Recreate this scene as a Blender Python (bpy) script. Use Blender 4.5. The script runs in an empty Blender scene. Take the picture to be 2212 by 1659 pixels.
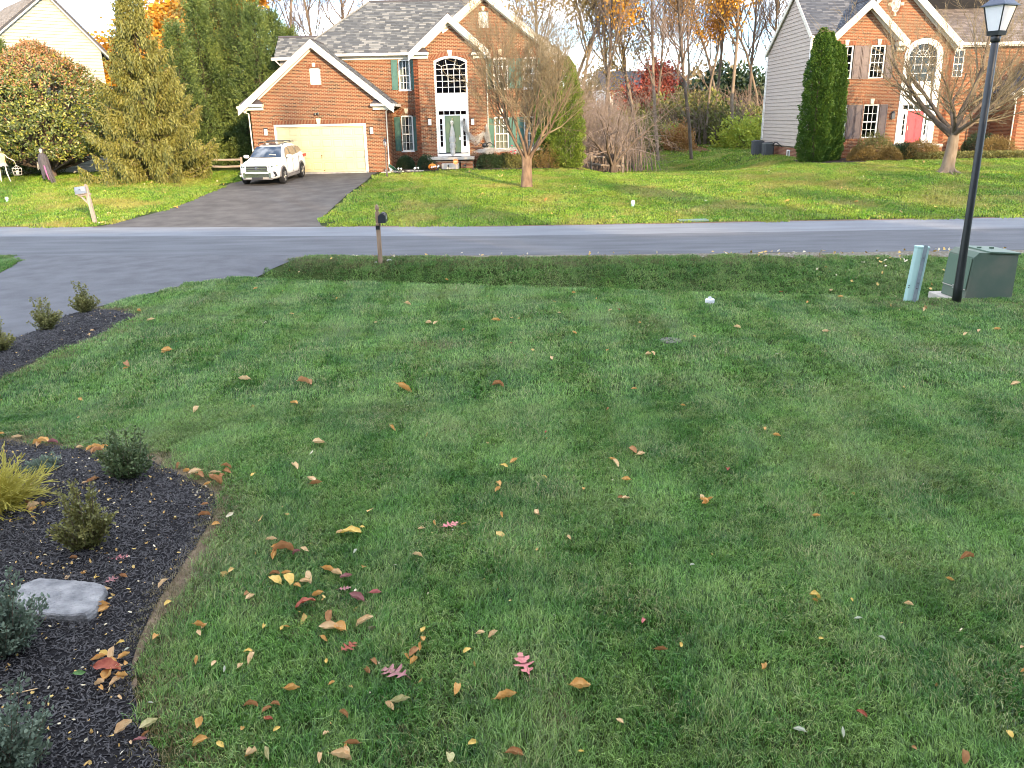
import bpy, math, random
import numpy as np
from mathutils import Vector, Matrix, geometry
R = math.radians
SC = bpy.context.scene
COL = SC.collection
random.seed(7)

# ---------------------------------------------------------------- camera
F, TH, ROLL, H = 1780.0, R(17.84), R(1.08), 3.3
cd = bpy.data.cameras.new("camera")
cam = bpy.data.objects.new("camera", cd)
COL.objects.link(cam)
cam.location = (0, 0, H)
cam.rotation_euler = (Matrix.Rotation(math.pi / 2 - TH, 4, 'X') @ Matrix.Rotation(-ROLL, 4, 'Z')).to_euler()
cd.sensor_width = 36.0
cd.lens = 36.0 * F / 2212.0
cd.clip_start = 0.05
cd.clip_end = 2000
SC.camera = cam

# ---------------------------------------------------------------- light
SUN_EL, SUN_AZ = R(15.5), R(28.0)       # light travels towards (-sin az, cos az)
world = bpy.data.worlds.new("World")
SC.world = world
world.use_nodes = True
wn, wl = world.node_tree.nodes, world.node_tree.links
wn.clear()
wo = wn.new('ShaderNodeOutputWorld')
bg = wn.new('ShaderNodeBackground')
bg.inputs['Strength'].default_value = 0.15
sky = wn.new('ShaderNodeTexSky')
sky.sky_type = 'NISHITA'
sky.sun_disc = False
sky.sun_elevation = SUN_EL
sky.sun_rotation = math.pi - SUN_AZ     # sun stands behind the camera, to the right
sky.air_density = 0.75
sky.dust_density = 0.0
sky.ozone_density = 2.5
# thin broken cloud over the sky
tc = wn.new('ShaderNodeTexCoord')
mp = wn.new('ShaderNodeMapping')
mp.inputs['Scale'].default_value = (2.2, 2.2, 7.0)
nz = wn.new('ShaderNodeTexNoise')
nz.inputs['Scale'].default_value = 2.3
nz.inputs['Detail'].default_value = 7
nz.inputs['Roughness'].default_value = 0.62
cr = wn.new('ShaderNodeValToRGB')
cr.color_ramp.elements[0].position = 0.47
cr.color_ramp.elements[0].color = (0, 0, 0, 1)
cr.color_ramp.elements[1].position = 0.61
cr.color_ramp.elements[1].color = (.75, .75, .75, 1)
mx = wn.new('ShaderNodeMixRGB')
mx.inputs[2].default_value = (18.0, 18.2, 18.8, 1)
wl.new(tc.outputs['Generated'], mp.inputs[0])
wl.new(mp.outputs[0], nz.inputs['Vector'])
wl.new(nz.outputs['Fac'], cr.inputs[0])
wl.new(cr.outputs[0], mx.inputs[0])
wl.new(sky.outputs[0], mx.inputs[1])
wl.new(mx.outputs[0], bg.inputs['Color'])
wl.new(bg.outputs[0], wo.inputs[0])
sd = bpy.data.lights.new("sun", 'SUN')
sd.energy = 3.2
sd.angle = R(0.6)
sd.color = (1.0, 0.74, 0.44)
sun = bpy.data.objects.new("sun", sd)
COL.objects.link(sun)
ldir = Vector((-math.sin(SUN_AZ) * math.cos(SUN_EL), math.cos(SUN_AZ) * math.cos(SUN_EL), -math.sin(SUN_EL)))
sun.rotation_euler = ldir.to_track_quat('-Z', 'Y').to_euler()
SC.view_settings.view_transform = 'Standard'
SC.view_settings.look = 'None'
SC.view_settings.gamma = 1
SC.view_settings.exposure = 1.8
SC.view_settings.use_curve_mapping = False
SC.cycles.max_bounces = 5
SC.cycles.filter_width = 1.0
SC.cycles.transparent_max_bounces = 12

# ---------------------------------------------------------------- helpers
def tag(o, label=None, cat=None, group=None, kind=None, category=None):
    cat = cat or category
    if label: o['label'] = label
    if cat: o['category'] = cat
    if group: o['group'] = group
    if kind: o['kind'] = kind
    return o

def empty(name, loc=(0, 0, 0), rz=0.0, label=None, cat=None, group=None):
    o = bpy.data.objects.new(name, None)
    o.empty_display_size = .1
    COL.objects.link(o)
    o.location = loc
    o.rotation_euler = (0, 0, rz)
    return tag(o, label, cat, group)

MATS = {}
def mat(name, c1, c2=None, scale=6.0, rough=.75, bump=0.0, bscale=40.0, attr=False, spec=.3, metal=0.0,
        stretch=(1, 1, 1), c3=None, coords='world', contrast=.25, noise_mix=.5, detail=4, sheen=0.0, trans=0.0):
    if name in MATS: return MATS[name]
    m = bpy.data.materials.new(name)
    m.use_nodes = True
    n, l = m.node_tree.nodes, m.node_tree.links
    p = n['Principled BSDF']
    p.inputs['Roughness'].default_value = rough
    p.inputs['Metallic'].default_value = metal
    p.inputs['Specular IOR Level'].default_value = spec
    c1 = tuple(c1) + (1,)
    p.inputs['Base Color'].default_value = c1
    vec = None
    if c2 is not None or bump:
        if coords == 'world':
            g = n.new('ShaderNodeNewGeometry'); vec = g.outputs['Position']
        else:
            g = n.new('ShaderNodeTexCoord'); vec = g.outputs['Object']
        mpp = n.new('ShaderNodeMapping')
        mpp.inputs['Scale'].default_value = stretch
        l.new(vec, mpp.inputs[0]); vec = mpp.outputs[0]
    if c2 is not None:
        t = n.new('ShaderNodeTexNoise')
        t.inputs['Scale'].default_value = scale
        t.inputs['Detail'].default_value = detail
        l.new(vec, t.inputs['Vector'])
        fac = t.outputs['Fac']
        mr = n.new('ShaderNodeMapRange')
        mr.inputs[1].default_value = .5 - contrast
        mr.inputs[2].default_value = .5 + contrast
        l.new(fac, mr.inputs[0]); fac = mr.outputs[0]
        if attr:
            a = n.new('ShaderNodeAttribute'); a.attribute_name = 'rnd'
            mm = n.new('ShaderNodeMath'); mm.operation = 'MULTIPLY'; mm.inputs[1].default_value = 1 - noise_mix
            l.new(a.outputs['Fac'], mm.inputs[0])
            m2 = n.new('ShaderNodeMath'); m2.operation = 'MULTIPLY_ADD'; m2.inputs[1].default_value = noise_mix
            l.new(fac, m2.inputs[0]); l.new(mm.outputs[0], m2.inputs[2])
            fac = m2.outputs[0]
        ramp = n.new('ShaderNodeValToRGB')
        ramp.color_ramp.elements[0].color = c1
        ramp.color_ramp.elements[1].color = tuple(c2) + (1,)
        if c3 is not None:
            e = ramp.color_ramp.elements.new(.5); e.color = tuple(c3) + (1,)
        l.new(fac, ramp.inputs[0])
        l.new(ramp.outputs[0], p.inputs['Base Color'])
    if bump:
        b = n.new('ShaderNodeTexNoise')
        b.inputs['Scale'].default_value = bscale
        b.inputs['Detail'].default_value = 5
        l.new(vec, b.inputs['Vector'])
        bb = n.new('ShaderNodeBump')
        bb.inputs['Strength'].default_value = min(1, bump)
        bb.inputs['Distance'].default_value = .02 if coords == 'world' else .01
        l.new(b.outputs['Fac'], bb.inputs['Height'])
        l.new(bb.outputs[0], p.inputs['Normal'])
    if trans:
        o = n['Material Output']
        tr = n.new('ShaderNodeBsdfTranslucent')
        src = p.inputs['Base Color'].links[0].from_socket if p.inputs['Base Color'].links else None
        if src: l.new(src, tr.inputs[0])
        else: tr.inputs[0].default_value = c1
        ms = n.new('ShaderNodeMixShader'); ms.inputs[0].default_value = trans
        l.new(p.outputs[0], ms.inputs[1]); l.new(tr.outputs[0], ms.inputs[2])
        l.new(ms.outputs[0], o.inputs[0])
    MATS[name] = m
    return m

def glass_mat(name, tint=(.75, .8, .82), refl=.28):
    m = bpy.data.materials.new(name); m.use_nodes = True
    n, l = m.node_tree.nodes, m.node_tree.links
    n.remove(n['Principled BSDF'])
    t = n.new('ShaderNodeBsdfTransparent'); t.inputs[0].default_value = tint + (1,)
    g = n.new('ShaderNodeBsdfGlossy'); g.inputs['Roughness'].default_value = .04; g.inputs[0].default_value = (.8, .85, .9, 1)
    ms = n.new('ShaderNodeMixShader'); ms.inputs[0].default_value = refl
    l.new(t.outputs[0], ms.inputs[1]); l.new(g.outputs[0], ms.inputs[2])
    l.new(ms.outputs[0], n['Material Output'].inputs[0])
    return m

class MB:
    """collects shapes into one mesh"""
    def __init__(s, M=None):
        s.v, s.f, s.r, s.mi = [], [], [], []
        s.M = M
        s.m = 0
    def add(s, verts, faces, rnd=None):
        o = len(s.v)
        if s.M is not None: verts = [s.M @ Vector(p) for p in verts]
        s.v.extend(tuple(p) for p in verts)
        rr = random.random() if rnd is None else rnd
        for f in faces:
            s.f.append(tuple(i + o for i in f)); s.r.append(rr); s.mi.append(s.m)
    def box(s, x0, y0, z0, x1, y1, z1, rnd=None):
        s.add([(x0, y0, z0), (x1, y0, z0), (x1, y1, z0), (x0, y1, z0), (x0, y0, z1), (x1, y0, z1), (x1, y1, z1), (x0, y1, z1)],
              [(0, 3, 2, 1), (4, 5, 6, 7), (0, 1, 5, 4), (1, 2, 6, 5), (2, 3, 7, 6), (3, 0, 4, 7)], rnd)
        return s
    def prism_y(s, pts, y0, y1, rnd=None):
        """outline in x,z extruded along y"""
        n = len(pts)
        s.add([(x, y0, z) for x, z in pts] + [(x, y1, z) for x, z in pts],
              [tuple(range(n)), tuple(range(2 * n - 1, n - 1, -1))] + [(i, i + n, (i + 1) % n + n, (i + 1) % n) for i in range(n)], rnd)
        return s
    def prism_x(s, pts, x0, x1, rnd=None):
        n = len(pts)
        s.add([(x0, y, z) for y, z in pts] + [(x1, y, z) for y, z in pts],
              [tuple(range(n)), tuple(range(2 * n - 1, n - 1, -1))] + [(i, i + n, (i + 1) % n + n, (i + 1) % n) for i in range(n)], rnd)
        return s
    def prism_z(s, pts, z0, z1, rnd=None):
        n = len(pts)
        s.add([(x, y, z0) for x, y in pts] + [(x, y, z1) for x, y in pts],
              [tuple(range(n - 1, -1, -1)), tuple(range(n, 2 * n))] + [(i, (i + 1) % n, (i + 1) % n + n, i + n) for i in range(n)], rnd)
        return s
    def quad(s, a, b, c, d, rnd=None):
        s.add([a, b, c, d], [(0, 1, 2, 3)], rnd); return s
    def slab(s, a, b, c, d, t, rnd=None):
        """four corners, thickened by t along minus the normal"""
        a, b, c, d = map(Vector, (a, b, c, d))
        n = (b - a).cross(d - a).normalized() * t
        s.add([a, b, c, d, a - n, b - n, c - n, d - n],
              [(0, 1, 2, 3), (7, 6, 5, 4), (0, 4, 5, 1), (1, 5, 6, 2), (2, 6, 7, 3), (3, 7, 4, 0)], rnd)
        return s
    def tube(s, pts, rad, n=6, cap=True, rnd=None):
        pts = [Vector(p) for p in pts]
        if not hasattr(rad, '__len__'): rad = [rad] * len(pts)
        vs, fs = [], []
        for i, p in enumerate(pts):
            d = (pts[min(i + 1, len(pts) - 1)] - pts[max(i - 1, 0)]).normalized()
            u = d.cross(Vector((.13, .31, .94) if abs(d.z) < .9 else (1, .2, 0))).normalized()
            w = d.cross(u)
            for k in range(n):
                a = 2 * math.pi * k / n
                vs.append(p + (u * math.cos(a) + w * math.sin(a)) * rad[i])
        for i in range(len(pts) - 1):
            for k in range(n):
                a, b = i * n + k, i * n + (k + 1) % n
                fs.append((a, b, b + n, a + n))
        if cap:
            fs.append(tuple(range(n - 1, -1, -1))); fs.append(tuple(range(len(vs) - n, len(vs))))
        s.add(vs, fs, rnd); return s
    def lathe(s, prof, c=(0, 0, 0), n=12, rnd=None, sx=1, sy=1):
        vs, fs = [], []
        for r_, z in prof:
            for k in range(n):
                a = 2 * math.pi * k / n
                vs.append((c[0] + r_ * math.cos(a) * sx, c[1] + r_ * math.sin(a) * sy, c[2] + z))
        m = len(prof)
        for i in range(m - 1):
            for k in range(n):
                a, b = i * n + k, i * n + (k + 1) % n
                fs.append((a, b, b + n, a + n))
        fs.append(tuple(range(n - 1, -1, -1))); fs.append(tuple(range((m - 1) * n, m * n)))
        s.add(vs, fs, rnd); return s
    def mesh(s, name, material, smooth=False):
        me = bpy.data.meshes.new(name)
        me.from_pydata(s.v, [], s.f)
        mats = material if isinstance(material, (list, tuple)) else [material]
        for m_ in mats: me.materials.append(m_)
        a = me.attributes.new('rnd', 'FLOAT', 'FACE')
        a.data.foreach_set('value', s.r)
        if len(mats) > 1: me.polygons.foreach_set('material_index', s.mi)
        if smooth: me.polygons.foreach_set('use_smooth', [True] * len(s.f))
        me.update()
        return me
    def build(s, name, material, parent=None, smooth=False, bevel=0, **kw):
        o = bpy.data.objects.new(name, s.mesh(name, material, smooth))
        COL.objects.link(o)
        if parent is not None: o.parent = parent
        if bevel:
            b = o.modifiers.new('bevel', 'BEVEL'); b.width = bevel; b.segments = 2; b.limit_method = 'ANGLE'
        tag(o, **kw)
        return o

def link(me, name, parent=None, loc=(0, 0, 0), rot=(0, 0, 0), scl=(1, 1, 1), **kw):
    o = bpy.data.objects.new(name, me)
    COL.objects.link(o)
    if parent is not None: o.parent = parent
    o.location = loc; o.rotation_euler = rot
    o.scale = scl if hasattr(scl, '__len__') else (scl,) * 3
    tag(o, **kw)
    return o

def np_mesh(name, V, Fq, rnd, material, smooth=False):
    """V (n,3), Fq (m,k) faces all of k corners"""
    me = bpy.data.meshes.new(name)
    m, k = Fq.shape
    me.vertices.add(len(V)); me.vertices.foreach_set('co', V.astype(np.float32).ravel())
    me.loops.add(m * k); me.loops.foreach_set('vertex_index', Fq.astype(np.int32).ravel())
    me.polygons.add(m)
    me.polygons.foreach_set('loop_start', np.arange(0, m * k, k, dtype=np.int32))
    me.polygons.foreach_set('loop_total', np.full(m, k, dtype=np.int32))
    mats = material if isinstance(material, (list, tuple)) else [material]
    for q in mats: me.materials.append(q)
    a = me.attributes.new('rnd', 'FLOAT', 'FACE')
    a.data.foreach_set('value', rnd.astype(np.float32))
    if smooth: me.polygons.foreach_set('use_smooth', np.ones(m, dtype=bool))
    me.update(calc_edges=True); me.validate()
    return me

# ---------------------------------------------------------------- terrain
def sstep(a, b, x):
    t = np.clip((x - a) / (b - a), 0, 1); return t * t * (3 - 2 * t)
def road_near(x): return np.where(x < 0, 20.9 - .12 * x, 20.9 - .055 * x)
def road_far(x): return np.where(x < 0, 26.8 - .135 * x, 26.8 - .012 * x)
def T(x, y):
    x = np.asarray(x, float); y = np.asarray(y, float)
    rn, rf = road_near(x), road_far(x)
    # lawn beyond the road, measured from the road's edge
    d = y - rf
    zc = np.interp(d, [0, .5, 4, 9, 14, 16.7, 18.2, 21, 45, 90], [0, .0, .13, .41, .6, .69, .79, .8, .9, 1.4])
    zr = np.interp(d, [0, .5, 3, 9, 14, 17.5, 22, 45, 90], [0, .02, .2, .72, .93, 1.02, 1.05, 1.2, 1.6])
    zl = np.interp(d, [0, .5, 4, 9, 13, 20, 45, 90], [0, .0, .22, .6, .82, .9, 1.0, 1.4])
    z = zc + (zr - zc) * sstep(7, 16, x)
    z = z + (zl - z) * sstep(-13.5, -18, x)
    # swale between the two houses
    vz = np.interp(y, [38, 43, 49, 54, 60, 66, 74, 90, 130], [.45, .46, .1, -.02, .3, .8, 1.25, 1.5, 2.2])
    w = sstep(37.5, 46, y) * sstep(2.6, 6, x) * (1 - sstep(11.0, 15.0, x) * (1 - sstep(53, 60, y)))
    wfar = sstep(56, 66, y)
    w = np.maximum(w, wfar)
    z = z + (vz - z) * w
    # ditch on the near side of the road
    yc = 16.9 - .25 * np.clip(x, -8, 9)
    t = y - yc
    span = np.maximum(rn - .5 - yc, 2.0)
    prof = np.where(t < -.3, 0, np.where(t < 1.4, -.85 * sstep(-.3, 1.4, t), -.85 * (1 - sstep(0, 1, (t - 1.4) / (span - 1.4)))))
    wd = sstep(-6.6, -4.8, x) * (1 - .75 * sstep(5.5, 9.5, x))
    near = np.where(y < rn, prof * wd, 0)
    z = np.where(y < rf, 0, z) + near
    # slight roll in the near lawn
    amp = np.where(y < yc, 1, 0) * .03
    z = z + amp * np.sin(x * .7 + .4) * np.sin(y * .55) * sstep(0, 3, yc - y)
    return z
def tz(x, y): return float(T(x, y))

def ray(px, py):
    u = (px - 1106) / F; v = (py - 829.5) / F
    c, s = math.cos(ROLL), math.sin(ROLL)
    U = u * c - v * s; V = u * s + v * c
    return Vector((U, math.cos(TH) - V * math.sin(TH), -(math.sin(TH) + V * math.cos(TH))))
def at(px, py):
    """the point of the ground seen at a place of the photograph (2212 wide)"""
    d = ray(px, py); t = .5; last = t
    while t < 200:
        p = Vector((0, 0, H)) + d * t
        if p.z < tz(p.x, p.y):
            a, b = last, t
            for _ in range(18):
                m_ = (a + b) / 2; p = Vector((0, 0, H)) + d * m_
                if p.z < tz(p.x, p.y): b = m_
                else: a = m_
            return p
        last = t; t *= 1.01
    return Vector((0, 0, H)) + d * 60
def wy(px, py, Y):
    d = ray(px, py); p = Vector((0, 0, H)) + d * (Y / d.y); return p

def in_poly(X, Y, poly):
    X = np.asarray(X); Y = np.asarray(Y)
    ins = np.zeros(X.shape, bool); n = len(poly)
    for i in range(n):
        x0, y0 = poly[i]; x1, y1 = poly[(i + 1) % n]
        if y0 == y1: continue
        c = ((y0 > Y) != (y1 > Y)) & (X < (x1 - x0) * (Y - y0) / (y1 - y0) + x0)
        ins ^= c
    return ins

def dist_poly(X, Y, poly):
    D = np.full(np.shape(X), 1e9); n = len(poly)
    for i in range(n):
        x0, y0 = poly[i]; x1, y1 = poly[(i + 1) % n]
        dx, dy = x1 - x0, y1 - y0; L = dx * dx + dy * dy + 1e-9
        t = np.clip(((X - x0) * dx + (Y - y0) * dy) / L, 0, 1)
        D = np.minimum(D, np.hypot(X - x0 - t * dx, Y - y0 - t * dy))
    return D

def sheet(name, poly, off, material, step=.4, lift=0.0, wob=0.0, **kw):
    """a ground-hugging sheet inside an outline"""
    rs = random.Random(len(name) * 7)
    bp = []
    n = len(poly)
    for i in range(n):
        a, b = Vector(poly[i]), Vector(poly[(i + 1) % n])
        k = max(1, int((b - a).length / step))
        for j in range(k): 
            q = a + (b - a) * j / k
            bp.append(q + Vector((rs.uniform(-wob, wob), rs.uniform(-wob, wob))))
    xs = [p.x for p in bp]; ys = [p.y for p in bp]
    gx, gy = np.meshgrid(np.arange(min(xs), max(xs), step), np.arange(min(ys), max(ys), step))
    gx = gx.ravel(); gy = gy.ravel()
    P = [(p.x, p.y) for p in bp]
    ok = in_poly(gx, gy, P) & (dist_poly(gx, gy, P) > step * .3)
    pts = bp + [Vector((a, b)) for a, b in zip(gx[ok], gy[ok])]
    m_ = len(bp)
    res = geometry.delaunay_2d_cdt(pts, [(i, (i + 1) % m_) for i in range(m_)], [], 1, 1e-4)
    vv, ff = res[0], res[2]
    X = np.array([p.x for p in vv]); Y = np.array([p.y for p in vv])
    Z = T(X, Y) + off
    if lift: Z = Z + lift * sstep(0, .6, dist_poly(X, Y, P))
    me = bpy.data.meshes.new(name)
    me.from_pydata([(a, b, c) for a, b, c in zip(X, Y, Z)], [], [tuple(f) for f in ff])
    me.materials.append(material)
    me.polygons.foreach_set('use_smooth', [True] * len(me.polygons))
    me.update()
    if len(me.polygons) and me.polygons[0].normal.z < 0: me.flip_normals()
    o = bpy.data.objects.new(name, me); COL.objects.link(o)
    return tag(o, **kw)

# scatter: one object whose points carry instances of small meshes
SRC = bpy.data.collections.new("sources")
def scatter(name, P, rot, scl, pick, meshes, parent=None, **kw):
    me = bpy.data.meshes.new(name)
    n = len(P)
    me.vertices.add(n); me.vertices.foreach_set('co', np.asarray(P, np.float32).ravel())
    a = me.attributes.new('rot', 'FLOAT_VECTOR', 'POINT'); a.data.foreach_set('vector', np.asarray(rot, np.float32).ravel())
    a = me.attributes.new('scl', 'FLOAT', 'POINT'); a.data.foreach_set('value', np.asarray(scl, np.float32))
    a = me.attributes.new('pick', 'INT', 'POINT'); a.data.foreach_set('value', np.asarray(pick, np.int32))
    o = bpy.data.objects.new(name, me); COL.objects.link(o)
    ng = bpy.data.node_groups.new(name + '_nodes', 'GeometryNodeTree')
    ng.interface.new_socket('Geometry', in_out='INPUT', socket_type='NodeSocketGeometry')
    ng.interface.new_socket('Geometry', in_out='OUTPUT', socket_type='NodeSocketGeometry')
    N, L = ng.nodes, ng.links
    gi = N.new('NodeGroupInput'); go = N.new('NodeGroupOutput')
    jn = N.new('GeometryNodeJoinGeometry')
    na = []
    for nm, ty in (('rot', 'FLOAT_VECTOR'), ('scl', 'FLOAT'), ('pick', 'INT')):
        q = N.new('GeometryNodeInputNamedAttribute'); q.data_type = ty; q.inputs[0].default_value = nm; na.append(q)
    for k, ms in enumerate(meshes):
        so = bpy.data.objects.new(name + '_source', ms)
        oi = N.new('GeometryNodeObjectInfo'); oi.inputs[0].default_value = so
        cmp_ = N.new('FunctionNodeCompare'); cmp_.data_type = 'INT'; cmp_.operation = 'EQUAL'
        ins_ = [s_ for s_ in cmp_.inputs if s_.type == 'INT']
        L.new(na[2].outputs[0], ins_[0]); ins_[1].default_value = k
        io = N.new('GeometryNodeInstanceOnPoints')
        L.new(gi.outputs[0], io.inputs['Points'])
        L.new(cmp_.outputs[0], io.inputs['Selection'])
        L.new(oi.outputs['Geometry'], io.inputs['Instance'])
        L.new(na[0].outputs[0], io.inputs['Rotation'])
        L.new(na[1].outputs[0], io.inputs['Scale'])
        L.new(io.outputs[0], jn.inputs[0])
    L.new(jn.outputs[0], go.inputs[0])
    md = o.modifiers.new('scatter', 'NODES'); md.node_group = ng
    if parent is not None: o.parent = parent
    return tag(o, **kw)
# ---------------------------------------------------------------- ground
M_lawn = mat('lawn_soil', (.020, .034, .009), (.045, .066, .018), scale=1.3, rough=.95, bump=.6, bscale=60, contrast=.2, c3=(.032, .048, .013), spec=.1)
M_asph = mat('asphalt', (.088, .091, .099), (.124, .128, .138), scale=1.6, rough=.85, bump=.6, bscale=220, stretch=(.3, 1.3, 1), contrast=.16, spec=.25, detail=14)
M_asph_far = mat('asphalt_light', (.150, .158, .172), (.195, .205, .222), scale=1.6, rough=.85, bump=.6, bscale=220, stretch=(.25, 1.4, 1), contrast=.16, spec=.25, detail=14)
M_drive = mat('driveway_asphalt', (.072, .073, .080), (.108, .109, .118), scale=1.7, rough=.82, bump=.5, bscale=160, contrast=.18, spec=.3, detail=14)
M_drive2 = mat('driveway_asphalt_worn', (.062, .056, .052), (.105, .096, .088), scale=1.5, rough=.85, bump=.5, bscale=160, contrast=.18, spec=.25, detail=14)
M_shoulder = mat('shoulder_gravel', (.10, .085, .06), (.30, .28, .25), scale=14, rough=.95, bump=1, bscale=70, contrast=.2, c3=(.17, .15, .11), spec=.1)
M_mulch_dark = mat('mulch_base', (.008, .008, .010), (.022, .020, .020), scale=18, rough=.95, bump=1, bscale=60, spec=.15)
M_bed = mat('garden_bed_soil', (.035, .026, .022), (.085, .065, .055), scale=9, rough=.95, bump=1, bscale=60, spec=.1)
M_litter = mat('leaf_litter_soil', (.20, .10, .045), (.10, .075, .04), scale=2.5, rough=.95, bump=.8, bscale=30, spec=.1)

def ground_sheet():
    xs = np.concatenate([[-400, -200, -120, -80, -60], np.arange(-48, -20, 2), np.arange(-20, 30, .4), np.arange(30, 60, 2), [60, 80, 120, 200, 400]])
    ys = np.concatenate([[-150, -60, -30, -15, -6, -2], np.arange(0, 12, 1), np.arange(12, 22, .2), np.arange(22, 56, .4), np.arange(56, 90, 2), [90, 100, 120, 160, 240, 400, 800]])
    X, Y = np.meshgrid(xs, ys)
    Z = T(X, np.minimum(Y, 130)) - .012
    for pl in (DRIVE, FDRIVE): Z = np.where(in_poly(X, Y, pl) & (dist_poly(X, Y, pl) > .22), Z - .06, Z)
    V = np.stack([X.ravel(), Y.ravel(), Z.ravel()], 1)
    nx, ny = len(xs), len(ys)
    I = (np.arange(ny - 1)[:, None] * nx + np.arange(nx - 1)[None, :]).ravel()
    Fq = np.stack([I, I + 1, I + nx + 1, I + nx], 1)
    me = np_mesh('ground', V, Fq, np.zeros(len(Fq)), M_lawn, True)
    link(me, 'ground', kind='structure', label='green autumn lawn running down to the road and up to the houses')

# road: a worn darker near strip and a paler far strip
rx = np.concatenate([np.arange(-60, -20, 4), np.arange(-20, 24, 1), np.arange(24, 64, 4)])
def strip(name, fa, fb, off, material, **kw):
    n = len(rx); k = 6
    V = []
    for j in range(k + 1):
        yy = fa(rx) + (fb(rx) - fa(rx)) * j / k
        crown = .03 * math.sin(math.pi * j / k) * 0
        V.append(np.stack([rx, yy, np.zeros(n) + off + crown], 1))
    V = np.concatenate(V)
    I = (np.arange(k)[:, None] * n + np.arange(n - 1)[None, :]).ravel()
    Fq = np.stack([I, I + 1, I + n + 1, I + n], 1)
    return link(np_mesh(name, V, Fq, np.zeros(len(Fq)), material, True), name, **kw)
wobn = lambda x: .05 * np.sin(x * 2.1) + .04 * np.sin(x * 5.3 + 1)
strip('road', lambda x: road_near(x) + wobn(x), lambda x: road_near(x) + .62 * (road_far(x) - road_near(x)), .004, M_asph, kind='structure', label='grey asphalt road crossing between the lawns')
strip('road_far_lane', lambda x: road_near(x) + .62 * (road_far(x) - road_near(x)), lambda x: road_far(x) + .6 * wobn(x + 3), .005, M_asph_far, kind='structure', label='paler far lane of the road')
strip('road_edge', lambda x: road_far(x) - .02 + .6 * wobn(x + 3), lambda x: road_far(x) + .28 + wobn(x * 1.7), .003, mat('edge_soil', (.09, .06, .035), (.20, .14, .09), scale=8, rough=.95, bump=1, spec=.1), kind='structure', label='bare brown soil along the far edge of the road')

P2 = lambda l: [(at(*p).x, at(*p).y) for p in l]
# own driveway
dr = P2([(683, 554), (632, 562), (590, 580), (573, 590), (519, 600), (455, 606), (380, 620), (300, 640), (219, 661)])
mul1_drv = P2([(219, 661), (143, 682), (76, 716), (0, 742)])
left = P2([(0, 590), (38, 569), (30, 556)])
DRIVE = [(dr[0][0] + .3, float(road_near(dr[0][0] + .3)) + .05)] + dr + mul1_drv[1:] + [(-9.4, 9.0), (-13, 4.0), (-24, 4.0), (-24, 17.5)] + left + [(left[-1][0] - .3, float(road_near(left[-1][0])) + .05)]
sheet('driveway', DRIVE, .003, M_drive, step=.4, kind='structure', label='dark asphalt driveway sweeping in from the road on the left')
# far driveway
fd = P2([(240, 485), (330, 462), (410, 436), (470, 410), (497, 397)])
gl, gr_ = (-12.25, 44.9), (-7.3, 44.9)
fr = P2([(693, 487), (690, 478), (712, 455), (745, 425), (790, 392)])
FDRIVE = [(fd[0][0] - .3, float(road_far(fd[0][0])) - .05)] + fd + [(-12.9, 44.0), (-12.9, 44.98), (-6.9, 44.98), (-7.0, 44.0)] + fr[::-1] + [(fr[0][0] + .2, float(road_far(fr[0][0])) - .05)]
sheet('far_driveway', FDRIVE, .008, M_drive2, step=.4, kind='structure', label='asphalt driveway leading up to the brick garage')
ground_sheet()
# shoulder on the near side
def shoulder():
    pts = []
    xs = np.arange(-5.2, 16, .5)
    a = [(x, float(road_near(x)) + .03) for x in xs]
    b = [(x, float(road_near(x)) - (.22 + .10 * math.sin(x * 3) + .08 * math.sin(x * 7) + .22 * sstep(-2, 2, x) + .45 * sstep(5, 9, x))) for x in xs]
    return a + b[::-1]
SHOULDER = shoulder()
sheet('road_shoulder', SHOULDER, .001, M_shoulder, step=.3, kind='structure', label='gravel and dry soil shoulder on the near side of the road')

# mulch beds
BED1 = P2([(296, 676), (302, 682), (291, 688), (262, 702), (236, 716), (185, 738), (120, 764), (72, 784), (0, 820)]) + [(-8.6, 9.8), (-9.4, 9.0)] + mul1_drv[::-1][0:1] + P2([(76, 716), (143, 682), (205, 668), (245, 671)])
BED2 = P2([(0, 952), (74, 958), (169, 970), (236, 986), (320, 994), (367, 1014), (422, 1044), (462, 1064), (471, 1091), (446, 1141), (422, 1181), (387, 1238), (350, 1285), (325, 1330), (296, 1385), (284, 1429), (287, 1485), (300, 1550), (330, 1618), (350, 1659)]) + [(-1.8, 3.3), (-1.6, 2.4), (-6.2, 2.4), (-6.6, 9.0)]
BED3 = [(x, y) for x, y in [(-6.9, 44.3), (-5.6, 44.2), (-4.6, 44.5), (-3.6, 44.55), (-3.6, 45.9), (-6.2, 47.3), (-6.2, 45.0)]]
BED4 = [(-1.9, 44.55), (0.4, 44.4), (2.2, 44.3), (4.4, 44.5), (4.6, 46.4), (2.6, 46.8), (-1.9, 46.6)]
BED5 = [(14.3, 41.8), (16.6, 41.3), (19, 42.0), (22, 42.2), (26, 42.1), (27, 42.6), (26.5, 43.9), (14.9, 44.5)]
M_rim = mat('rim_soil', (.13, .095, .065), (.24, .18, .12), scale=12, rough=.95, bump=1, bscale=50, spec=.1)
def rim(poly, lo, hi, w, name, lab):
    c = Vector((sum(p[0] for p in poly) / len(poly), sum(p[1] for p in poly) / len(poly))); q = poly[lo:hi]; out = []
    for p in q:
        v = Vector(p) - c; out.append(tuple(Vector(p) + v.normalized() * w))
    inn = [tuple(Vector(p) - (Vector(p) - c).normalized() * .03) for p in q]
    sheet(name, inn + out[::-1], .003, M_rim, step=.09, wob=.03, kind='structure', label=lab)
rim(BED2, 0, 20, .15, 'bed_edge', 'bare brown cut edge between the mulch and the lawn')
rim(BED1, 0, 9, .10, 'bed_edge_far', 'bare brown edge of the bed along the driveway')
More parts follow.
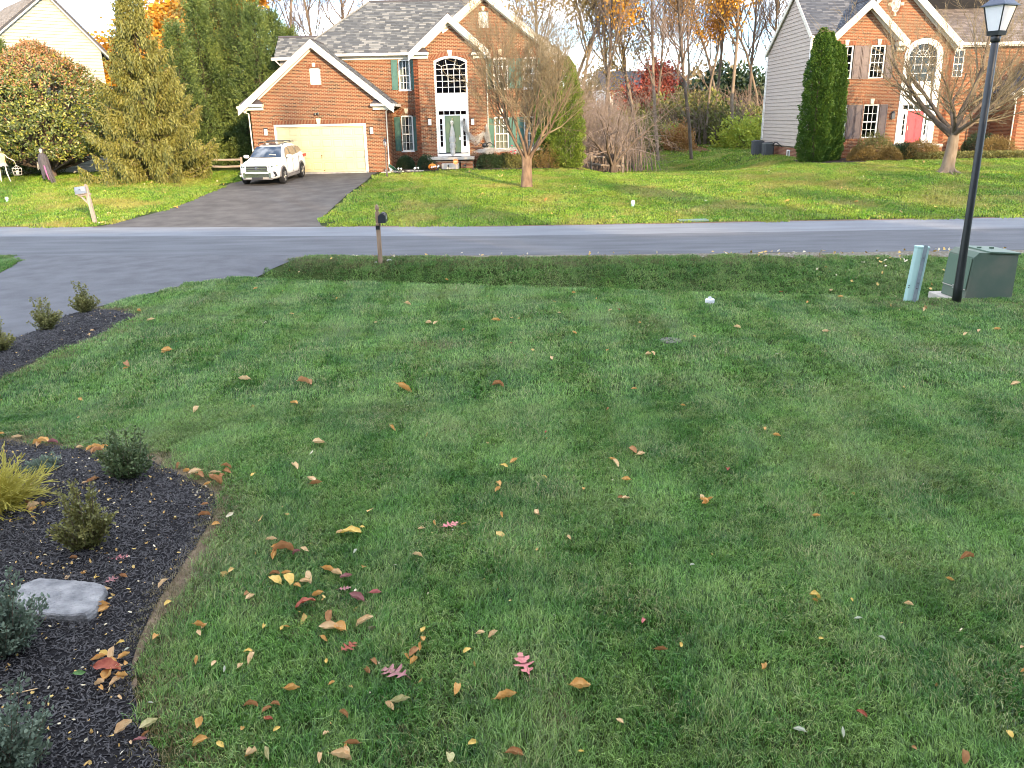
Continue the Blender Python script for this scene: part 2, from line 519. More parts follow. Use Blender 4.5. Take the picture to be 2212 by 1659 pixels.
sheet('mulch_bed', BED1, .008, M_mulch_dark, step=.2, lift=.06, wob=.02, kind='structure', label='dark mulch bed along the driveway with three small shrubs')
sheet('mulch_bed_near', BED2, .008, M_mulch_dark, step=.15, lift=.05, wob=.015, kind='structure', label='black mulch bed in the lower left corner round the flagstone')
sheet('garden_bed', BED3, .03, M_bed, step=.3, wob=.04, kind='structure', label='garden bed between the garage and the front steps')
sheet('garden_bed_right', BED4, .03, M_bed, step=.3, wob=.04, kind='structure', label='garden bed under the front windows behind the bare tree')
sheet('garden_bed_far', BED5, .02, M_bed, step=.4, wob=.05, kind='structure', label='planting bed before the brick house with the red door')
# bare earth patches
def blob(cx, cy, rx_, ry_, n=18, seed=1):
    r = random.Random(seed)
    return [(cx + rx_ * math.cos(2 * math.pi * i / n) * r.uniform(.8, 1.15), cy + ry_ * math.sin(2 * math.pi * i / n) * r.uniform(.8, 1.15)) for i in range(n)]
TREE1 = at(1138, 405); TREE2 = at(2047, 374)
LAMP = at(2065, 655)
PATCHES = [blob(TREE2.x - .1, TREE2.y - .1, .75, .6, seed=3), blob(8.05, 14.55, 1.15, .28, seed=5)]
sheet('bare_soil_patch', PATCHES[0], .012, M_bed, step=.25, kind='structure', label='bare soil round the foot of the cherry tree')
sheet('bare_soil_patch.001', PATCHES[1], .004, mat('bare_soil', (.10, .075, .05), (.20, .16, .11), scale=9, rough=.95, bump=1, spec=.1), step=.15, kind='structure', label='worn soil between the lamp post and the green utility pedestal')
sheet('leaf_covered_verge', blob(9.5, 66.5, 9.5, 2.0, n=30, seed=8), .01, M_litter, step=.8, kind='structure', label='leaf-strewn strip of ground along the edge of the wood')
sheet('spruce_needle_ground', blob(-17.0, 40.3, 2.6, 1.2, n=24, seed=9), .012, mat('needle_soil', (.17, .10, .045), (.10, .085, .03), scale=5, rough=.95, bump=.8, spec=.1), step=.4, kind='structure', label='orange-brown needle litter under the spruce')

# ---------------------------------------------------------------- grass
def blade_patch(name, n, size, h0, h1, w, lean, seed, material, droop=.35):
    r = np.random.default_rng(seed)
    x = r.uniform(-size / 2, size / 2, n); y = r.uniform(-size / 2, size / 2, n)
    a = r.uniform(0, 2 * np.pi, n)
    h = r.uniform(h0, h1, n)
    ld = r.normal(0, .72, (n, 2)) * h[:, None] * .9 + np.array(lean)[None, :] * h[:, None]
    ux, uy = np.cos(a) * w / 2, np.sin(a) * w / 2
    zb = -.012
    p0 = np.stack([x - ux, y - uy, np.full(n, zb)], 1); p1 = np.stack([x + ux, y + uy, np.full(n, zb)], 1)
    mx_, my_ = x + ld[:, 0] * .4, y + ld[:, 1] * .4
    p2 = np.stack([mx_ + ux * .8, my_ + uy * .8, h * .62], 1); p3 = np.stack([mx_ - ux * .8, my_ - uy * .8, h * .62], 1)
    p4 = np.stack([x + ld[:, 0], y + ld[:, 1], h * (1 - droop * np.minimum(1, np.hypot(ld[:, 0], ld[:, 1]) / h * .8))], 1)
    V = np.concatenate([p0, p1, p2, p3, p4])
    i = np.arange(n)
    Fq = np.concatenate([np.stack([i, i + n, i + 2 * n, i + 3 * n], 1), np.stack([i + 3 * n, i + 2 * n, i + 4 * n, i + 4 * n], 1)])
    # second set are triangles: keep as quads with a doubled tip moved a hair
    V2 = np.concatenate([V, p4 + np.array([.0006, 0, 0])])
    Fq[n:, 3] = i + 5 * n
    Fq[n:] = np.stack([i + 3 * n, i + 2 * n, i + 4 * n, i + 5 * n], 1)
    rn = r.random(n)
    return np_mesh(name, V2, Fq, np.concatenate([rn, rn]), material)

def grass_mat(name, a, b, c, dry, stripe=0.0, dryamt=.5):
    """blade colour: large soft patches, finer ones, and single dry blades"""
    m = bpy.data.materials.new(name); m.use_nodes = True
    n, l = m.node_tree.nodes, m.node_tree.links
    p = n['Principled BSDF']; p.inputs['Roughness'].default_value = .42; p.inputs['Specular IOR Level'].default_value = .45
    g = n.new('ShaderNodeNewGeometry')
    def noise(sc, det=3):
        t = n.new('ShaderNodeTexNoise'); t.inputs['Scale'].default_value = sc; t.inputs['Detail'].default_value = det
        l.new(g.outputs['Position'], t.inputs['Vector']); return t.outputs['Fac']
    def ramp(f, p0, p1, c0, c1):
        t = n.new('ShaderNodeValToRGB'); t.color_ramp.elements[0].position = p0; t.color_ramp.elements[1].position = p1
        t.color_ramp.elements[0].color = tuple(c0) + (1,); t.color_ramp.elements[1].color = tuple(c1) + (1,)
        l.new(f, t.inputs[0]); return t.outputs[0]
    def mixc(f, x, y):
        t = n.new('ShaderNodeMixRGB')
        if isinstance(f, float): t.inputs[0].default_value = f
        else: l.new(f, t.inputs[0])
        for k, q in ((1, x), (2, y)):
            if isinstance(q, tuple): t.inputs[k].default_value = q + (1,)
            else: l.new(q, t.inputs[k])
        return t.outputs[0]
    at_ = n.new('ShaderNodeAttribute'); at_.attribute_name = 'rnd'
    base = mixc(ramp(noise(.8, 5), .42, .58, (0, 0, 0), (1, 1, 1)), tuple(a), tuple(b))
    base = mixc(ramp(noise(3.5, 3), .42, .66, (0, 0, 0), (.6, .6, .6)), base, tuple(c))
    var = ramp(at_.outputs['Fac'], 0, 1, (.22, .24, .26), (2.0, 1.9, 1.65))
    mu = n.new('ShaderNodeMixRGB'); mu.blend_type = 'MULTIPLY'; mu.inputs[0].default_value = 1
    l.new(base, mu.inputs[1]); l.new(var, mu.inputs[2])
    dmask = n.new('ShaderNodeMath'); dmask.operation = 'MULTIPLY'
    l.new(ramp(at_.outputs['Fac'], .80, .86, (0, 0, 0), (1, 1, 1)), dmask.inputs[0])
    l.new(ramp(noise(1.1, 4), .40, .68, (.12, .12, .12), (1, 1, 1)), dmask.inputs[1])
    col = mixc(dmask.outputs[0], mu.outputs[0], tuple(dry))
    if dryamt > 0:
        col = mixc(ramp(noise(.42, 5), .51, .66, (0, 0, 0), (dryamt, dryamt, dryamt)), col, tuple(dry))
    l.new(col, p.inputs['Base Color'])
    tr = n.new('ShaderNodeBsdfTranslucent'); l.new(col, tr.inputs[0])
    ms = n.new('ShaderNodeMixShader'); ms.inputs[0].default_value = .35
    l.new(p.outputs[0], ms.inputs[1]); l.new(tr.outputs[0], ms.inputs[2]); l.new(ms.outputs[0], n['Material Output'].inputs[0])
    return m
G_near = grass_mat('grass_blades', (.055, .170, .028), (.125, .275, .060), (.220, .335, .100), (.44, .40, .20), dryamt=.18)
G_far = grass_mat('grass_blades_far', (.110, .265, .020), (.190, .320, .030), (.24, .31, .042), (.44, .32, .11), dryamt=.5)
G_dry = grass_mat('dry_grass_blades', (.15, .15, .06), (.22, .18, .09), (.12, .13, .05), (.28, .23, .14), dryamt=.6)

OPEN = [DRIVE, FDRIVE, SHOULDER, BED1, BED2, BED3, BED4, BED5]
PAD = [(8.25, 14.95), (9.62, 14.95), (9.62, 16.35), (8.25, 16.35)]
HOUSES = [[(-13.4, 45), (-6.2, 45), (-4.9, 46.4), (2.7, 46.4), (2.7, 56), (-13.4, 56)], [(15, 44.4), (40, 44.4), (40, 60), (15, 60)]]
def scatter_grass(name, x0, x1, y0, y1, step, srcs, jit, smin, smax, keep=None, flip=True, **kw):
    r = np.random.default_rng(len(name))
    gx, gy = np.meshgrid(np.arange(x0, x1, step), np.arange(y0, y1, step))
    gx = gx.ravel() + r.uniform(-jit, jit, gx.size); gy = gy.ravel() + r.uniform(-jit, jit, gy.size)
    # only what the lens could see, with a margin for a step to the side
    ok = np.abs(gx) < .68 * gy + 2.0
    for pl in OPEN: ok &= ~in_poly(gx, gy, pl)
    for pl in HOUSES + [PAD]: ok &= ~in_poly(gx, gy, pl)
    ok &= (gy < road_near(gx) - .12) | (gy > road_far(gx) + .22)
    ok &= (dist_poly(gx, gy, FDRIVE) > .3) & (dist_poly(gx, gy, DRIVE) > .07)
    if keep is not None: ok &= keep(gx, gy)
    else: ok &= (gy > 14) | ((dist_poly(gx, gy, BED2) > .13) & (dist_poly(gx, gy, BED1) > .10))
    gx, gy = gx[ok], gy[ok]
    gz = T(gx, gy)
    e = .15
    sx_ = (T(gx + e, gy) - T(gx - e, gy)) / (2 * e); sy_ = (T(gx, gy + e) - T(gx, gy - e)) / (2 * e)
    k = len(gx)
    # mowing passes: blades laid away from or towards the camera in bands
    lanes = (np.floor((gx + .12 * np.sin(gy * .35) + .05 * np.sin(gx * 5)) / .56).astype(int) + (r.random(gx.size) < .13)) % 2
    lanes = np.where((gy > 17.2 - .25 * np.clip(gx, -8, 9)) & (gy < 22) & (gx > -6), 1, lanes)
    lanes = np.where((np.abs(gx + .08) < .13) & (gy < 17), 0, lanes)
    half = len(srcs) // 2
    pick = r.integers(0, half, k) + lanes * half
    rot = np.stack([np.arctan(sy_), -np.arctan(sx_), r.uniform(-.25, .25, k) + (r.integers(0, 2, k) * 0)], 1)
    tall = 1.10 + .16 * np.sin(gx * 2.3 + 1.3 * np.sin(gy * 1.7)) * np.sin(gy * 2.9 + gx)
    return scatter(name, np.stack([gx, gy, gz], 1), rot, r.uniform(smin, smax, k) * tall, pick, srcs, **kw)

near_src = [blade_patch('grass_tuft', 560, .30, .018, .064, .0050, (0, .60), 10 + i, G_near) for i in range(3)] + \
           [blade_patch('grass_tuft', 560, .30, .018, .064, .0050, (0, -.50), 20 + i, G_near) for i in range(3)]
mid_src = [blade_patch('grass_tuft_mid', 460, .42, .022, .068, .0082, (0, .65), 30 + i, G_near) for i in range(2)] + \
          [blade_patch('grass_tuft_mid', 460, .42, .022, .068, .0082, (0, -.50), 40 + i, G_near) for i in range(2)]
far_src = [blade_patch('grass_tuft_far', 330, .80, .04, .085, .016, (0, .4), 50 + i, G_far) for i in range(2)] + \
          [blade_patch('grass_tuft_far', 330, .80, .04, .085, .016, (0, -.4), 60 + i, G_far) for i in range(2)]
dry_src = [blade_patch('dry_tuft', 160, .26, .015, .045, .0042, (0, .2), 70 + i, G_dry, .6) for i in range(4)]
scatter_grass('lawn_grass', -9, 9, 2.6, 9.6, .215, near_src, .05, .85, 1.15, kind='stuff', label='mown green grass of the near lawn')
scatter_grass('lawn_grass_beyond', -16, 17, 9.6, 22.5, .34, mid_src, .08, .85, 1.15, kind='stuff', label='mown grass running to the ditch and the road')
scatter_grass('far_lawn_grass', -36, 40, 26.8, 47, .62, far_src, .15, .85, 1.2, kind='stuff', label='sunlit grass beyond the road')
scatter_grass('back_lawn_grass', -2, 26, 46, 70, 1.0, far_src, .25, 1.2, 1.8, keep=lambda a, b: (a > 2.8) & ((a < 15) | (b > 60)) & (b < 65 + (a > 15) * 6), kind='stuff', label='grass swale between the houses and the wood')
def near_edge(a, b):
    d = np.minimum(np.minimum(dist_poly(a, b, BED2), dist_poly(a, b, BED1)), dist_poly(a, b, PATCHES[1]))
    for px, py, rr_ in ((560, 1290, .22), (690, 1330, .20), (380, 1280, .25), (1100, 1150, .15), (950, 745, .35), (330, 1480, .2), (1215, 1540, .15), (880, 1560, .18)):
        p = at(px, py); d = np.minimum(d, np.hypot(a - p.x, b - p.y) - rr_ + .32 + .06 * np.sin(a * 23) + .05 * np.sin(b * 31))
    return (d < .32)
scatter_grass('dry_edge_grass', -9, 10, 2.6, 16, .13, dry_src, .06, .7, 1.2, keep=near_edge, kind='stuff', label='dry yellowed grass along the rim of the mulch beds')
def sh_edge(a, b): return (b > road_near(a) - 1.0) & (b < road_near(a)) & (a > -6.5)
scatter_grass('shoulder_grass', -6.5, 14, 18.5, 21.6, .2, dry_src, .08, .8, 1.6, keep=sh_edge, kind='stuff', label='thin dry grass beside the gravel shoulder')

# mulch chips and leaf crumbs
def chip(seed):
    r = random.Random(seed); b = MB()
    l, w, t = r.uniform(.010, .042), r.uniform(.002, .007), r.uniform(.0015, .005)
    b.add([(-l / 2, -w / 2, 0), (l / 2, -w * .3, 0), (l / 2 * .9, w / 2, 0), (-l / 2 * .8, w * .4, 0), (-l / 2, -w / 2, t), (l / 2, -w * .3, t), (l / 2 * .9, w / 2, t * .8), (-l / 2 * .8, w * .4, t)],
          [(0, 3, 2, 1), (4, 5, 6, 7), (0, 1, 5, 4), (1, 2, 6, 5), (2, 3, 7, 6), (3, 0, 4, 7)])
    return b
M_chip = mat('mulch_chip', (.022, .022, .024), (.105, .098, .098), scale=60, rough=.7, attr=False, spec=.35, coords='world', detail=1)
M_crumb = mat('leaf_crumb', (.55, .42, .15), (.42, .24, .08), scale=40, rough=.8, spec=.2, detail=1)
M_crumb2 = mat('leaf_crumb_pale', (.55, .52, .42), (.50, .40, .22), scale=40, rough=.8, spec=.2, detail=1)
chips = [chip(i).mesh('mulch_chip', M_chip) for i in range(6)]
def bed_chips(name, poly, n, seed, lift, meshes=chips, tilt=.45, s0=.7, s1=1.7, zoff=.004, **kw):
    r = np.random.default_rng(seed)
    xs = [p[0] for p in poly]; ys = [p[1] for p in poly]
    X = r.uniform(min(xs), max(xs), n * 3); Y = r.uniform(min(ys), max(ys), n * 3)
    ok = in_poly(X, Y, poly) & (np.abs(X) < .70 * Y + .6); X, Y = X[ok][:n], Y[ok][:n]
    Z = T(X, Y) + .008 + lift * sstep(0, .6, dist_poly(X, Y, poly)) + zoff
    k = len(X)
    rot = np.stack([r.normal(0, tilt, k), r.normal(0, tilt, k), r.uniform(0, 6.28, k)], 1)
    return scatter(name, np.stack([X, Y, Z], 1), rot, r.uniform(s0, s1, k), r.integers(0, len(meshes), k), meshes, kind='stuff', **kw)
bed_chips('mulch_chips', BED2, 30000, 1, .05, label='shredded black mulch round the flagstone')
bed_chips('mulch_chips_far', BED1, 9000, 2, .06, s0=1.0, s1=2.2, label='shredded mulch of the bed by the driveway')
def crumb(seed):
    r = random.Random(seed); b = MB(); n = 5
    a0 = r.uniform(0, 6); L = r.uniform(.009, .016)
    b.add([(L * r.uniform(.6, 1.2) * math.cos(a0 + 6.283 * i / n), .6 * L * r.uniform(.5, 1.1) * math.sin(a0 + 6.283 * i / n), r.uniform(.002, .009)) for i in range(n)], [tuple(range(n))])
    return b
crumbs = [crumb(i).mesh('leaf_crumb', M_crumb if i % 3 else M_crumb2) for i in range(6)]
bed_chips('leaf_crumbs', BED2, 900, 5, .05, meshes=crumbs, tilt=.5, s0=.5, s1=1.5, zoff=.014, label='small yellow leaf crumbs strewn over the black mulch')
bed_chips('leaf_crumbs_far', BED1, 90, 6, .06, meshes=crumbs, tilt=.3, s0=.8, s1=1.6, zoff=.014, label='small pale leaf crumbs on the bed by the driveway')
lawnpoly = [(-2, 3), (3, 3), (6, 9), (-4, 9)]
def lawn_crumbs():
    r = np.random.default_rng(12); n = 1500
    X = r.uniform(-7, 12, n); Y = r.uniform(3, 16, n)
    dens = np.exp(-((X + 1.2) ** 2 / 3 + (Y - 4.6) ** 2 / 5)) + .10
    ok = (r.random(n) < dens) & (np.abs(X) < .68 * Y + 1) & ~in_poly(X, Y, BED2) & ~in_poly(X, Y, BED1) & ~in_poly(X, Y, DRIVE)
    X, Y = X[ok], Y[ok]; k = len(X)
    rot = np.stack([r.normal(0, .7, k), r.normal(0, .7, k), r.uniform(0, 6.28, k)], 1)
    scatter('leaf_crumbs_lawn', np.stack([X, Y, T(X, Y) + r.uniform(.025, .05, k)], 1), rot, r.uniform(.7, 1.6, k) + 2.2 * (r.random(k) < .16), r.integers(0, 6, k), crumbs, kind='stuff', label='tiny leaf fragments caught in the lawn grass')
lawn_crumbs()
def far_litter():
    r = np.random.default_rng(14)
    def area(x0, x1, y0, y1, n, fn=None):
        X = r.uniform(x0, x1, n); Y = r.uniform(y0, y1, n)
        return X, Y
    A = [area(-18, 20, 28, 44, 150), area(10, 22, 28, 36, 70), area(-16, -13.5, 29, 31, 20), area(7, 13, 15, 19.5, 130), area(1, 18, 62, 69, 260), area(5, 16, 19.9, 20.6, 90), area(-5, 5, 20.6, 21.1, 60)]
    X = np.concatenate([a[0] for a in A]); Y = np.concatenate([a[1] for a in A])
    ok = ~in_poly(X, Y, FDRIVE) & ((Y < road_near(X)) | (Y > road_far(X))) & ~in_poly(X, Y, PAD)
    X, Y = X[ok], Y[ok]; k = len(X)
    rot = np.stack([r.normal(0, .6, k), r.normal(0, .6, k), r.uniform(0, 6.28, k)], 1)
    scatter('leaf_litter', np.stack([X, Y, T(X, Y) + .05], 1), rot, r.uniform(2.2, 4.5, k) * (1 + (Y > 40) * .8), r.integers(0, 6, k), crumbs, kind='stuff', label='small fallen leaves strewn over the far lawns and the ditch')
far_litter()
# ---------------------------------------------------------------- houses
M_brick = mat('brick_face', (.185, .062, .031), (.062, .036, .026), scale=30, rough=.85, attr=True, noise_mix=.15, c3=(.155, .054, .027), spec=.15, contrast=.3)
M_brick2 = mat('brick_face_orange', (.245, .088, .042), (.10, .050, .033), scale=30, rough=.85, attr=True, noise_mix=.15, c3=(.20, .072, .036), spec=.15, contrast=.3)
M_mortar = mat('mortar', (.36, .285, .175), (.45, .36, .235), scale=8, rough=.9, spec=.1)
M_trim = mat('white_trim', (.68, .65, .55), (.62, .59, .50), scale=3, rough=.5, spec=.3)
M_white = mat('white_paint', (.80, .79, .75), (.74, .73, .69), scale=3, rough=.45, spec=.35)
M_cream = mat('cream_stone', (.66, .57, .40), (.58, .50, .36), scale=5, rough=.8)
M_gdoor = mat('garage_door_paint', (.60, .51, .29), (.54, .46, .265), scale=2, rough=.5)
M_shingle = mat('shingle_grey', (.060, .064, .068), (.22, .215, .195), scale=40, rough=.9, attr=True, noise_mix=.15, c3=(.105, .108, .108), spec=.15)
M_shingle2 = mat('shingle_slate', (.050, .055, .066), (.135, .135, .140), scale=40, rough=.9, attr=True, noise_mix=.15, c3=(.08, .085, .095), spec=.15)
M_shingle3 = mat('shingle_tan', (.20, .165, .13), (.33, .28, .23), scale=40, rough=.9, attr=True, noise_mix=.2, spec=.15)
M_roofdark = mat('roof_underlay', (.05, .05, .055), (.07, .07, .075), rough=.9)
M_flash = mat('bronze_cap', (.05, .045, .05), (.08, .07, .075), rough=.5, spec=.4)
M_green = mat('shutter_green', (.045, .115, .095), (.065, .15, .125), scale=3, rough=.5, spec=.35)
M_brownsh = mat('shutter_brown', (.115, .085, .080), (.15, .115, .105), scale=3, rough=.55, spec=.3)
M_dgreen = mat('door_green', (.16, .21, .115), (.18, .235, .13), scale=2, rough=.4, spec=.4)
M_dred = mat('door_red', (.50, .025, .045), (.42, .02, .04), scale=2, rough=.35, spec=.4)
M_siding = mat('vinyl_siding', (.43, .37, .315), (.40, .34, .29), scale=1.5, rough=.6, spec=.25)
M_siding_w = mat('vinyl_siding_cream', (.38, .385, .32), (.35, .355, .295), scale=1.5, rough=.6, spec=.25)
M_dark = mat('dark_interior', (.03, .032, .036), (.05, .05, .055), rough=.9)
M_room = mat('room_curtain', (.60, .56, .48), (.40, .38, .33), scale=4, rough=.9, stretch=(6, 1, .3), contrast=.3)
M_blind = mat('window_blind', (.48, .42, .30), (.42, .37, .27), scale=30, rough=.8, stretch=(.2, .2, 6))
M_black = mat('black_metal', (.010, .012, .014), (.020, .022, .024), scale=8, rough=.4, spec=.5, coords='object')
M_conc = mat('concrete', (.34, .31, .27), (.46, .42, .36), scale=7, rough=.9, bump=.4, bscale=40)
M_lampg = mat('lamp_glass_white', (.78, .76, .74), (.70, .69, .68), scale=5, rough=.3, spec=.5)
M_gut = mat('gutter_white', (.72, .69, .62), (.66, .63, .57), scale=4, rough=.4, spec=.4)
G_win = glass_mat('window_glass', refl=.05)
G_dark = glass_mat('window_glass_dark', tint=(.30, .31, .33), refl=.05)

BW, BH, JT = .198, .053, .0695      # brick, and course pitch
LB = .2125
brick_mesh_cache = {}
def brick_piece(material):
    if material.name not in brick_mesh_cache:
        ms = []
        for k in range(10):
            b = MB(); b.box(0, 0, 0, BW, .03, BH, k / 9.0); ms.append(b.mesh('brick', material))
        brick_mesh_cache[material.name] = ms
    return brick_mesh_cache[material.name]

def brick_wall(house, O, U, N, u0, u1, z0, z1, inside, holes, material, name='wall', singles=0, depth=.24, step=.02):
    """courses of real bricks standing proud of a mortar wall with real openings.
    U runs along the wall, N points outwards."""
    U = Vector(U); N = Vector(N); O = Vector(O)
    back, loose = MB(), MB()
    left = singles
    ms = brick_piece(material)
    rr = random.Random(int(u0 * 100) + int(z0 * 37) + 5)
    nrow = int((z1 - z0) / JT)
    us = np.arange(u0, u1 + step, step)
    for row in range(nrow):
        za = z0 + row * JT; zm = za + JT / 2
        okm = np.array([inside(u, zm) and not any(h(u, zm) for h in holes) for u in us])
        iv = []; st = None
        for i, k in enumerate(okm):
            if k and st is None: st = us[i]
            if not k and st is not None: iv.append((st, us[i])); st = None
        if st is not None: iv.append((st, us[-1]))
        for a, b in iv:
            A = O + U * a; B_ = O + U * b
            q = [A, B_, B_ - N * depth, A - N * depth]
            lo = [Vector((p.x, p.y, za)) for p in q]; hi = [Vector((p.x, p.y, za + JT)) for p in q]
            back.add(lo + hi, [(0, 1, 5, 4), (1, 2, 6, 5), (2, 3, 7, 6), (3, 0, 4, 7), (0, 3, 2, 1), (4, 5, 6, 7)], .5)
            x = math.floor(a / LB) * LB - (LB / 2 if row % 2 else 0)
            while x < b:
                xa, xb = max(x, a), min(x + BW, b)
                if xb - xa > .03:
                    pr = rr.uniform(.007, .012)
                    c = rr.random()
                    if rr.random() < .16: c = rr.uniform(.8, 1.0)
                    else: c *= .72
                    if left > 0 and xb - xa > BW - .001 and abs(row - nrow * .3) < 60:
                        left -= 1
                        p = O + U * xa + N * pr
                        link(ms[min(9, int(c * 10))], 'brick', house, (p.x, p.y, za + .005), (0, 0, math.atan2(U.y, U.x)))
                    else:
                        A = O + U * xa + N * pr; B_ = O + U * xb + N * pr
                        zb, zt = za + .005, za + .005 + BH
                        loose.add([(A.x, A.y, zb), (B_.x, B_.y, zb), (B_.x, B_.y, zt), (A.x, A.y, zt)] +
                                  [(p.x, p.y, z) for p, z in ((A - N * .02, zb), (B_ - N * .02, zb), (B_ - N * .02, zt), (A - N * .02, zt))],
                                  [(0, 1, 2, 3), (0, 4, 5, 1), (1, 5, 6, 2), (2, 6, 7, 3), (3, 7, 4, 0)], c)
                x += LB
    back.build(name, M_mortar, house)
    loose.build('brickwork', material, house, kind='stuff')

def soldier(house, x0, x1, zb, h, Y, material, rise=0.0, proud=.028, w=.066, name='lintel'):
    """a row of upright bricks over an opening, straight or arched"""
    b = MB(); n = max(3, int((x1 - x0) / w)); rr = random.Random(int(x0 * 50))
    mo = MB()
    pts_lo, pts_hi = [], []
    for i in range(n + 1):
        t = i / n; x = x0 + (x1 - x0) * t; z = zb + rise * 4 * t * (1 - t) * 1.0
        sl = rise * 4 * (1 - 2 * t) / (x1 - x0)
        nn = Vector((-sl, 1)).normalized()
        pts_lo.append((x, z)); pts_hi.append((x + nn.x * h, z + nn.y * h))
    for i in range(n):
        a, c = pts_lo[i], pts_lo[i + 1]; d, e = pts_hi[i], pts_hi[i + 1]
        g = .08
        L = lambda p, q, t: (p[0] + (q[0] - p[0]) * t, p[1] + (q[1] - p[1]) * t)
        cc = rr.random() * .75
        b.prism_y([L(a, c, g), L(a, c, 1 - g), L(d, e, 1 - g), L(d, e, g)], Y - proud, Y, cc)
    mo.prism_y(pts_lo + pts_hi[::-1], Y - proud + .008, Y - .001, .5)
    mo.build(name + '_mortar', M_mortar, house)
    b.build(name, material, house, kind='stuff')

def keystone(house, x, z, w, h, Y, proud=.06):
    MB().prism_y([(x - w * .36, z), (x + w * .36, z), (x + w * .55, z + h), (x - w * .55, z + h)], Y - proud, Y).build('keystone', M_cream, house)

def pane_set(win, x0, x1, z0, z1, nx, nz, Y, glass, bar=.022, topfn=None):
    """single panes and the bars between them"""
    cw, ch = (x1 - x0) / nx, (z1 - z0) / nz
    b = MB()
    for i in range(nx):
        for j in range(nz):
            a, c, d, e = x0 + i * cw, x0 + (i + 1) * cw, z0 + j * ch, z0 + (j + 1) * ch
            MB().box(a + bar / 2, Y, d + bar / 2, c - bar / 2, Y + .005, e - bar / 2).build('pane', glass, win)
    for i in range(1, nx): b.box(x0 + i * cw - bar / 2, Y - .012, z0, x0 + i * cw + bar / 2, Y + .012, z1)
    for j in range(1, nz): b.box(x0, Y - .010, z0 + j * ch - bar / 2, x1, Y + .010, z0 + j * ch + bar / 2)
    if b.v: b.build('glazing_bars', M_white, win)

def sash_window(house, x0, x1, z0, z1, Y, cols=3, rows=2, arch=0.0, glass=None, inner=None, dark=.5, frame=.07, mt=None, label=None, sill=True):
    """double hung window set back in its opening. Y is the wall face"""
    mt = mt or M_white; glass = glass or G_win
    yf = Y + .03
    zt = z1 - arch
    b = MB(); fr = frame
    b.box(x0, yf, z0, x0 + fr, yf + .09, zt); b.box(x1 - fr, yf, z0, x1, yf + .09, zt)
    b.box(x0 + fr, yf, z0, x1 - fr, yf + .09, z0 + fr * .8)
    if arch > 0:
        n = 8; cx = (x0 + x1) / 2; pts = [(x1, zt - .03), (x1, zt)]
        for i in range(1, n): 
            t = i / n; pts.append((x1 - (x1 - x0) * t, zt + arch * 4 * t * (1 - t)))
        pts += [(x0, zt), (x0, zt - .03)]
        b.prism_y(pts, yf - .006, yf + .09)
        ztop = zt - .03
    else:
        b.box(x0 + fr, yf, z1 - fr, x1 - fr, yf + .09, z1); ztop = z1 - fr
    w = b.build('window', mt, house, label=label)
    zm = (z0 + ztop) / 2
    s = MB(); s.box(x0 + fr, yf + .02, zm - .025, x1 - fr, yf + .075, zm + .025)
    s.build('sash_rail', mt, w)
    if sill: MB().box(x0 - .03, Y - .035, z0 - .05, x1 + .03, Y + .12, z0 - .001).build('sill', mt, w)
    pane_set(w, x0 + fr, x1 - fr, z0 + fr * .8, zm - .025, cols, rows, yf + .045, glass)
    pane_set(w, x0 + fr, x1 - fr, zm + .025, ztop, cols, rows, yf + .035, glass)
    if inner is not None:
        c = MB(); n = 14; zc0 = z0 + .05
        for i in range(n):
            a = x0 + fr + (x1 - x0 - 2 * fr) * i / n; e = x0 + fr + (x1 - x0 - 2 * fr) * (i + 1) / n
            if dark < 1 and abs((a + e) / 2 - (x0 + x1) / 2) < (x1 - x0) * dark * .5: continue
            ya = yf + .13 + .02 * (i % 2); ye = yf + .13 + .02 * ((i + 1) % 2)
            c.quad((a, ya, zc0), (e, ye, zc0), (e, ye, z1 - .03), (a, ya, z1 - .03))
        if c.v: c.build('curtain', inner, w)
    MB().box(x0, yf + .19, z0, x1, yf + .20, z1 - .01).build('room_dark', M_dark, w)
    return w

def shutter(house, x0, x1, z0, z1, Y, m):
    b = MB(); t = .035; e = .045
    b.box(x0, Y - t, z0, x0 + e, Y - .002, z1); b.box(x1 - e, Y - t, z0, x1, Y - .002, z1)
    zm = z0 + (z1 - z0) * .42
    for a, c in ((z0, z0 + e * 1.3), (zm - e / 2, zm + e / 2), (z1 - e * 1.3, z1)): b.box(x0 + e, Y - t, a, x1 - e, Y - .002, c)
    b.box(x0 + e, Y - t + .018, z0 + e, x1 - e, Y - .004, z1 - e)
    s = b.build('shutter', m, house)
    for a, c in ((z0 + e * 1.3 + .02, zm - e / 2 - .02), (zm + e / 2 + .02, z1 - e * 1.3 - .02)):
        MB().box(x0 + e + .02, Y - t + .006, a, x1 - e - .02, Y - t + .019, c).build('panel', m, s)

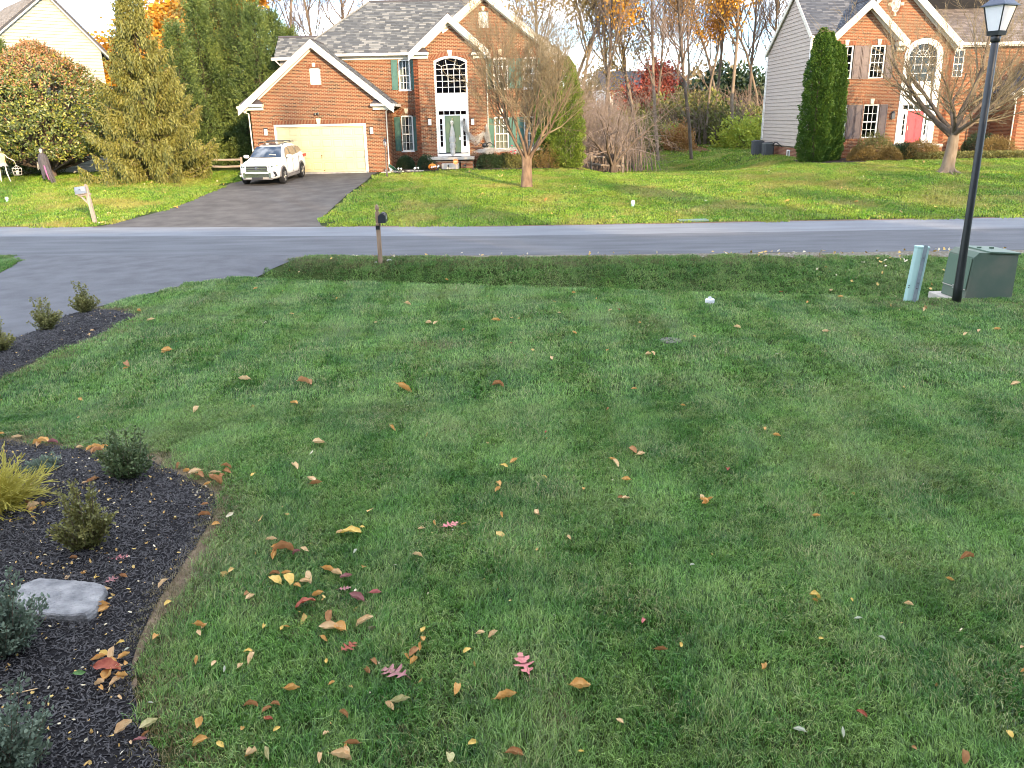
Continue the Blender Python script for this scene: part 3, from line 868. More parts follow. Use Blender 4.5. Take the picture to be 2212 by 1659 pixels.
def roof_plane(house, E, U, V, width, length, inside, material, singles=0, row=.145, name='roof', t=.1, seed=1):
    """E: eave corner, U along the eave, V up the slope. Every tab is its own slab."""
    E, U, V = Vector(E), Vector(U).normalized(), Vector(V).normalized()
    N = U.cross(V).normalized()
    if N.z < 0: N = -N
    rr = random.Random(seed)
    tabs, deck = MB(), MB()
    n = int(length / row) + 1; made = []
    st = .1
    left = singles; objs = {}
    for j in range(n):
        v0 = j * row; v1 = min(length, v0 + row)
        if v1 - v0 < .02: continue
        vm = (v0 + v1) / 2
        us = np.arange(0, width + st, st); okm = [inside(u, vm) for u in us]
        iv = []; s0 = None
        for i, k in enumerate(okm):
            if k and s0 is None: s0 = us[i]
            if not k and s0 is not None: iv.append((s0, us[i])); s0 = None
        if s0 is not None: iv.append((s0, min(us[-1], width)))
        for a, b in iv:
            if b - a < .02: continue
            p = [E + U * a + V * v0, E + U * b + V * v0, E + U * b + V * v1, E + U * a + V * v1]
            deck.add([q for q in p] + [q - N * t for q in p], [(0, 1, 2, 3), (7, 6, 5, 4), (0, 4, 5, 1), (1, 5, 6, 2), (2, 6, 7, 3), (3, 7, 4, 0)], .2)
            x = a - rr.random() * .2
            while x < b:
                w = rr.choice((.18, .24, .30, .36))
                xa, xb = max(a, x), min(b, x + w)
                if xb - xa > .03:
                    up = rr.uniform(.010, .018) + rr.choice((0, 0, .006))
                    c = rr.random() ** 1.6
                    q = [E + U * xa + V * v0 + N * up, E + U * xb + V * v0 + N * up, E + U * xb + V * v1 + N * .004, E + U * xa + V * v1 + N * .004]
                    vs = q + [q[0] - N * up, q[1] - N * up]
                    fs = [(0, 1, 2, 3), (4, 5, 1, 0), (4, 0, 3), (5, 2, 1)]
                    if left > 0 and abs(xb - xa - w) < 1e-6 and 3 < j:
                        left -= 1
                        key = (w, int(c * 6))
                        if key not in objs:
                            m_ = MB(); 
                            m_.add([(0, 0, .014), (w, 0, .014), (w, row, .004), (0, row, .004), (0, 0, 0), (w, 0, 0)], fs, (key[1] + .5) / 6)
                            objs[key] = m_.mesh('shingle', material)
                        P = E + U * xa + V * v0
                        M_ = Matrix((U, V, N)).transposed().to_4x4(); M_.translation = P
                        o = link(objs[key], 'shingle', house); o.matrix_local = M_
                    else: tabs.add(vs, fs, c)
                x += w
    d = deck.build(name, M_roofdark, house)
    tabs.build('shingles', material, house, kind='stuff')
    return d

def rake(house, xa, za, xb, zb, Y0, Y1, wdt, name='rake_board', m=None, under=.05):
    """sloping trim board between two points of the x,z plane, thickness along y"""
    d = Vector((xb - xa, zb - za)).normalized(); n = Vector((-d.y, d.x))
    if n.y > 0: n = -n
    vd = wdt / abs(d.x); pts = [(xa, za), (xb, zb), (xb, zb - vd), (xa, za - vd)]
    return MB().prism_y(pts, Y0, Y1).build(name, m or M_trim, house)

def downspout(house, pts, r=.035, name='downspout', m=None):
    MB().tube(pts, r, 6).build(name, m or M_gut, house, smooth=True)

def wall_lantern(house, x, z, Y):
    l = MB().box(x - .075, Y - .14, z - .17, x + .075, Y - .02, z + .14).build('wall_lantern', M_lampg, house)
    MB().box(x - .09, Y - .16, z + .141, x + .09, Y - .005, z + .19).build('cap', M_black, l)
    MB().box(x - .05, Y - .02, z - .15, x + .05, Y - .001, z + .14).build('back_plate', M_black, l)

def gable_return(house, x0, x1, z, Y, h1=.12, h2=.17, proj=.32):
    MB().box(x0, Y - proj, z - h1, x1, Y + .02, z).build('eave_return', M_trim, house)
    s = .03 if True else 0
    MB().box(x0 + (.08 if x1 > x0 else 0), Y - .12, z - h1 - h2, x1 - .03, Y + .02, z - h1 - .002).build('frieze_block', M_trim, house)
    xm = (x0 + x1) / 2; w = (x1 - x0) / 2
    MB().add([], []) 
    b = MB(); b.add([(x0, Y - proj, z + .002), (x1, Y - proj, z + .002), (x1, Y, z + .002), (x0, Y, z + .002), (x0 + w * .5, Y - .01, z + .30), (x1 - w * .5, Y - .01, z + .30)],
                    [(0, 1, 5, 4), (1, 2, 5), (3, 0, 4), (2, 3, 4, 5), (0, 3, 2, 1)])
    b.build('return_cap', M_flash, house)

# ================= brick house with the garage =================
GY, MY, AY, PY = 45.0, 47.4, 46.9, 46.5
h1 = empty('brick_house', (0, 0, 0), 0, 'red brick two-storey house with cream garage door and green shutters behind the white car', 'house')
GXL, GXR, GZ = -13.27, -6.3, .79
gax, gaz, gsl = -9.80, 7.30, .80      # garage gable apex (roof surface)
g_in = lambda x, z: z < min(gaz - .10 - abs(x - gax) * gsl, 99)
door_hole = lambda x, z: -12.17 < x < -7.37 and z < 3.22
vent_hole = lambda x, z: -10.07 < x < -9.52 and 5.15 < z < 5.98
brick_wall(h1, (0, GY, 0), (1, 0, 0), (0, -1, 0), GXL, GXR, GZ - .05, gaz, g_in, [door_hole, vent_hole], M_brick, singles=300, step=.035)
brick_wall(h1, (GXR, 0, 0), (0, 1, 0), (1, 0, 0), GY, MY + .3, GZ - .05, 3.9, lambda u, z: u > GY + .02, [], M_brick, name='side_wall', step=.05)
# garage door: jambs, sections, panels
gd = MB().box(-12.05, GY + .14, GZ, -7.50, GY + .17, 3.10).build('garage_door', M_gdoor, h1)
cols, rows = 8, 4
dw, dh = (12.05 - 7.50) / cols, (3.10 - GZ) / rows
fb = MB()
for j in range(rows + 1):
    z = GZ + j * dh
    if j < rows:
        fb.box(-12.05, GY + .118, z + .006, -7.50, GY + .139, z + .09); fb.box(-12.05, GY + .118, z + dh - .09, -7.50, GY + .139, z + dh - .006)
        for i in range(cols + 1):
            x = -12.05 + i * dw; fb.box(max(-12.05, x - .04), GY + .118, z + .091, min(-7.5, x + .04), GY + .139, z + dh - .091)
fb.build('door_stiles', M_gdoor, gd)
pm = MB()
pw, ph = dw - .13, dh - .23
pm.add([(0, 0, 0), (pw, 0, 0), (pw, 0, ph), (0, 0, ph), (.04, -.014, .04), (pw - .04, -.014, .04), (pw - .04, -.014, ph - .04), (.04, -.014, ph - .04)],
       [(4, 5, 6, 7), (0, 1, 5, 4), (1, 2, 6, 5), (2, 3, 7, 6), (3, 0, 4, 7)])
pmm = pm.mesh('panel', M_gdoor)
for i in range(cols):
    for j in range(rows):
        link(pmm, 'panel', gd, (-12.05 + i * dw + .065, GY + .1385, GZ + j * dh + .115))
hd = MB(); hd.box(-9.83, GY + .09, 1.60, -9.77, GY + .117, 1.66); hd.box(-9.81, GY + .09, 1.50, -9.79, GY + .117, 1.57); hd.box(-9.76, GY + .09, .86, -9.68, GY + .117, .90)
hd.build('handle', mat('bronze_handle', (.25, .15, .06), rough=.4, metal=.6), gd)
fr = MB(); fr.box(-12.17, GY + .02, GZ, -12.052, GY + .2, 3.22); fr.box(-7.498, GY + .02, GZ, -7.37, GY + .2, 3.22); fr.box(-12.052, GY + .02, 3.102, -7.498, GY + .2, 3.22)
fr.build('door_frame', M_white, h1)
MB().box(-12.17, GY - .05, GZ - .12, -7.37, GY + .2, GZ - .004).build('threshold', M_conc, h1)
soldier(h1, -12.22, -9.92, 3.225, .19, GY, M_brick, w=.075); soldier(h1, -9.66, -7.30, 3.225, .19, GY, M_brick, w=.075)
keystone(h1, -9.79, 3.222, .22, .27, GY)
# gable vents
def vent(house, x0, x1, z0, z1, Y, arch, oval=False, slat=.045):
    cx = (x0 + x1) / 2
    if oval:
        pts = [(cx + (x1 - x0) / 2 * math.cos(a), (z0 + z1) / 2 + (z1 - z0) / 2 * math.sin(a)) for a in np.linspace(0, 2 * math.pi, 20)[:-1]]
    else:
        pts = [(x0, z0), (x1, z0), (x1, z1 - arch)] + [(x1 - (x1 - x0) * t, z1 - arch + arch * 4 * t * (1 - t)) for t in (.2, .35, .5, .65, .8)] + [(x0, z1 - arch)]
    v = MB().prism_y(pts, Y + .10, Y + .13).build('gable_vent', M_white, house)
    z = z0 + .03
    while z < z1 - .05:
        if oval:
            s_ = math.sqrt(max(0, 1 - ((z + .015 - (z0 + z1) / 2) / ((z1 - z0) / 2)) ** 2)); a, b = cx - s_ * (x1 - x0) / 2 + .02, cx + s_ * (x1 - x0) / 2 - .02
        else: a, b = x0 + .02, x1 - .02
        if not oval and z > z1 - arch - .04: break
        if b - a > .06:
            MB().add([], [])
            m_ = MB(); m_.add([(a, Y + .06, z), (b, Y + .06, z), (b, Y + .099, z + slat), (a, Y + .099, z + slat), (a, Y + .07, z - .004), (b, Y + .07, z - .004)], [(0, 1, 2, 3), (5, 4, 3, 2), (0, 4, 5, 1), (0, 3, 4), (1, 5, 2)])
            m_.build('slat', M_white, v)
        z += slat + .012
    return v
vent(h1, -10.07, -9.52, 5.15, 5.98, GY, .07)
soldier(h1, -10.16, -9.43, 5.93, .15, GY, M_brick, rise=.05, w=.065); keystone(h1, -9.795, 5.99, .15, .2, GY)
soldier(h1, -10.16, -9.43, 5.02, .125, GY, M_brick, w=.066, name='sill_course')
# garage roof
def gable_roof(house, ax, az, half, sl, Y0, Y1, material, rowseed, singles=0, rows=.145, lim=None, limR=None):
    """two slopes with the ridge along y. ax, az apex of the surface"""
    L = half * math.sqrt(1 + sl * sl)
    w = Y1 - Y0
    inn = lim or (lambda u, v: True); innR = limR or (lambda u, v: True)
    # left slope: eave at x = ax-half, U from back to front so that U x V points up
    roof_plane(house, (ax - half, Y1, az - half * sl), (0, -1, 0), (1, 0, sl), w, L, inn, material, singles, rows, seed=rowseed)
    roof_plane(house, (ax + half, Y0, az - half * sl), (0, 1, 0), (-1, 0, sl), w, L, innR, material, singles, rows, seed=rowseed + 1)
    MB().box(ax - .07, Y0 + .1, az - .04, ax + .07, Y1, az + .02).build('ridge_cap', M_flash, house)
gable_roof(h1, gax, gaz, 3.98, gsl, GY - .35, 50.2, M_shingle, 3)
rw = .34
for a, b in ((gax - 4.0, gax), (gax, gax + 4.0)):
    za = gaz - abs(a - gax) * gsl - .02; zb = gaz - abs(b - gax) * gsl - .02
    rake(h1, a, za, b, zb, GY - .38, GY - .33, .30)
    rake(h1, a, za - .12, b, zb - .12, GY - .329, GY - .03, .05, 'soffit')
    rake(h1, a + (0.2 if a < gax - 1 else 0), za - .12 + (.16 if a < gax - 1 else 0), b - (0 if b == gax else .2), zb - .12 + (0 if b == gax else .16), GY - .06, GY - .014, .26, 'rake_trim')
gable_return(h1, -13.72, -12.55, 4.24, GY); gable_return(h1, -7.0, -5.85, 4.16, GY)
MB().box(-5.90, GY - .36, 4.02, -5.74, MY - .1, 4.15).build('gutter', M_gut, h1)
MB().box(-13.86, GY - .36, 4.02, -13.71, MY + 3, 4.15).build('gutter', M_gut, h1)
downspout(h1, [(-13.76, GY - .2, 4.03), (-13.62, GY - .2, 3.9), (-13.36, GY - .06, 3.78), (-13.34, GY - .05, 1.2), (-13.34, GY - .05, .85)])
downspout(h1, [(-5.95, GY - .1, 4.03), (-6.1, GY - .1, 3.9), (-6.24, GY - .08, 3.80), (-6.26, GY - .08, 1.1), (-6.26, GY - .08, .95), (-6.0, GY - .5, .86)])
wall_lantern(h1, -12.56, 2.88, GY); wall_lantern(h1, -7.06, 2.86, GY)
fl = MB(); fl.lathe([(.0, -.05), (.06, -.05), (.05, .05), (0, .05)], (-9.92, GY - .1, 3.72), 8); fl.lathe([(.0, -.05), (.06, -.05), (.05, .05), (0, .05)], (-9.76, GY - .1, 3.74), 8); fl.box(-9.92, GY - .07, 3.69, -9.76, GY - .012, 3.77)
fl.build('floodlight', M_black, h1)

# recessed wall between the garage and the entrance, left part of the main block
w_a = dict(x0=-5.80, x1=-5.17, z0=4.88, z1=6.43); w_b = dict(x0=-5.83, x1=-5.16, z0=1.70, z1=3.62)
holeM = [lambda x, z: -5.80 < x < -5.17 and 4.88 < z < 6.43, lambda x, z: -5.83 < x < -5.16 and 1.70 < z < 3.58]
roofline = lambda x: gaz - abs(x - gax) * gsl
brick_wall(h1, (0, MY, 0), (1, 0, 0), (0, -1, 0), -8.9, -4.8, .8, 6.5, lambda x, z: z > roofline(x) - .1 or x > GXR, holeM, M_brick, name='main_wall', step=.045)
sash_window(h1, -5.80, -5.17, 4.88, 6.43, MY, 3, 2, inner=M_room, dark=.15)
sash_window(h1, -5.83, -5.16, 1.70, 3.62, MY, 3, 2, arch=.1, inner=M_room, dark=.2)
for z0, z1 in ((4.90, 6.41), (1.72, 3.50)):
    shutter(h1, -6.17, -5.84, z0, z1, MY - .014, M_green); shutter(h1, -5.13, -4.80 + (0), z0, z1, MY - .014, M_green)
soldier(h1, -5.88, -5.10, 4.70, .12, MY, M_brick, name='sill_course'); soldier(h1, -5.88, -5.10, 1.52, .12, MY, M_brick, name='sill_course')
soldier(h1, -5.96, -5.03, 3.60, .19, MY, M_brick, rise=.09); keystone(h1, -5.49, 3.68, .2, .26, MY)
# eave of the main block
MB().box(-9.3, MY - .42, 6.62, -4.9, MY - .30, 6.74).build('gutter', M_gut, h1)
MB().box(-9.3, MY - .30, 6.60, -4.9, MY - .001, 6.64).build('soffit', M_trim, h1)
MB().box(-8.9, MY - .06, 6.45, -4.9, MY - .013, 6.599).build('frieze_board', M_trim, h1)
# main roof: front slope with hip on the left
sl = .80; E0x, E1x = -11.35, -.6; RZ = 9.70
Lm = (RZ - 6.72) * math.sqrt(1 + 1 / sl ** 2)
hipin = lambda u, v: u > v / math.sqrt(1 + sl * sl) * 1.0 and (u + E0x < 2.9) and not (u + E0x < -6.0 and (6.72 + v * sl / math.sqrt(1 + sl * sl)) < roofline(u + E0x) - .25)
roof_plane(h1, (E0x, MY - .38, 6.72), (1, 0, 0), (0, 1, sl), E1x - E0x, Lm, hipin, M_shingle, 300, seed=11)
ry = MY - .38 + (RZ - 6.72) / sl
rx0 = E0x + (ry - MY + .38)
# hip slope, back slope
back = MB(); 
back.slab((E0x, ry + (ry - MY + .38), 6.72), (E0x, MY - .38, 6.72), (rx0, ry, RZ), (rx0, ry, RZ), .08)
back.slab((E1x, ry + (ry - MY + .38), 6.72), (E0x, ry + (ry - MY + .38), 6.72), (rx0, ry, RZ), (E1x, ry, RZ), .08)
back.build('roof_back', M_roofdark, h1)
MB().tube([(rx0, ry, RZ + .01), (-1, ry, RZ + .01)], .07, 6).build('ridge_cap', M_flash, h1)
MB().tube([(E0x, MY - .38, 6.73), (rx0, ry, RZ + .01)], .05, 6).build('hip_cap', M_shingle, h1)
# body behind
MB().box(-11.1, MY + .26, .7, 2.4, ry + 3.3, 6.7).build('rear_walls', M_siding, h1)
# rear wing on the left with its own roof
roof_plane(h1, (-12.85, 49.0, 6.72), (1, 0, 0), (0, 1, sl), 3.2, 1.9, lambda u, v: True, M_shingle, seed=15)
MB().box(-12.6, 49.3, .7, -10.0, 52.6, 6.70).build('wing_walls', M_siding, h1)
MB().box(-12.95, 48.85, 6.60, -10.2, 49.0, 6.74).build('gutter', M_gut, h1)
wgt = 1.9 / math.sqrt(1 + sl * sl)
MB().slab((-12.85, 49.0 + 2 * wgt, 6.72), (-12.85, 49 + wgt, 6.72 + wgt * sl), (-9.65, 49 + wgt, 6.72 + wgt * sl), (-9.65, 49 + 2 * wgt, 6.72), .08).build('wing_roof_back', M_roofdark, h1)
MB().tube([(-12.85, 49 + wgt, 6.74 + wgt * sl), (-9.7, 49 + wgt, 6.74 + wgt * sl)], .06, 6).build('ridge_cap', M_flash, h1)
downspout(h1, [(-12.75, 48.9, 6.6), (-12.5, 49.1, 6.3), (-12.5, 49.2, 5)])

# entrance bay
pax, paz, psl = -2.95, 8.52, .86
pin = lambda x, z: z < paz - .12 - abs(x - pax) * psl or z < 6.4
def arch_hole(x, z): 
    return -3.80 < x < -2.06 and (z < 6.27 or z < 6.27 + .23 * (1 - ((x + 2.93) / .87) ** 2))
brick_wall(h1, (0, PY, 0), (1, 0, 0), (0, -1, 0), -4.885, -1.06, .8, paz, pin, [arch_hole], M_brick, name='entrance_wall', step=.035, depth=.3)
brick_wall(h1, (-4.885, 0, 0), (0, -1, 0), (-1, 0, 0), -MY, -PY - .02, .8, 6.5, lambda u, z: True, [], M_brick, name='bay_return', step=.1)
gable_roof(h1, pax, paz, 2.12, psl, PY - .38, 50.3, M_shingle, 21)
for s_ in (-1, 1):
    xe = pax + s_ * 2.14
    rake(h1, min(xe, pax), paz - .02 - (2.14 * psl if s_ < 0 else 0), max(xe, pax), paz - .02 - (2.14 * psl if s_ > 0 else 0), PY - .41, PY - .36, .30)
    rake(h1, min(xe, pax), paz - .14 - (2.14 * psl if s_ < 0 else 0), max(xe, pax), paz - .14 - (2.14 * psl if s_ > 0 else 0), PY - .359, PY - .03, .05, 'soffit')
    xe2 = pax + s_ * 1.86
    rake(h1, min(xe2, pax), paz - .16 - (1.86 * psl if s_ < 0 else 0), max(xe2, pax), paz - .16 - (1.86 * psl if s_ > 0 else 0), PY - .06, PY - .014, .26, 'rake_trim')
gable_return(h1, -5.08, -4.05, 6.68, PY); gable_return(h1, -1.80, -.86, 6.64, PY)
# tall arched window with its white surround
ent = MB(); Yp = PY + .06
def arc(x, base, rise, cx, hw): return base + rise * (1 - ((x - cx) / hw) ** 2)
n = 12
o_ = [(-3.80, 1.55)] + [(-3.80 + 1.74 * i / n, arc(-3.80 + 1.74 * i / n, 6.27, .23, -2.93, .87)) for i in range(n + 1)] + [(-2.06, 1.55)]
i_ = [(-3.71, 1.62)] + [(-3.71 + 1.56 * i / n, arc(-3.71 + 1.56 * i / n, 6.18, .21, -2.93, .78)) for i in range(n + 1)] + [(-2.15, 1.62)]
for k in range(len(o_) - 1):
    ent.prism_y([o_[k], o_[k + 1], i_[k + 1], i_[k]], PY - .03, PY + .12)
ent.build('entrance_surround', M_white, h1)
MB().box(-3.709, PY + .055, 3.80, -2.151, PY + .12, 4.60).build('spandrel_panel', M_white, h1)
bigw = MB().box(-3.709, PY + .04, 4.601, -2.151, PY + .12, 4.66).build('arched_window', M_white, h1, label='tall arched window of many panes over the front door')
gb = MB()
cwx = 1.56 / 5
for i in range(1, 5): gb.box(-3.71 + i * cwx - .014, PY + .05, 4.66, -3.71 + i * cwx + .014, PY + .075, 5.86)
for j in range(5): gb.box(-3.709, PY + .052, 4.66 + j * .30 - .013, -2.151, PY + .073, 4.66 + j * .30 + .013)
# fan part: inner arch and rays
fan = [(-3.40 + .94 * i / 8, 5.86 + .26 * (1 - ((-3.40 + .94 * i / 8 + 2.93) / .47) ** 2) ** .5 * 1.0 if 0 < i < 8 else 5.86 + .14) for i in range(9)]
fan = [(-3.71, 6.14)] + [(-3.42, 6.0)] + [(-3.15, 6.07), (-2.93, 6.09), (-2.71, 6.07)] + [(-2.44, 6.0)] + [(-2.15, 6.14)]
gb.tube([(x, PY + .062, z) for x, z in fan], .013, 4)
for a, b in (((-3.15, 6.07), (-3.20, 6.33)), ((-2.71, 6.07), (-2.66, 6.33)), ((-3.42, 5.86), (-3.42, 6.0)), ((-2.44, 5.86), (-2.44, 6.0))):
    gb.tube([(a[0], PY + .062, a[1]), (b[0], PY + .062, b[1])], .013, 4)
for x in (-3.12, -2.74): gb.box(x - .013, PY + .05, 5.86, x + .013, PY + .075, 6.07)
gb.build('glazing_bars', M_white, bigw)
for i in range(5):
    for j in range(4):
        MB().box(-3.71 + i * cwx + .016, PY + .08, 4.66 + j * .30 + .015, -3.71 + (i + 1) * cwx - .016, PY + .084, 4.66 + (j + 1) * .30 - .015).build('pane', G_dark, bigw)
for xa, xb in ((-3.70, -3.43), (-3.41, -3.13), (-3.11, -2.75), (-2.73, -2.45), (-2.43, -2.16)):
    za, zb = arc(xa, 6.18, .20, -2.93, .78), arc(xb, 6.18, .20, -2.93, .78)
    MB().prism_y([(xa, 5.88), (xb, 5.88), (xb, zb), ((xa + xb) / 2, arc((xa + xb) / 2, 6.18, .20, -2.93, .78)), (xa, za)], PY + .08, PY + .084).build('pane', G_dark, bigw)
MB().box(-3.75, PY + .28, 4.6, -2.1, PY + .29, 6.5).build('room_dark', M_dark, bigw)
soldier(h1, -4.02, -1.84, 6.26, .20, PY, M_brick, rise=.24, w=.07, proud=.03); keystone(h1, -2.94, 6.47, .24, .32, PY)
# transom, door, sidelights
tr = MB(); tr.box(-3.709, PY + .045, 3.52, -2.151, PY + .12, 3.57); tr.box(-3.709, PY + .045, 3.76, -2.151, PY + .12, 3.799)
for i in range(6): tr.box(-3.68 + i * .30 - (.015 if i else .028), PY + .046, 3.57, -3.68 + i * .30 + (.015 if i < 5 else .028), PY + .119, 3.76)
t_ = tr.build('transom', M_white, h1)
for i in range(5): MB().box(-3.66 + i * .30, PY + .09, 3.575, -3.40 + i * .30, PY + .095, 3.755).build('pane', G_dark, t_)
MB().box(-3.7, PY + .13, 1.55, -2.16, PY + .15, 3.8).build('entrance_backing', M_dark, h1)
for sx0, sx1 in ((-3.70, -3.40), (-2.46, -2.16)):
    s_ = MB(); s_.box(sx0, PY + .05, 1.60, sx0 + .085, PY + .12, 3.52); s_.box(sx1 - .085, PY + .05, 1.60, sx1, PY + .12, 3.52); s_.box(sx0 + .085, PY + .05, 1.60, sx1 - .085, PY + .12, 1.92)
    s_.box(sx0 + .085, PY + .05, 3.36, sx1 - .085, PY + .12, 3.52)
    for j in range(1, 5): s_.box(sx0 + .085, PY + .055, 1.92 + j * .288 - .012, sx1 - .085, PY + .115, 1.92 + j * .288 + .012)
    s_ = s_.build('sidelight', M_white, h1)
    for j in range(5): MB().box(sx0 + .087, PY + .09, 1.935 + j * .288, sx1 - .087, PY + .095, 1.905 + (j + 1) * .288).build('pane', G_dark, s_)
fr = MB(); fr.box(-3.399, PY + .02, 1.60, -3.345, PY + .12, 3.52); fr.box(-2.515, PY + .02, 1.60, -2.461, PY + .12, 3.52); fr.build('door_frame', M_white, h1)
dr_ = MB().box(-3.343, PY + .08, 1.62, -2.517, PY + .12, 3.515).build('front_door', M_dgreen, h1)
for xa, xb in ((-3.26, -2.97), (-2.89, -2.60)):
    for za, zb in ((3.20, 3.42), (2.48, 3.10), (1.78, 2.36)):
        b = MB(); b.box(xa, PY + .072, za, xb, PY + .0795, zb); b.box(xa + .04, PY + .064, za + .04, xb - .04, PY + .0719, zb - .04); b.build('panel', M_dgreen, dr_)
MB().lathe([(0, 0), (.03, .01), (.035, .03), (.02, .06), (0, .06)], (-2.58, PY + .04, 2.42), 8).build('handle', mat('brass', (.55, .42, .2), rough=.3, metal=.9), dr_)
MB().box(-2.60, PY + .03, 2.26, -2.52, PY + .079, 2.40).build('paper_tag', M_white, dr_)
MB().box(-2.95, PY + .05, 3.28, -2.91, PY + .079, 3.40).build('knocker', mat('brass', (.55, .42, .2)), dr_)
MB().box(-3.80, PY - .05, 1.42, -2.06, PY + .12, 1.549).build('door_sill', M_white, h1)
wall_lantern(h1, -4.14, 3.22, PY); wall_lantern(h1, -1.84, 3.20, PY)
# porch
pf = 45.5
MB().box(-4.30, pf - .05, 1.27, -1.78, PY - .04, 1.41).build('porch_slab', M_conc, h1, bevel=.02)
brick_wall(h1, (0, pf, 0), (1, 0, 0), (0, -1, 0), -4.2, -1.86, .78, 1.26, lambda u, z: True, [lambda x, z: -3.45 < x < -2.55 and z < 1.10], M_brick, name='porch_base', step=.05, depth=.9)
MB().box(-3.5, pf - .55, .82, -2.6, pf + .2, 1.10).build('step', M_conc, h1, bevel=.015)
MB().box(-3.2, pf + .2, 1.412, -2.5, pf + .6, 1.43).build('doormat', mat('doormat', (.06, .04, .03), rough=.9), h1)

# large right-hand gable
aax, aaz, asl = -1.09, 9.66, .78
ain = lambda x, z: z < aaz - .12 - abs(x - aax) * asl and not (-4.7 < x < -1.2 and z < 6.35)
wins = [(-.70, .09, 4.83, 6.47), (.91, 1.70, 4.83, 6.47), (-.70, .09, 1.72, 3.50), (.91, 1.70, 1.72, 3.50)]
holes = [(lambda x, z, w=w: w[0] < x < w[1] and w[2] < z < w[3] - .06) for w in wins] + [lambda x, z: -1.40 < x < -.88 and 7.87 < z < 8.68]
brick_wall(h1, (0, AY, 0), (1, 0, 0), (0, -1, 0), -4.8, 2.5, .78, aaz, ain, holes, M_brick, name='gable_wall', step=.04)
brick_wall(h1, (2.5, 0, 0), (0, 1, 0), (1, 0, 0), AY, AY + 1.2, .78, 6.5, lambda u, z: True, [], M_brick, name='corner_return', step=.1)
vent(h1, -1.40, -.88, 7.87, 8.68, AY, .06)
soldier(h1, -1.50, -.78, 8.64, .14, AY, M_brick, rise=.05); keystone(h1, -1.14, 8.69, .15, .2, AY)
soldier(h1, -1.50, -.78, 7.74, .125, AY, M_brick, name='sill_course')
for k, w in enumerate(wins):
    sash_window(h1, w[0], w[1], w[2], w[3], AY, 3, 2, arch=.13, inner=M_blind if k == 2 else M_room, dark=0.0 if k == 2 else .15)
    soldier(h1, w[0] - .12, w[1] + .12, w[3] - .03, .20, AY, M_brick, rise=.11); keystone(h1, (w[0] + w[1]) / 2, w[3] + .07, .2, .27, AY)
    soldier(h1, w[0] - .08, w[1] + .08, w[2] - .18, .12, AY, M_brick, name='sill_course')
    shutter(h1, w[0] - .37, w[0] - .02, w[2] + .02, w[3] - .13, AY - .014, M_green); shutter(h1, w[1] + .02, w[1] + .37, w[2] + .02, w[3] - .13, AY - .014, M_green)
gable_roof(h1, aax, aaz, 3.95, asl, AY - .38, 51.2, M_shingle, 31)
for s_ in (-1, 1):
    xe = aax + s_ * 3.97
    if s_ < 0: xe = aax - 2.2
    hh = abs(xe - aax)
    rake(h1, min(xe, aax), aaz - .02 - (hh * asl if s_ < 0 else 0), max(xe, aax), aaz - .02 - (hh * asl if s_ > 0 else 0), AY - .41, AY - .36, .30)
    rake(h1, min(xe, aax), aaz - .14 - (hh * asl if s_ < 0 else 0), max(xe, aax), aaz - .14 - (hh * asl if s_ > 0 else 0), AY - .359, AY - .03, .05, 'soffit')
    rake(h1, min(xe, aax), aaz - .16 - (hh * asl if s_ < 0 else 0), max(xe, aax), aaz - .16 - (hh * asl if s_ > 0 else 0), AY - .06, AY - .014, .24, 'rake_trim')
gable_return(h1, 1.85, 2.88, 6.66, AY)
MB().box(2.80, AY - .36, 6.50, 2.95, AY + 3, 6.62).build('gutter', M_gut, h1)
downspout(h1, [(2.86, AY - .2, 6.5), (2.7, AY - .1, 6.25), (2.56, AY - .06, 6.15), (2.56, AY - .06, .9)])
downspout(h1, [(-.96, PY - .15, 6.52), (-1.0, PY - .1, 6.3), (-1.02, PY - .05, 6.2), (-1.02, PY - .05, .95)])

# ================= brick house on the right =================
HY = 44.5; RY0 = 46.3
h2 = empty('brick_house', (0, 0, 0), 0, 'brick house with red front door, brown shutters and a pale sided end wall', 'house')
HX0 = 15.3
h2ax, h2az, h2sl = 19.36, 9.75, .93
s2ax, s2az, s2sl = 18.02, 8.60, .93
def h2top(x): return max(h2az - .12 - abs(x - h2ax) * h2sl if x > 16.0 else 0, s2az - .12 - abs(x - s2ax) * s2sl, 6.55)
w2 = [(16.75, 17.50, 4.92, 6.50), (18.37, 19.13, 4.92, 6.50), (16.75, 17.48, 2.02, 3.68), (18.30, 19.12, 2.02, 3.68)]
h2holes = [(lambda x, z, w=w: w[0] < x < w[1] and w[2] < z < w[3]) for w in w2]
def arch2(x, z): return 20.10 < x < 22.04 and (z < 5.98 or ((x - 21.07) / .97) ** 2 + ((z - 5.98) / .80) ** 2 < 1)
brick_wall(h2, (0, HY, 0), (1, 0, 0), (0, -1, 0), HX0, 22.6, .9, 9.6, lambda x, z: z < h2top(x), h2holes + [arch2], M_brick2, singles=300, step=.04)
for k, w in enumerate(w2):
    sash_window(h2, w[0], w[1], w[2], w[3], HY, 3, 2 if k < 2 else 2, glass=G_dark, inner=M_room if k == 3 else None, dark=.7, sill=False)
    soldier(h2, w[0] - .08, w[1] + .08, w[3] + .002, .19, HY, M_brick2); keystone(h2, (w[0] + w[1]) / 2, w[3] + .003, .2, .26, HY)
    shutter(h2, w[0] - .42, w[0] - .03, w[2] - .02, w[3] - .02, HY - .014, M_brownsh); shutter(h2, w[1] + .03, w[1] + .42, w[2] - .02, w[3] - .02, HY - .014, M_brownsh)
ov = vent(h2, 19.12, 19.60, 7.98, 8.75, HY - .1, 0, oval=True)
orr = MB()
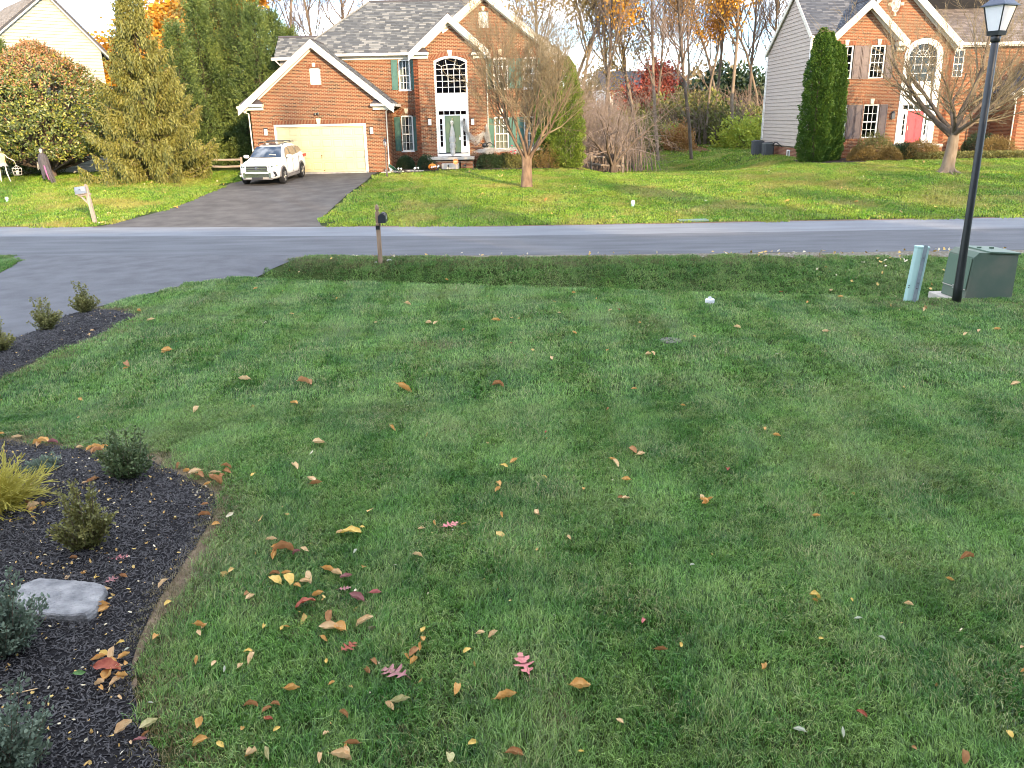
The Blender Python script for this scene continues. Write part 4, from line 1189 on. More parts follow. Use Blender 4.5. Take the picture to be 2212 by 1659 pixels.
for k in range(26):
    a = 2 * math.pi * k / 26; b_ = a + 2 * math.pi / 26 * .85
    pt = lambda a_, s: (19.36 + (.24 + s) * math.cos(a_), 8.365 + (.385 + s) * math.sin(a_))
    orr.prism_y([pt(a, .02), pt(b_, .02), pt(b_, .13), pt(a, .13)], HY - .03, HY - .012, random.random() * .7)
orr.build('vent_surround', M_brick2, h2, kind='stuff')
for cx_, cz_, w_, h_ in ((19.36, 8.82, .12, .17), (19.36, 7.90, .12, .17), (19.05, 8.365, .15, .13), (19.68, 8.365, .15, .13)):
    MB().box(cx_ - w_ / 2, HY - .05, cz_ - h_ / 2, cx_ + w_ / 2, HY - .008, cz_ + h_ / 2).build('keystone', M_cream, h2)
# arched entrance
o_, i_ = [(20.10, 1.70)], [(20.34, 1.75)]
for k in range(17):
    a = math.pi - math.pi * k / 16
    o_.append((21.07 + .97 * math.cos(a), 5.98 + .80 * math.sin(a))); i_.append((21.05 + .71 * math.cos(a), 5.92 + .60 * math.sin(a)))
o_.append((22.04, 1.70)); i_.append((21.76, 1.75))
b = MB()
for k in range(len(o_) - 1): b.prism_y([o_[k], o_[k + 1], i_[k + 1], i_[k]], HY - .04, HY + .12)
b.build('entrance_surround', M_white, h2)
MB().box(20.341, HY + .06, 3.68, 21.759, HY + .12, 4.70).build('spandrel_panel', M_white, h2)
aw = MB().box(20.341, HY + .04, 4.701, 21.759, HY + .12, 4.74).build('arched_window', M_white, h2, label='round-headed window with sunburst bars over the red door')
gb = MB(); cw = 1.42 / 4
for i in range(1, 4): gb.box(20.34 + i * cw - .013, HY + .05, 4.74, 20.34 + i * cw + .013, HY + .075, 5.92)
for j in range(1, 4): gb.box(20.341, HY + .052, 4.74 + j * .393 - .013, 21.759, HY + .073, 4.74 + j * .393 + .013)
for rr_, nn in ((.36, 12), (.14, 8)):
    gb.tube([(21.05 + rr_ * math.cos(math.pi * k / nn), HY + .062, 5.92 + rr_ * .85 * math.sin(math.pi * k / nn)) for k in range(nn + 1)], .013, 4)
for k in range(1, 6):
    a = math.pi * k / 6
    gb.tube([(21.05 + .14 * math.cos(a), HY + .062, 5.92 + .12 * math.sin(a)), (21.05 + .70 * math.cos(a), HY + .062, 5.92 + .59 * math.sin(a))], .012, 4)
gb.build('glazing_bars', M_white, aw)
for i in range(4):
    for j in range(3): MB().box(20.34 + i * cw + .015, HY + .08, 4.74 + j * .393 + .015, 20.34 + (i + 1) * cw - .015, HY + .084, 4.74 + (j + 1) * .393 - .015).build('pane', G_dark, aw)
for k in range(6):
    a, b_ = math.pi * k / 6 + .03, math.pi * (k + 1) / 6 - .03
    for r0, r1 in ((.155, .345), (.375, .69)):
        MB().prism_y([(21.05 + r_ * math.cos(t), 5.925 + r_ * .85 * math.sin(t)) for r_, t in ((r0, a), (r1, a), (r1, (a + b_) / 2), (r1, b_), (r0, b_))], HY + .08, HY + .084).build('pane', G_dark, aw)
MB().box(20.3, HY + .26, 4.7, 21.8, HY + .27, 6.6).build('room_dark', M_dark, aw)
tr = MB(); tr.box(20.341, HY + .045, 3.32, 21.759, HY + .12, 3.40); tr.box(20.341, HY + .045, 3.60, 21.759, HY + .12, 3.679)
for i in range(6): tr.box(max(20.341, 20.36 + i * .277 - .014), HY + .046, 3.40, min(21.759, 20.36 + i * .277 + .014), HY + .119, 3.60)
t_ = tr.build('transom', M_white, h2)
for i in range(5): MB().box(20.375 + i * .277, HY + .09, 3.41, 20.62 + i * .277, HY + .095, 3.59).build('pane', G_dark, t_)
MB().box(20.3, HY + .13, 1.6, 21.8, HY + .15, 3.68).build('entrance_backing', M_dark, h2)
for sx0, sx1 in ((20.345, 20.63), (21.48, 21.755)):
    s_ = MB(); s_.box(sx0, HY + .05, 1.72, sx0 + .09, HY + .12, 3.32); s_.box(sx1 - .09, HY + .05, 1.72, sx1, HY + .12, 3.32); s_.box(sx0 + .09, HY + .05, 1.72, sx1 - .09, HY + .12, 2.12); s_.box(sx0 + .09, HY + .05, 3.16, sx1 - .09, HY + .12, 3.32)
    for j in range(1, 4): s_.box(sx0 + .09, HY + .055, 2.12 + j * .26 - .012, sx1 - .09, HY + .115, 2.12 + j * .26 + .012)
    s_ = s_.build('sidelight', M_white, h2)
    for j in range(4): MB().box(sx0 + .092, HY + .09, 2.135 + j * .26, sx1 - .092, HY + .095, 2.105 + (j + 1) * .26).build('pane', G_dark, s_)
dr_ = MB().box(20.66, HY + .08, 1.72, 21.45, HY + .12, 3.32).build('front_door', M_dred, h2)
for xa, xb in ((20.74, 21.01), (21.10, 21.37)):
    for za, zb in ((3.02, 3.22), (2.42, 2.94), (1.84, 2.32)):
        q = MB(); q.box(xa, HY + .072, za, xb, HY + .0795, zb); q.box(xa + .04, HY + .064, za + .04, xb - .04, HY + .0719, zb - .04); q.build('panel', M_dred, dr_)
MB().box(20.70, HY + .04, 2.38, 20.74, HY + .079, 2.58).build('handle', mat('brass', (.55, .42, .2)), dr_)
MB().box(20.0, HY - .9, 1.55, 22.2, HY - .05, 1.69).build('porch_slab', M_conc, h2, bevel=.02)
brick_wall(h2, (0, HY - .8, 0), (1, 0, 0), (0, -1, 0), 20.1, 22.1, .95, 1.54, lambda u, z: True, [], M_brick2, name='porch_base', step=.1, depth=.6)
la = MB().box(19.75, HY - .17, 2.95, 19.91, HY - .03, 3.22).build('wall_lantern', mat('lantern_dark_glass', (.12, .12, .12), rough=.2, spec=.6), h2)
MB().lathe([(.11, 0), (.02, .12), (0, .12)], (19.83, HY - .1, 3.221), 8).build('cap', M_black, la)
# roofs
gable_roof(h2, h2ax, h2az, 3.42, h2sl, HY - .35, 48.4, M_shingle2, 41)
gable_roof(h2, s2ax, s2az, 2.05, s2sl, HY - .42, 47.6, M_shingle2, 43)
for ax_, az_, hf, yy, side in ((h2ax, h2az, 3.44, HY, (0, 1)), (s2ax, s2az, 2.08, HY - .07, (-1, 1))):
    for s_ in (-1, 1):
        if ax_ == h2ax and s_ < 0: hh = 1.1
        else: hh = hf
        xe = ax_ + s_ * hh; l_, r_ = min(xe, ax_), max(xe, ax_)
        zl, zr_ = (az_ - hh * .93, az_) if s_ < 0 else (az_, az_ - hh * .93)
        rake(h2, l_, zl - .02, r_, zr_ - .02, yy - .39, yy - .34, .30)
        rake(h2, l_, zl - .14, r_, zr_ - .14, yy - .339, yy - .03, .05, 'soffit')
        rake(h2, l_ + (0.05), zl - .16 + .04, r_ - .05, zr_ - .16, yy - .06 + (.0 if ax_ == h2ax else .03), yy - .014 + (.0 if ax_ == h2ax else .06), .24, 'rake_trim')
MB().box(19.55, HY - .45, 6.42, 20.08, HY - .02, 6.62).build('eave_return', M_trim, h2); MB().box(19.6, HY - .2, 6.2, 19.95, HY - .02, 6.419).build('frieze_block', M_trim, h2)
MB().box(16.0, HY - .45, 6.42, 16.5, HY - .02, 6.62).build('eave_return', M_trim, h2)
# main roof over the long block; ridge along x
rz2, ry2, ey2, ez2, by2, bz2 = 9.35, 47.2, 44.12, 7.02, 51.75, 6.6
L2 = math.hypot(ry2 - ey2, rz2 - ez2)
roof_plane(h2, (HX0 - .12, ey2, ez2), (1, 0, 0), (0, ry2 - ey2, rz2 - ez2), 5.2, L2, lambda u, v: u < .95 or 7.02 + v * .603 > 6.72 + (u - .79) * .93 - .12, M_shingle2, 300, seed=51)
MB().slab((HX0 - .12, ry2, rz2), (HX0 - .12, by2, bz2), (26, by2, bz2), (26, ry2, rz2), -.08).build('roof_back', M_roofdark, h2)
# gable end wall in siding, board by board, brick base below
prof = [(HY - .1, 1.62), (51.45, 1.62), (51.45, 6.75), (ry2, rz2 - .1), (HY - .1, 7.15)]
def side_y(z):
    if z < 6.75: yb = 51.45
    else: yb = 51.45 - (z - 6.75) * (51.45 - ry2) / (rz2 - .1 - 6.75)
    if z < 7.15: ya = HY - .1 + .0
    else: ya = HY - .1 + (z - 7.15) * (ry2 - HY + .1) / (rz2 - .1 - 7.15)
    return ya, yb
MB().prism_x(prof, HX0 + .01, HX0 + .2).build('end_wall', M_siding, h2)
MB().box(HX0 + .2, HY + .32, .9, 22.4, 51.4, 6.6).build('rear_walls', M_siding, h2)
MB().box(22.4, RY0 + .32, .9, 26, 51.4, 6.6).build('rear_walls', M_siding, h2)
z = 1.62
while z < rz2 - .2:
    zt = z + .19; ya, yb = side_y(z); yc_, yd_ = side_y(min(zt, rz2 - .12))
    q = MB(); q.add([(HX0 - .034, ya, z), (HX0 - .034, yb, z), (HX0 - .004, yd_, zt), (HX0 - .004, yc_, zt), (HX0 + .009, ya, z), (HX0 + .009, yb, z), (HX0 + .009, yd_, zt), (HX0 + .009, yc_, zt)],
                    [(1, 0, 3, 2), (0, 1, 5, 4), (4, 5, 6, 7), (0, 4, 7, 3), (1, 2, 6, 5), (2, 3, 7, 6)])
    q.build('siding_board', M_siding, h2)
    z = zt
MB().box(HX0 - .035, HY - .16, 1.62, HX0 + .03, HY - .05, 7.0).build('corner_board', M_white, h2)
MB().box(HX0 - .035, 51.40, 1.62, HX0 + .03, 51.52, 6.7).build('corner_board', M_white, h2)
for (ya, za), (yb, zb) in (((ey2 - .05, ez2 - .03), (ry2, rz2)), ((ry2, rz2), (by2, bz2 - .02))):
    d = Vector((yb - ya, zb - za)).normalized(); n_ = Vector((d.y, -d.x)) * .2
    MB().prism_x([(ya, za), (yb, zb), (yb + n_.x, zb + n_.y), (ya + n_.x, za + n_.y)], HX0 - .16, HX0 - .11).build('rake_board', M_trim, h2)
    MB().prism_x([(ya, za - .08), (yb, zb - .08), (yb, zb - .13), (ya, za - .13)], HX0 - .109, HX0 + .02).build('soffit', M_trim, h2)
brick_wall(h2, (HX0 + .02, 0, 0), (0, -1, 0), (-1, 0, 0), -51.45, -HY + .1, -.2, 1.60, lambda u, z: True, [lambda u, z: -46.75 < u < -46.35 and .98 < z < 1.40], mat('brick_face_foundation', (.26, .10, .065), (.13, .06, .045), scale=30, rough=.85, attr=True, noise_mix=.15, spec=.15), name='foundation', step=.05)  # foundation brick, slightly paler than the front
bw = MB(); bw.box(HX0 - .03, 46.33, .96, HX0 + .08, 46.39, 1.42); bw.box(HX0 - .03, 46.71, .96, HX0 + .08, 46.77, 1.42); bw.box(HX0 - .03, 46.39, .96, HX0 + .08, 46.71, 1.02); bw.box(HX0 - .03, 46.39, 1.36, HX0 + .08, 46.71, 1.42)
bwo = bw.build('basement_window', M_white, h2); MB().box(HX0 + .05, 46.39, 1.02, HX0 + .055, 46.71, 1.36).build('pane', G_dark, bwo); MB().box(HX0 + .12, 46.33, .96, HX0 + .13, 46.77, 1.42).build('room_dark', M_dark, bwo)
downspout(h2, [(HX0 - .1, by2 - .02, 6.62), (HX0 - .1, 51.75, 6.4), (HX0 - .05, 51.5, 6.15), (HX0 - .07, 51.5, 3), (HX0 - .07, 51.5, .0)])
MB().box(HX0 - .045, 44.75, 1.62, HX0 - .02, 44.95, 1.82).build('meter_box', mat('meter_grey_blue', (.30, .38, .42)), h2)
# recessed wing to the right, and the garage block beyond
RY = 46.3
w3 = [(23.3, 24.1, 4.95, 6.35)]
brick_wall(h2, (0, RY, 0), (1, 0, 0), (0, -1, 0), 22.4, 27.2, .95, 6.5, lambda x, z: True, [lambda x, z: 23.3 < x < 24.1 and 4.95 < z < 6.35], M_brick2, name='wing_wall', step=.05)
brick_wall(h2, (22.6, 0, 0), (0, 1, 0), (1, 0, 0), HY, RY, .95, 6.5, lambda u, z: True, [], M_brick2, name='bay_return', step=.1)
sash_window(h2, 23.3, 24.1, 4.95, 6.35, RY, 3, 2, glass=G_dark, sill=False)
MB().box(22.7, RY - .42, 6.50, 30, RY - .30, 6.64).build('gutter', M_gut, h2); MB().box(22.62, RY - .30, 6.44, 30, RY - .001, 6.52).build('frieze_board', M_trim, h2)
roof_plane(h2, (20.6, RY - .4, 6.62), (1, 0, 0), (0, 1, .75), 10, 6.2, lambda u, v: v * .8 + RY - .4 > 0 and (u > 1.9 or v > 1.6), M_shingle3 if False else mat('shingle_brown_grey', (.10, .085, .08), (.20, .17, .155), scale=40, rough=.9, attr=True, noise_mix=.2, spec=.15), seed=61)
QX = 25.95
brick_wall(h2, (0, 44.2, 0), (1, 0, 0), (0, -1, 0), QX, 33, .98, 5.6, lambda x, z: z < 4.15 + (x - QX) * .8, [lambda x, z: x > 27.0 and z < 3.4], M_brick2, name='garage_wall', step=.06)
brick_wall(h2, (QX, 0, 0), (0, -1, 0), (-1, 0, 0), -RY, -44.2, .98, 4.2, lambda u, z: True, [], M_brick2, name='garage_return', step=.1)
MB().box(27.0, 44.3, .98, 33, 44.4, 3.4).build('garage_door', M_gdoor, h2)
MB().box(26.9, 44.16, .98, 27.0, 44.4, 3.45).build('door_frame', M_white, h2)
rake(h2, QX - .35, 4.12, QX + 4, 7.6, 43.8, 43.86, .3); MB().box(QX - .4, 43.8, 3.98, QX + .3, 44.18, 4.12).build('eave_return', M_trim, h2)
roof_plane(h2, (QX - .4, 46.2, 4.12), (0, -1, 0), (1, 0, .8), 2.4, 6, lambda u, v: True, M_shingle2, seed=65)
downspout(h2, [(QX - .3, 43.95, 4.05), (QX - .2, 44.0, 3.85), (QX - .06, 44.12, 3.7), (QX - .06, 44.12, 1.0)])

# ================= pale sided house, upper left =================
h3 = empty('sided_house', (0, 0, 0), 0, 'pale cream sided house with a tan shingle roof behind the magnolia', 'house')
# gable wall runs from near left to far right
A0, A1 = Vector((-26.6, 46.0, 0)), Vector((-22.6, 49.6, 0))
Ud = (A1 - A0).normalized(); Wd = (A1 - A0).length
apx = wy(97, -6, 47.9)
tA = (Vector((apx.x, apx.y, 0)) - A0).dot(Ud)
P_end = wy(200, 108, 49.5); P_l = wy(2, 86, 46.0)
zR, zL, zA = P_end.z - .1, P_l.z - .1, apx.z + .1
Nn = Vector((Ud.y, -Ud.x, 0))
def gz_(t): return zL + (zA - zL) * t / tA if t < tA else zA + (zR - zA) * (t - tA) / (Wd - tA)
b = MB(); pt = lambda t, z, o=0: tuple(A0 + Ud * t + Nn * o + Vector((0, 0, z)))
b.add([pt(0, .8), pt(Wd, .8), pt(Wd, zR), pt(tA, zA), pt(0, zL)] + [pt(0, .8, -.2), pt(Wd, .8, -.2), pt(Wd, zR, -.2), pt(tA, zA, -.2), pt(0, zL, -.2)],
      [(0, 1, 2, 3, 4), (9, 8, 7, 6, 5), (0, 5, 6, 1), (1, 6, 7, 2), (2, 7, 8, 3), (3, 8, 9, 4), (4, 9, 5, 0)])
b.build('gable_wall', M_siding_w, h3)
z = .8
while z < zA - .12:
    zt = z + .165
    def span(zz):
        a = 0 if zz <= zL else tA * (zz - zL) / (zA - zL)
        c = Wd if zz <= zR else Wd - (Wd - tA) * (zz - zR) / (zA - zR)
        return a, c
    a0, c0 = span(z); a1, c1 = span(min(zt, zA - .01))
    q = MB(); q.add([pt(a0, z, .045), pt(c0, z, .045), pt(c1, zt, .004), pt(a1, zt, .004), pt(a0, z, .001), pt(c0, z, .001)], [(0, 1, 2, 3), (4, 5, 1, 0), (4, 0, 3), (5, 2, 1)])
    q.build('siding_board', M_siding_w, h3); z = zt
for t0, t1, n_ in ((-.35, tA, 'L'), (tA, Wd + .35, 'R')):
    za, zb = (gz_(0) - .35 * (zA - zL) / tA, zA) if n_ == 'L' else (zA, gz_(Wd) - .35 * (zA - zR) / (Wd - tA))
    q = MB(); q.add([pt(t0, za, .3), pt(t1, zb, .3), pt(t1, zb + .22, .3), pt(t0, za + .22, .3), pt(t0, za, .02), pt(t1, zb, .02), pt(t1, zb + .22, .02), pt(t0, za + .22, .02)],
                    [(0, 1, 2, 3), (4, 7, 6, 5), (0, 4, 5, 1), (3, 2, 6, 7), (0, 3, 7, 4), (1, 5, 6, 2)])
    q.build('rake_board', M_trim, h3)
# roof slopes going back from the gable
Bk = -Nn
roof_plane(h3, A0 + Nn * .35 + Ud * -.5 + Vector((0, 0, zL - .5 * (zA - zL) / tA + .25)), Bk * 1.0, (Ud * tA + Vector((0, 0, zA - zL))), 9, math.hypot(tA + .5, (zA - zL) * (1 + .5 / tA)), lambda u, v: True, M_shingle3, seed=71)
roof_plane(h3, A1 + Nn * .35 + Ud * .5 + Vector((0, 0, zR - .5 * (zA - zR) / (Wd - tA) + .25)) + Bk * 9, -Bk, (Ud * -(Wd - tA) + Vector((0, 0, zA - zR))), 9, math.hypot(Wd - tA + .5, (zA - zR) * (1 + .5 / (Wd - tA))), lambda u, v: True, M_shingle3, seed=72)
# a wide cross wing whose roof fills the corner of the view
zc = zL + .3
q = MB(); C0 = A0 + Ud * .3
MB().slab(C0 + Nn * .2 + Vector((0, 0, zc - .2)), C0 + Nn * .2 + Vector((0, 0, zc - .2)) + Vector((-9, -1, -.2)), C0 + Vector((-7, 6, 4.6)), C0 + Vector((2.2, 6.5, 4.8)), .1).build('cross_roof', M_shingle3, h3)
MB().box(-36, 47.2, .8, -26.9, 54, 7.0).build('wing_walls', M_siding_w, h3)
q = MB(); q.add([pt(Wd, .8), pt(Wd, .8, -8), pt(Wd, zR, -8), pt(Wd, zR)], [(0, 1, 2, 3)]); q.build('side_wall', M_siding_w, h3)
MB().box(A1.x - .1, A1.y - .15, 5.3, A1.x + .25, A1.y + .2, 5.42).build('gutter', M_gut, h3)
# ---------------------------------------------------------------- plants
def bark(name, a, b, sc=6):
    return mat(name, a, b, scale=sc, rough=.95, bump=.7, bscale=25, stretch=(1, 1, .35), spec=.1)
B_grey = bark('bark_grey_brown', (.075, .055, .042), (.18, .14, .105))
B_pale = bark('bark_pale', (.12, .092, .065), (.26, .205, .15))
B_dark = bark('bark_dark', (.045, .035, .03), (.10, .075, .06))
B_myrtle = bark('bark_myrtle', (.10, .065, .045), (.24, .165, .11), 9)
T_twig = mat('twig_brown', (.12, .085, .065), (.21, .16, .125), scale=3, rough=.9, spec=.1)
T_twig_grey = mat('twig_grey', (.16, .125, .108), (.28, .225, .19), scale=3, rough=.9, spec=.1)
T_twig_pale = mat('twig_olive', (.145, .115, .070), (.25, .20, .125), scale=3, rough=.9, spec=.1)
def leafm(name, a, b, c, tr=.3, rough=.5, sc=1.2, nm=.35, spec=.3):
    return mat(name, a, b, c3=c, scale=sc, rough=rough, attr=True, noise_mix=nm, spec=spec, trans=tr, contrast=.2)
L_orange = leafm('leaves_orange', (.50, .19, .025), (.60, .36, .04), (.55, .27, .03))
L_rust = leafm('leaves_rust', (.26, .12, .05), (.40, .26, .09), (.33, .18, .06))
L_olive = leafm('leaves_olive', (.17, .14, .04), (.40, .27, .07), (.28, .19, .05))
L_yellowgreen = leafm('leaves_yellow_green', (.20, .30, .045), (.52, .50, .07), (.34, .40, .06))
L_red = leafm('leaves_red', (.24, .045, .045), (.36, .12, .06), (.30, .07, .05))
L_spruce = leafm('spruce_needles', (.070, .080, .018), (.27, .25, .058), (.155, .155, .036), tr=.12, sc=.8)
L_ley = leafm('cypress_foliage', (.012, .034, .012), (.22, .26, .060), (.075, .115, .028), tr=.08, sc=.8)
L_arb = leafm('arborvitae_foliage', (.025, .065, .010), (.13, .21, .030), (.065, .125, .018), tr=.15, sc=1.6)
L_arb2 = leafm('arborvitae_foliage_yellow', (.05, .10, .014), (.25, .30, .05), (.13, .19, .028), tr=.2, sc=1.6)
L_mag = leafm('magnolia_leaves', (.030, .055, .010), (.38, .36, .055), (.11, .14, .022), tr=.12, rough=.42, sc=2.5, nm=.25, spec=.6)
L_magred = leafm('magnolia_leaves_bronze', (.16, .10, .035), (.50, .22, .11), (.32, .16, .06), tr=.15, rough=.35, sc=2, spec=.5)
L_box = leafm('boxwood_leaves', (.035, .070, .034), (.20, .23, .085), (.09, .135, .055), tr=.15, sc=5)
L_box2 = leafm('boxwood_leaves_olive', (.080, .095, .030), (.30, .27, .08), (.17, .17, .055), tr=.2, sc=5)
L_yew = leafm('yew_needles', (.012, .030, .014), (.055, .085, .030), (.028, .052, .020), tr=.1, sc=4)
L_azalea = leafm('azalea_leaves_brown', (.12, .075, .028), (.30, .20, .065), (.20, .14, .045), tr=.2, sc=3)
L_gold = leafm('gold_thread_foliage', (.40, .34, .05), (.68, .62, .17), (.55, .49, .09), tr=.25, sc=6)
L_under = leafm('undergrowth_leaves', (.075, .11, .03), (.30, .28, .07), (.16, .17, .045), tr=.25, sc=.7)
L_farwood = leafm('far_wood_leaves', (.10, .105, .05), (.30, .20, .10), (.19, .15, .075), tr=.2, sc=.25, nm=.7)
L_bluegreen = leafm('bluegreen_leaves', (.06, .10, .075), (.20, .25, .17), (.12, .165, .115), tr=.2, sc=6)

def cloud_mesh(name, P, D, L, W, material, rng, rnd=None, up=None):
    """pointed four-cornered leaves: P foot, D direction"""
    n = len(P)
    D = D / (np.linalg.norm(D, axis=1, keepdims=True) + 1e-9)
    q = rng.normal(0, 1, (n, 3)) if up is None else up + rng.normal(0, .35, (n, 3))
    S = np.cross(D, q); S /= (np.linalg.norm(S, axis=1, keepdims=True) + 1e-9)
    L = np.broadcast_to(L, (n,))[:, None]; W = np.broadcast_to(W, (n,))[:, None]
    a = P; b = P + D * L * .45 + S * W * .5; c = P + D * L; d = P + D * L * .45 - S * W * .5
    V = np.concatenate([a, b, c, d]); i = np.arange(n)
    Fq = np.stack([i, i + n, i + 2 * n, i + 3 * n], 1)
    return np_mesh(name, V, Fq, rng.random(n) if rnd is None else rnd, material)

def tubes_mesh(name, lines, material, sides=5):
    """lines: list of (pts list, radii list)"""
    Vs, Fs = [], []; off = 0
    for pts, rad in lines:
        p = np.array(pts, float); m = len(p)
        d = np.gradient(p, axis=0); d /= (np.linalg.norm(d, axis=1, keepdims=True) + 1e-9)
        ref = np.array([.21, .35, .91]) if abs(d[0, 2]) < .8 else np.array([1, .2, .05])
        u = np.cross(d, ref); u /= (np.linalg.norm(u, axis=1, keepdims=True) + 1e-9); w = np.cross(d, u)
        k = sides if rad[0] > .02 else 3
        a = np.arange(k) * 2 * np.pi / k
        ring = p[:, None, :] + (u[:, None, :] * np.cos(a)[None, :, None] + w[:, None, :] * np.sin(a)[None, :, None]) * np.array(rad)[:, None, None]
        Vs.append(ring.reshape(-1, 3))
        i = (np.arange(m - 1)[:, None] * k + np.arange(k)[None, :]); j = (np.arange(m - 1)[:, None] * k + (np.arange(k)[None, :] + 1) % k)
        Fs.append(np.stack([i.ravel(), j.ravel(), j.ravel() + k, i.ravel() + k], 1) + off); off += m * k
    V = np.concatenate(Vs); Fq = np.concatenate(Fs)
    return np_mesh(name, V, Fq, np.full(len(Fq), .5), material, True)

def branch_tree(seed, levels, trunk_h, r0, spread, nchild, lenf, up=.25, wander=.18, first=.35, droop=0.0, minr=.006, start_dirs=None, crown_r=None):
    """returns (limbs, twigs, tips). levels counts orders of branching"""
    rg = random.Random(seed); limbs, twigs, tips = [], [], []
    def grow(p, d, L, r, lv):
        n = 6 if lv == 0 else (5 if lv < levels - 1 else 3)
        pts, rad = [p.copy()], [r]; q = p.copy(); dd = d.copy()
        for i in range(n):
            dd = (dd + Vector((rg.gauss(0, wander), rg.gauss(0, wander), rg.gauss(0, wander * .6) + (up if lv else .03) * .35 - droop * (lv / levels) * .35))).normalized()
            q = q + dd * (L / n); pts.append(q.copy()); rad.append(max(minr * .5, r * (1 - (.75 if lv else .55) * (i + 1) / n)))
        (limbs if lv <= 1 else twigs).append((pts, rad))
        if lv >= levels - 1:
            tips.append((pts[-1], dd.copy())); tips.append((pts[-2], dd.copy())); return
        k = nchild[lv] if lv < len(nchild) else nchild[-1]
        k = max(1, int(round(k * rg.uniform(.75, 1.25))))
        for c in range(k):
            t = first if lv == 0 else .22
            t = t + (1 - t) * (c + rg.random()) / k
            fi = t * n; i0 = min(n - 1, int(fi)); fr_ = fi - i0
            cp = pts[i0].lerp(pts[i0 + 1], fr_); cr_ = rad[i0] * (1 - fr_) + rad[i0 + 1] * fr_
            ax = (pts[i0 + 1] - pts[i0]).normalized()
            pe = ax.cross(Vector((rg.gauss(0, 1), rg.gauss(0, 1), rg.gauss(0, 1)))).normalized()
            s_ = spread[lv] if lv < len(spread) else spread[-1]
            a = s_ * rg.uniform(.7, 1.25)
            nd = (ax * math.cos(a) + pe * math.sin(a)).normalized()
            lf = lenf[lv] if lv < len(lenf) else lenf[-1]
            cl = L * lf * rg.uniform(.65, 1.15) * (1.0 - .45 * t if lv == 0 else 1.0)
            grow(cp, nd, cl, max(minr, cr_ * rg.uniform(.45, .68)), lv + 1)
        tips.append((pts[-1], dd.copy()))
    if start_dirs is None:
        grow(Vector((0, 0, 0)), Vector((rg.gauss(0, .03), rg.gauss(0, .03), 1)).normalized(), trunk_h, r0, 0)
    else:
        for (p, d, L, r, lv) in start_dirs: grow(Vector(p), Vector(d).normalized(), L, r, lv)
    return limbs, twigs, tips

def tip_leaves(name, tips, n, L, W, material, seed, spreadr=.25, frac=1.0):
    r = np.random.default_rng(seed)
    P = np.array([tuple(t[0]) for t in tips]); 
    if frac < 1:
        c = r.integers(0, len(P), 8)  # leaves hang on in patches
        dmin = np.min(np.linalg.norm(P[:, None, :] - P[None, c, :], axis=2), axis=1)
        P = P[np.argsort(dmin)[:int(len(P) * frac)]]
    idx = r.integers(0, len(P), n)
    Q = P[idx] + r.normal(0, spreadr, (n, 3))
    D = r.normal(0, 1, (n, 3)) + np.array([0, 0, -.4])
    return cloud_mesh(name, Q, D, L * r.uniform(.6, 1.3, n), W, material, r)

def make_tree(name, loc, parts, rz=0, scl=1, label=None, cat='tree', group=None):
    t = empty(name, loc, rz, label, cat, group)
    t.scale = scl if hasattr(scl, '__len__') else (scl,) * 3
    for pn, me in parts: link(me, pn, t)
    return t

# ---- crape myrtle in the middle
rg = random.Random(4)
sd_ = []
stems = [((0, 0, .75), (-.62, -.1, .85), 3.2, .062), ((.03, 0, .8), (-.12, .1, 1), 3.4, .070), ((.05, 0, .72), (.75, -.1, .72), 3.3, .066), ((.02, .05, .85), (.35, .4, .9), 3.3, .060), ((0, -.04, .8), (-.38, -.5, .85), 3.0, .055), ((.02, -.03, .9), (.1, -.6, .95), 2.9, .052), ((-.02, .05, .85), (-.35, .5, .9), 3.0, .052), ((.05, -.02, .85), (.5, -.45, .8), 3.0, .052)]
for p, d, L, r in stems: sd_.append((p, d, L, r, 1))
lm, tw, tp = branch_tree(4, 5, 0, 0, [.6, .55, .6, .65], [0, 13, 9, 7], [.5, .56, .52, .50], up=.22, wander=.16, start_dirs=sd_, minr=.0065)
trk = [([(0, 0, -.1), (-.02, 0, .25), (0, 0, .55), (.02, 0, .95)], [.24, .19, .17, .13]), ([(.05, .03, -.1), (.07, .0, .3), (.07, 0, .6), (.12, 0, .95)], [.16, .13, .12, .09]), ([(-.06, -.03, -.1), (-.06, .0, .3), (-.07, 0, .6), (-.1, 0, .95)], [.15, .12, .10, .08])]
make_tree('crape_myrtle', (TREE1.x, TREE1.y, TREE1.z), [('trunk', tubes_mesh('trunk', trk, B_myrtle, 9)), ('limbs', tubes_mesh('limbs', lm, B_myrtle, 6)), ('crown', tubes_mesh('crown', tw, T_twig_pale, 4)), ('seed_heads', tip_leaves('seed_heads', tp, 1300, .035, .025, L_rust, 3, .04))], 0.3, (1.22, 1.15, 1.42),
          'leafless multi-stemmed tree on the lawn in front of the brick house with green shutters', 'tree')
# ---- bare shrubby tree behind it, drooping
sd_ = [((0, 0, .3), (math.cos(a), math.sin(a), 1.5), 3.6, .07, 1) for a in np.linspace(0, 5.4, 8)]
lm, tw, tp = branch_tree(9, 5, 0, 0, [.5, .6, .7, .8], [0, 8, 6, 5], [.5, .55, .55, .55], up=.18, wander=.15, start_dirs=sd_, droop=.9, minr=.007)
make_tree('weeping_tree', (6.0, 48.5, tz(6.0, 48.5)), [('trunk', tubes_mesh('trunk', [([(0, 0, -.2), (0, 0, .5), (.05, 0, 1.0)], [.22, .17, .13])] + lm, B_grey, 6)), ('crown', tubes_mesh('crown', tw, T_twig_grey, 4))], .5, (1.10, 1.0, 1.18),
          'leafless grey tree with drooping twigs just right of the brick house with green shutters', 'tree')
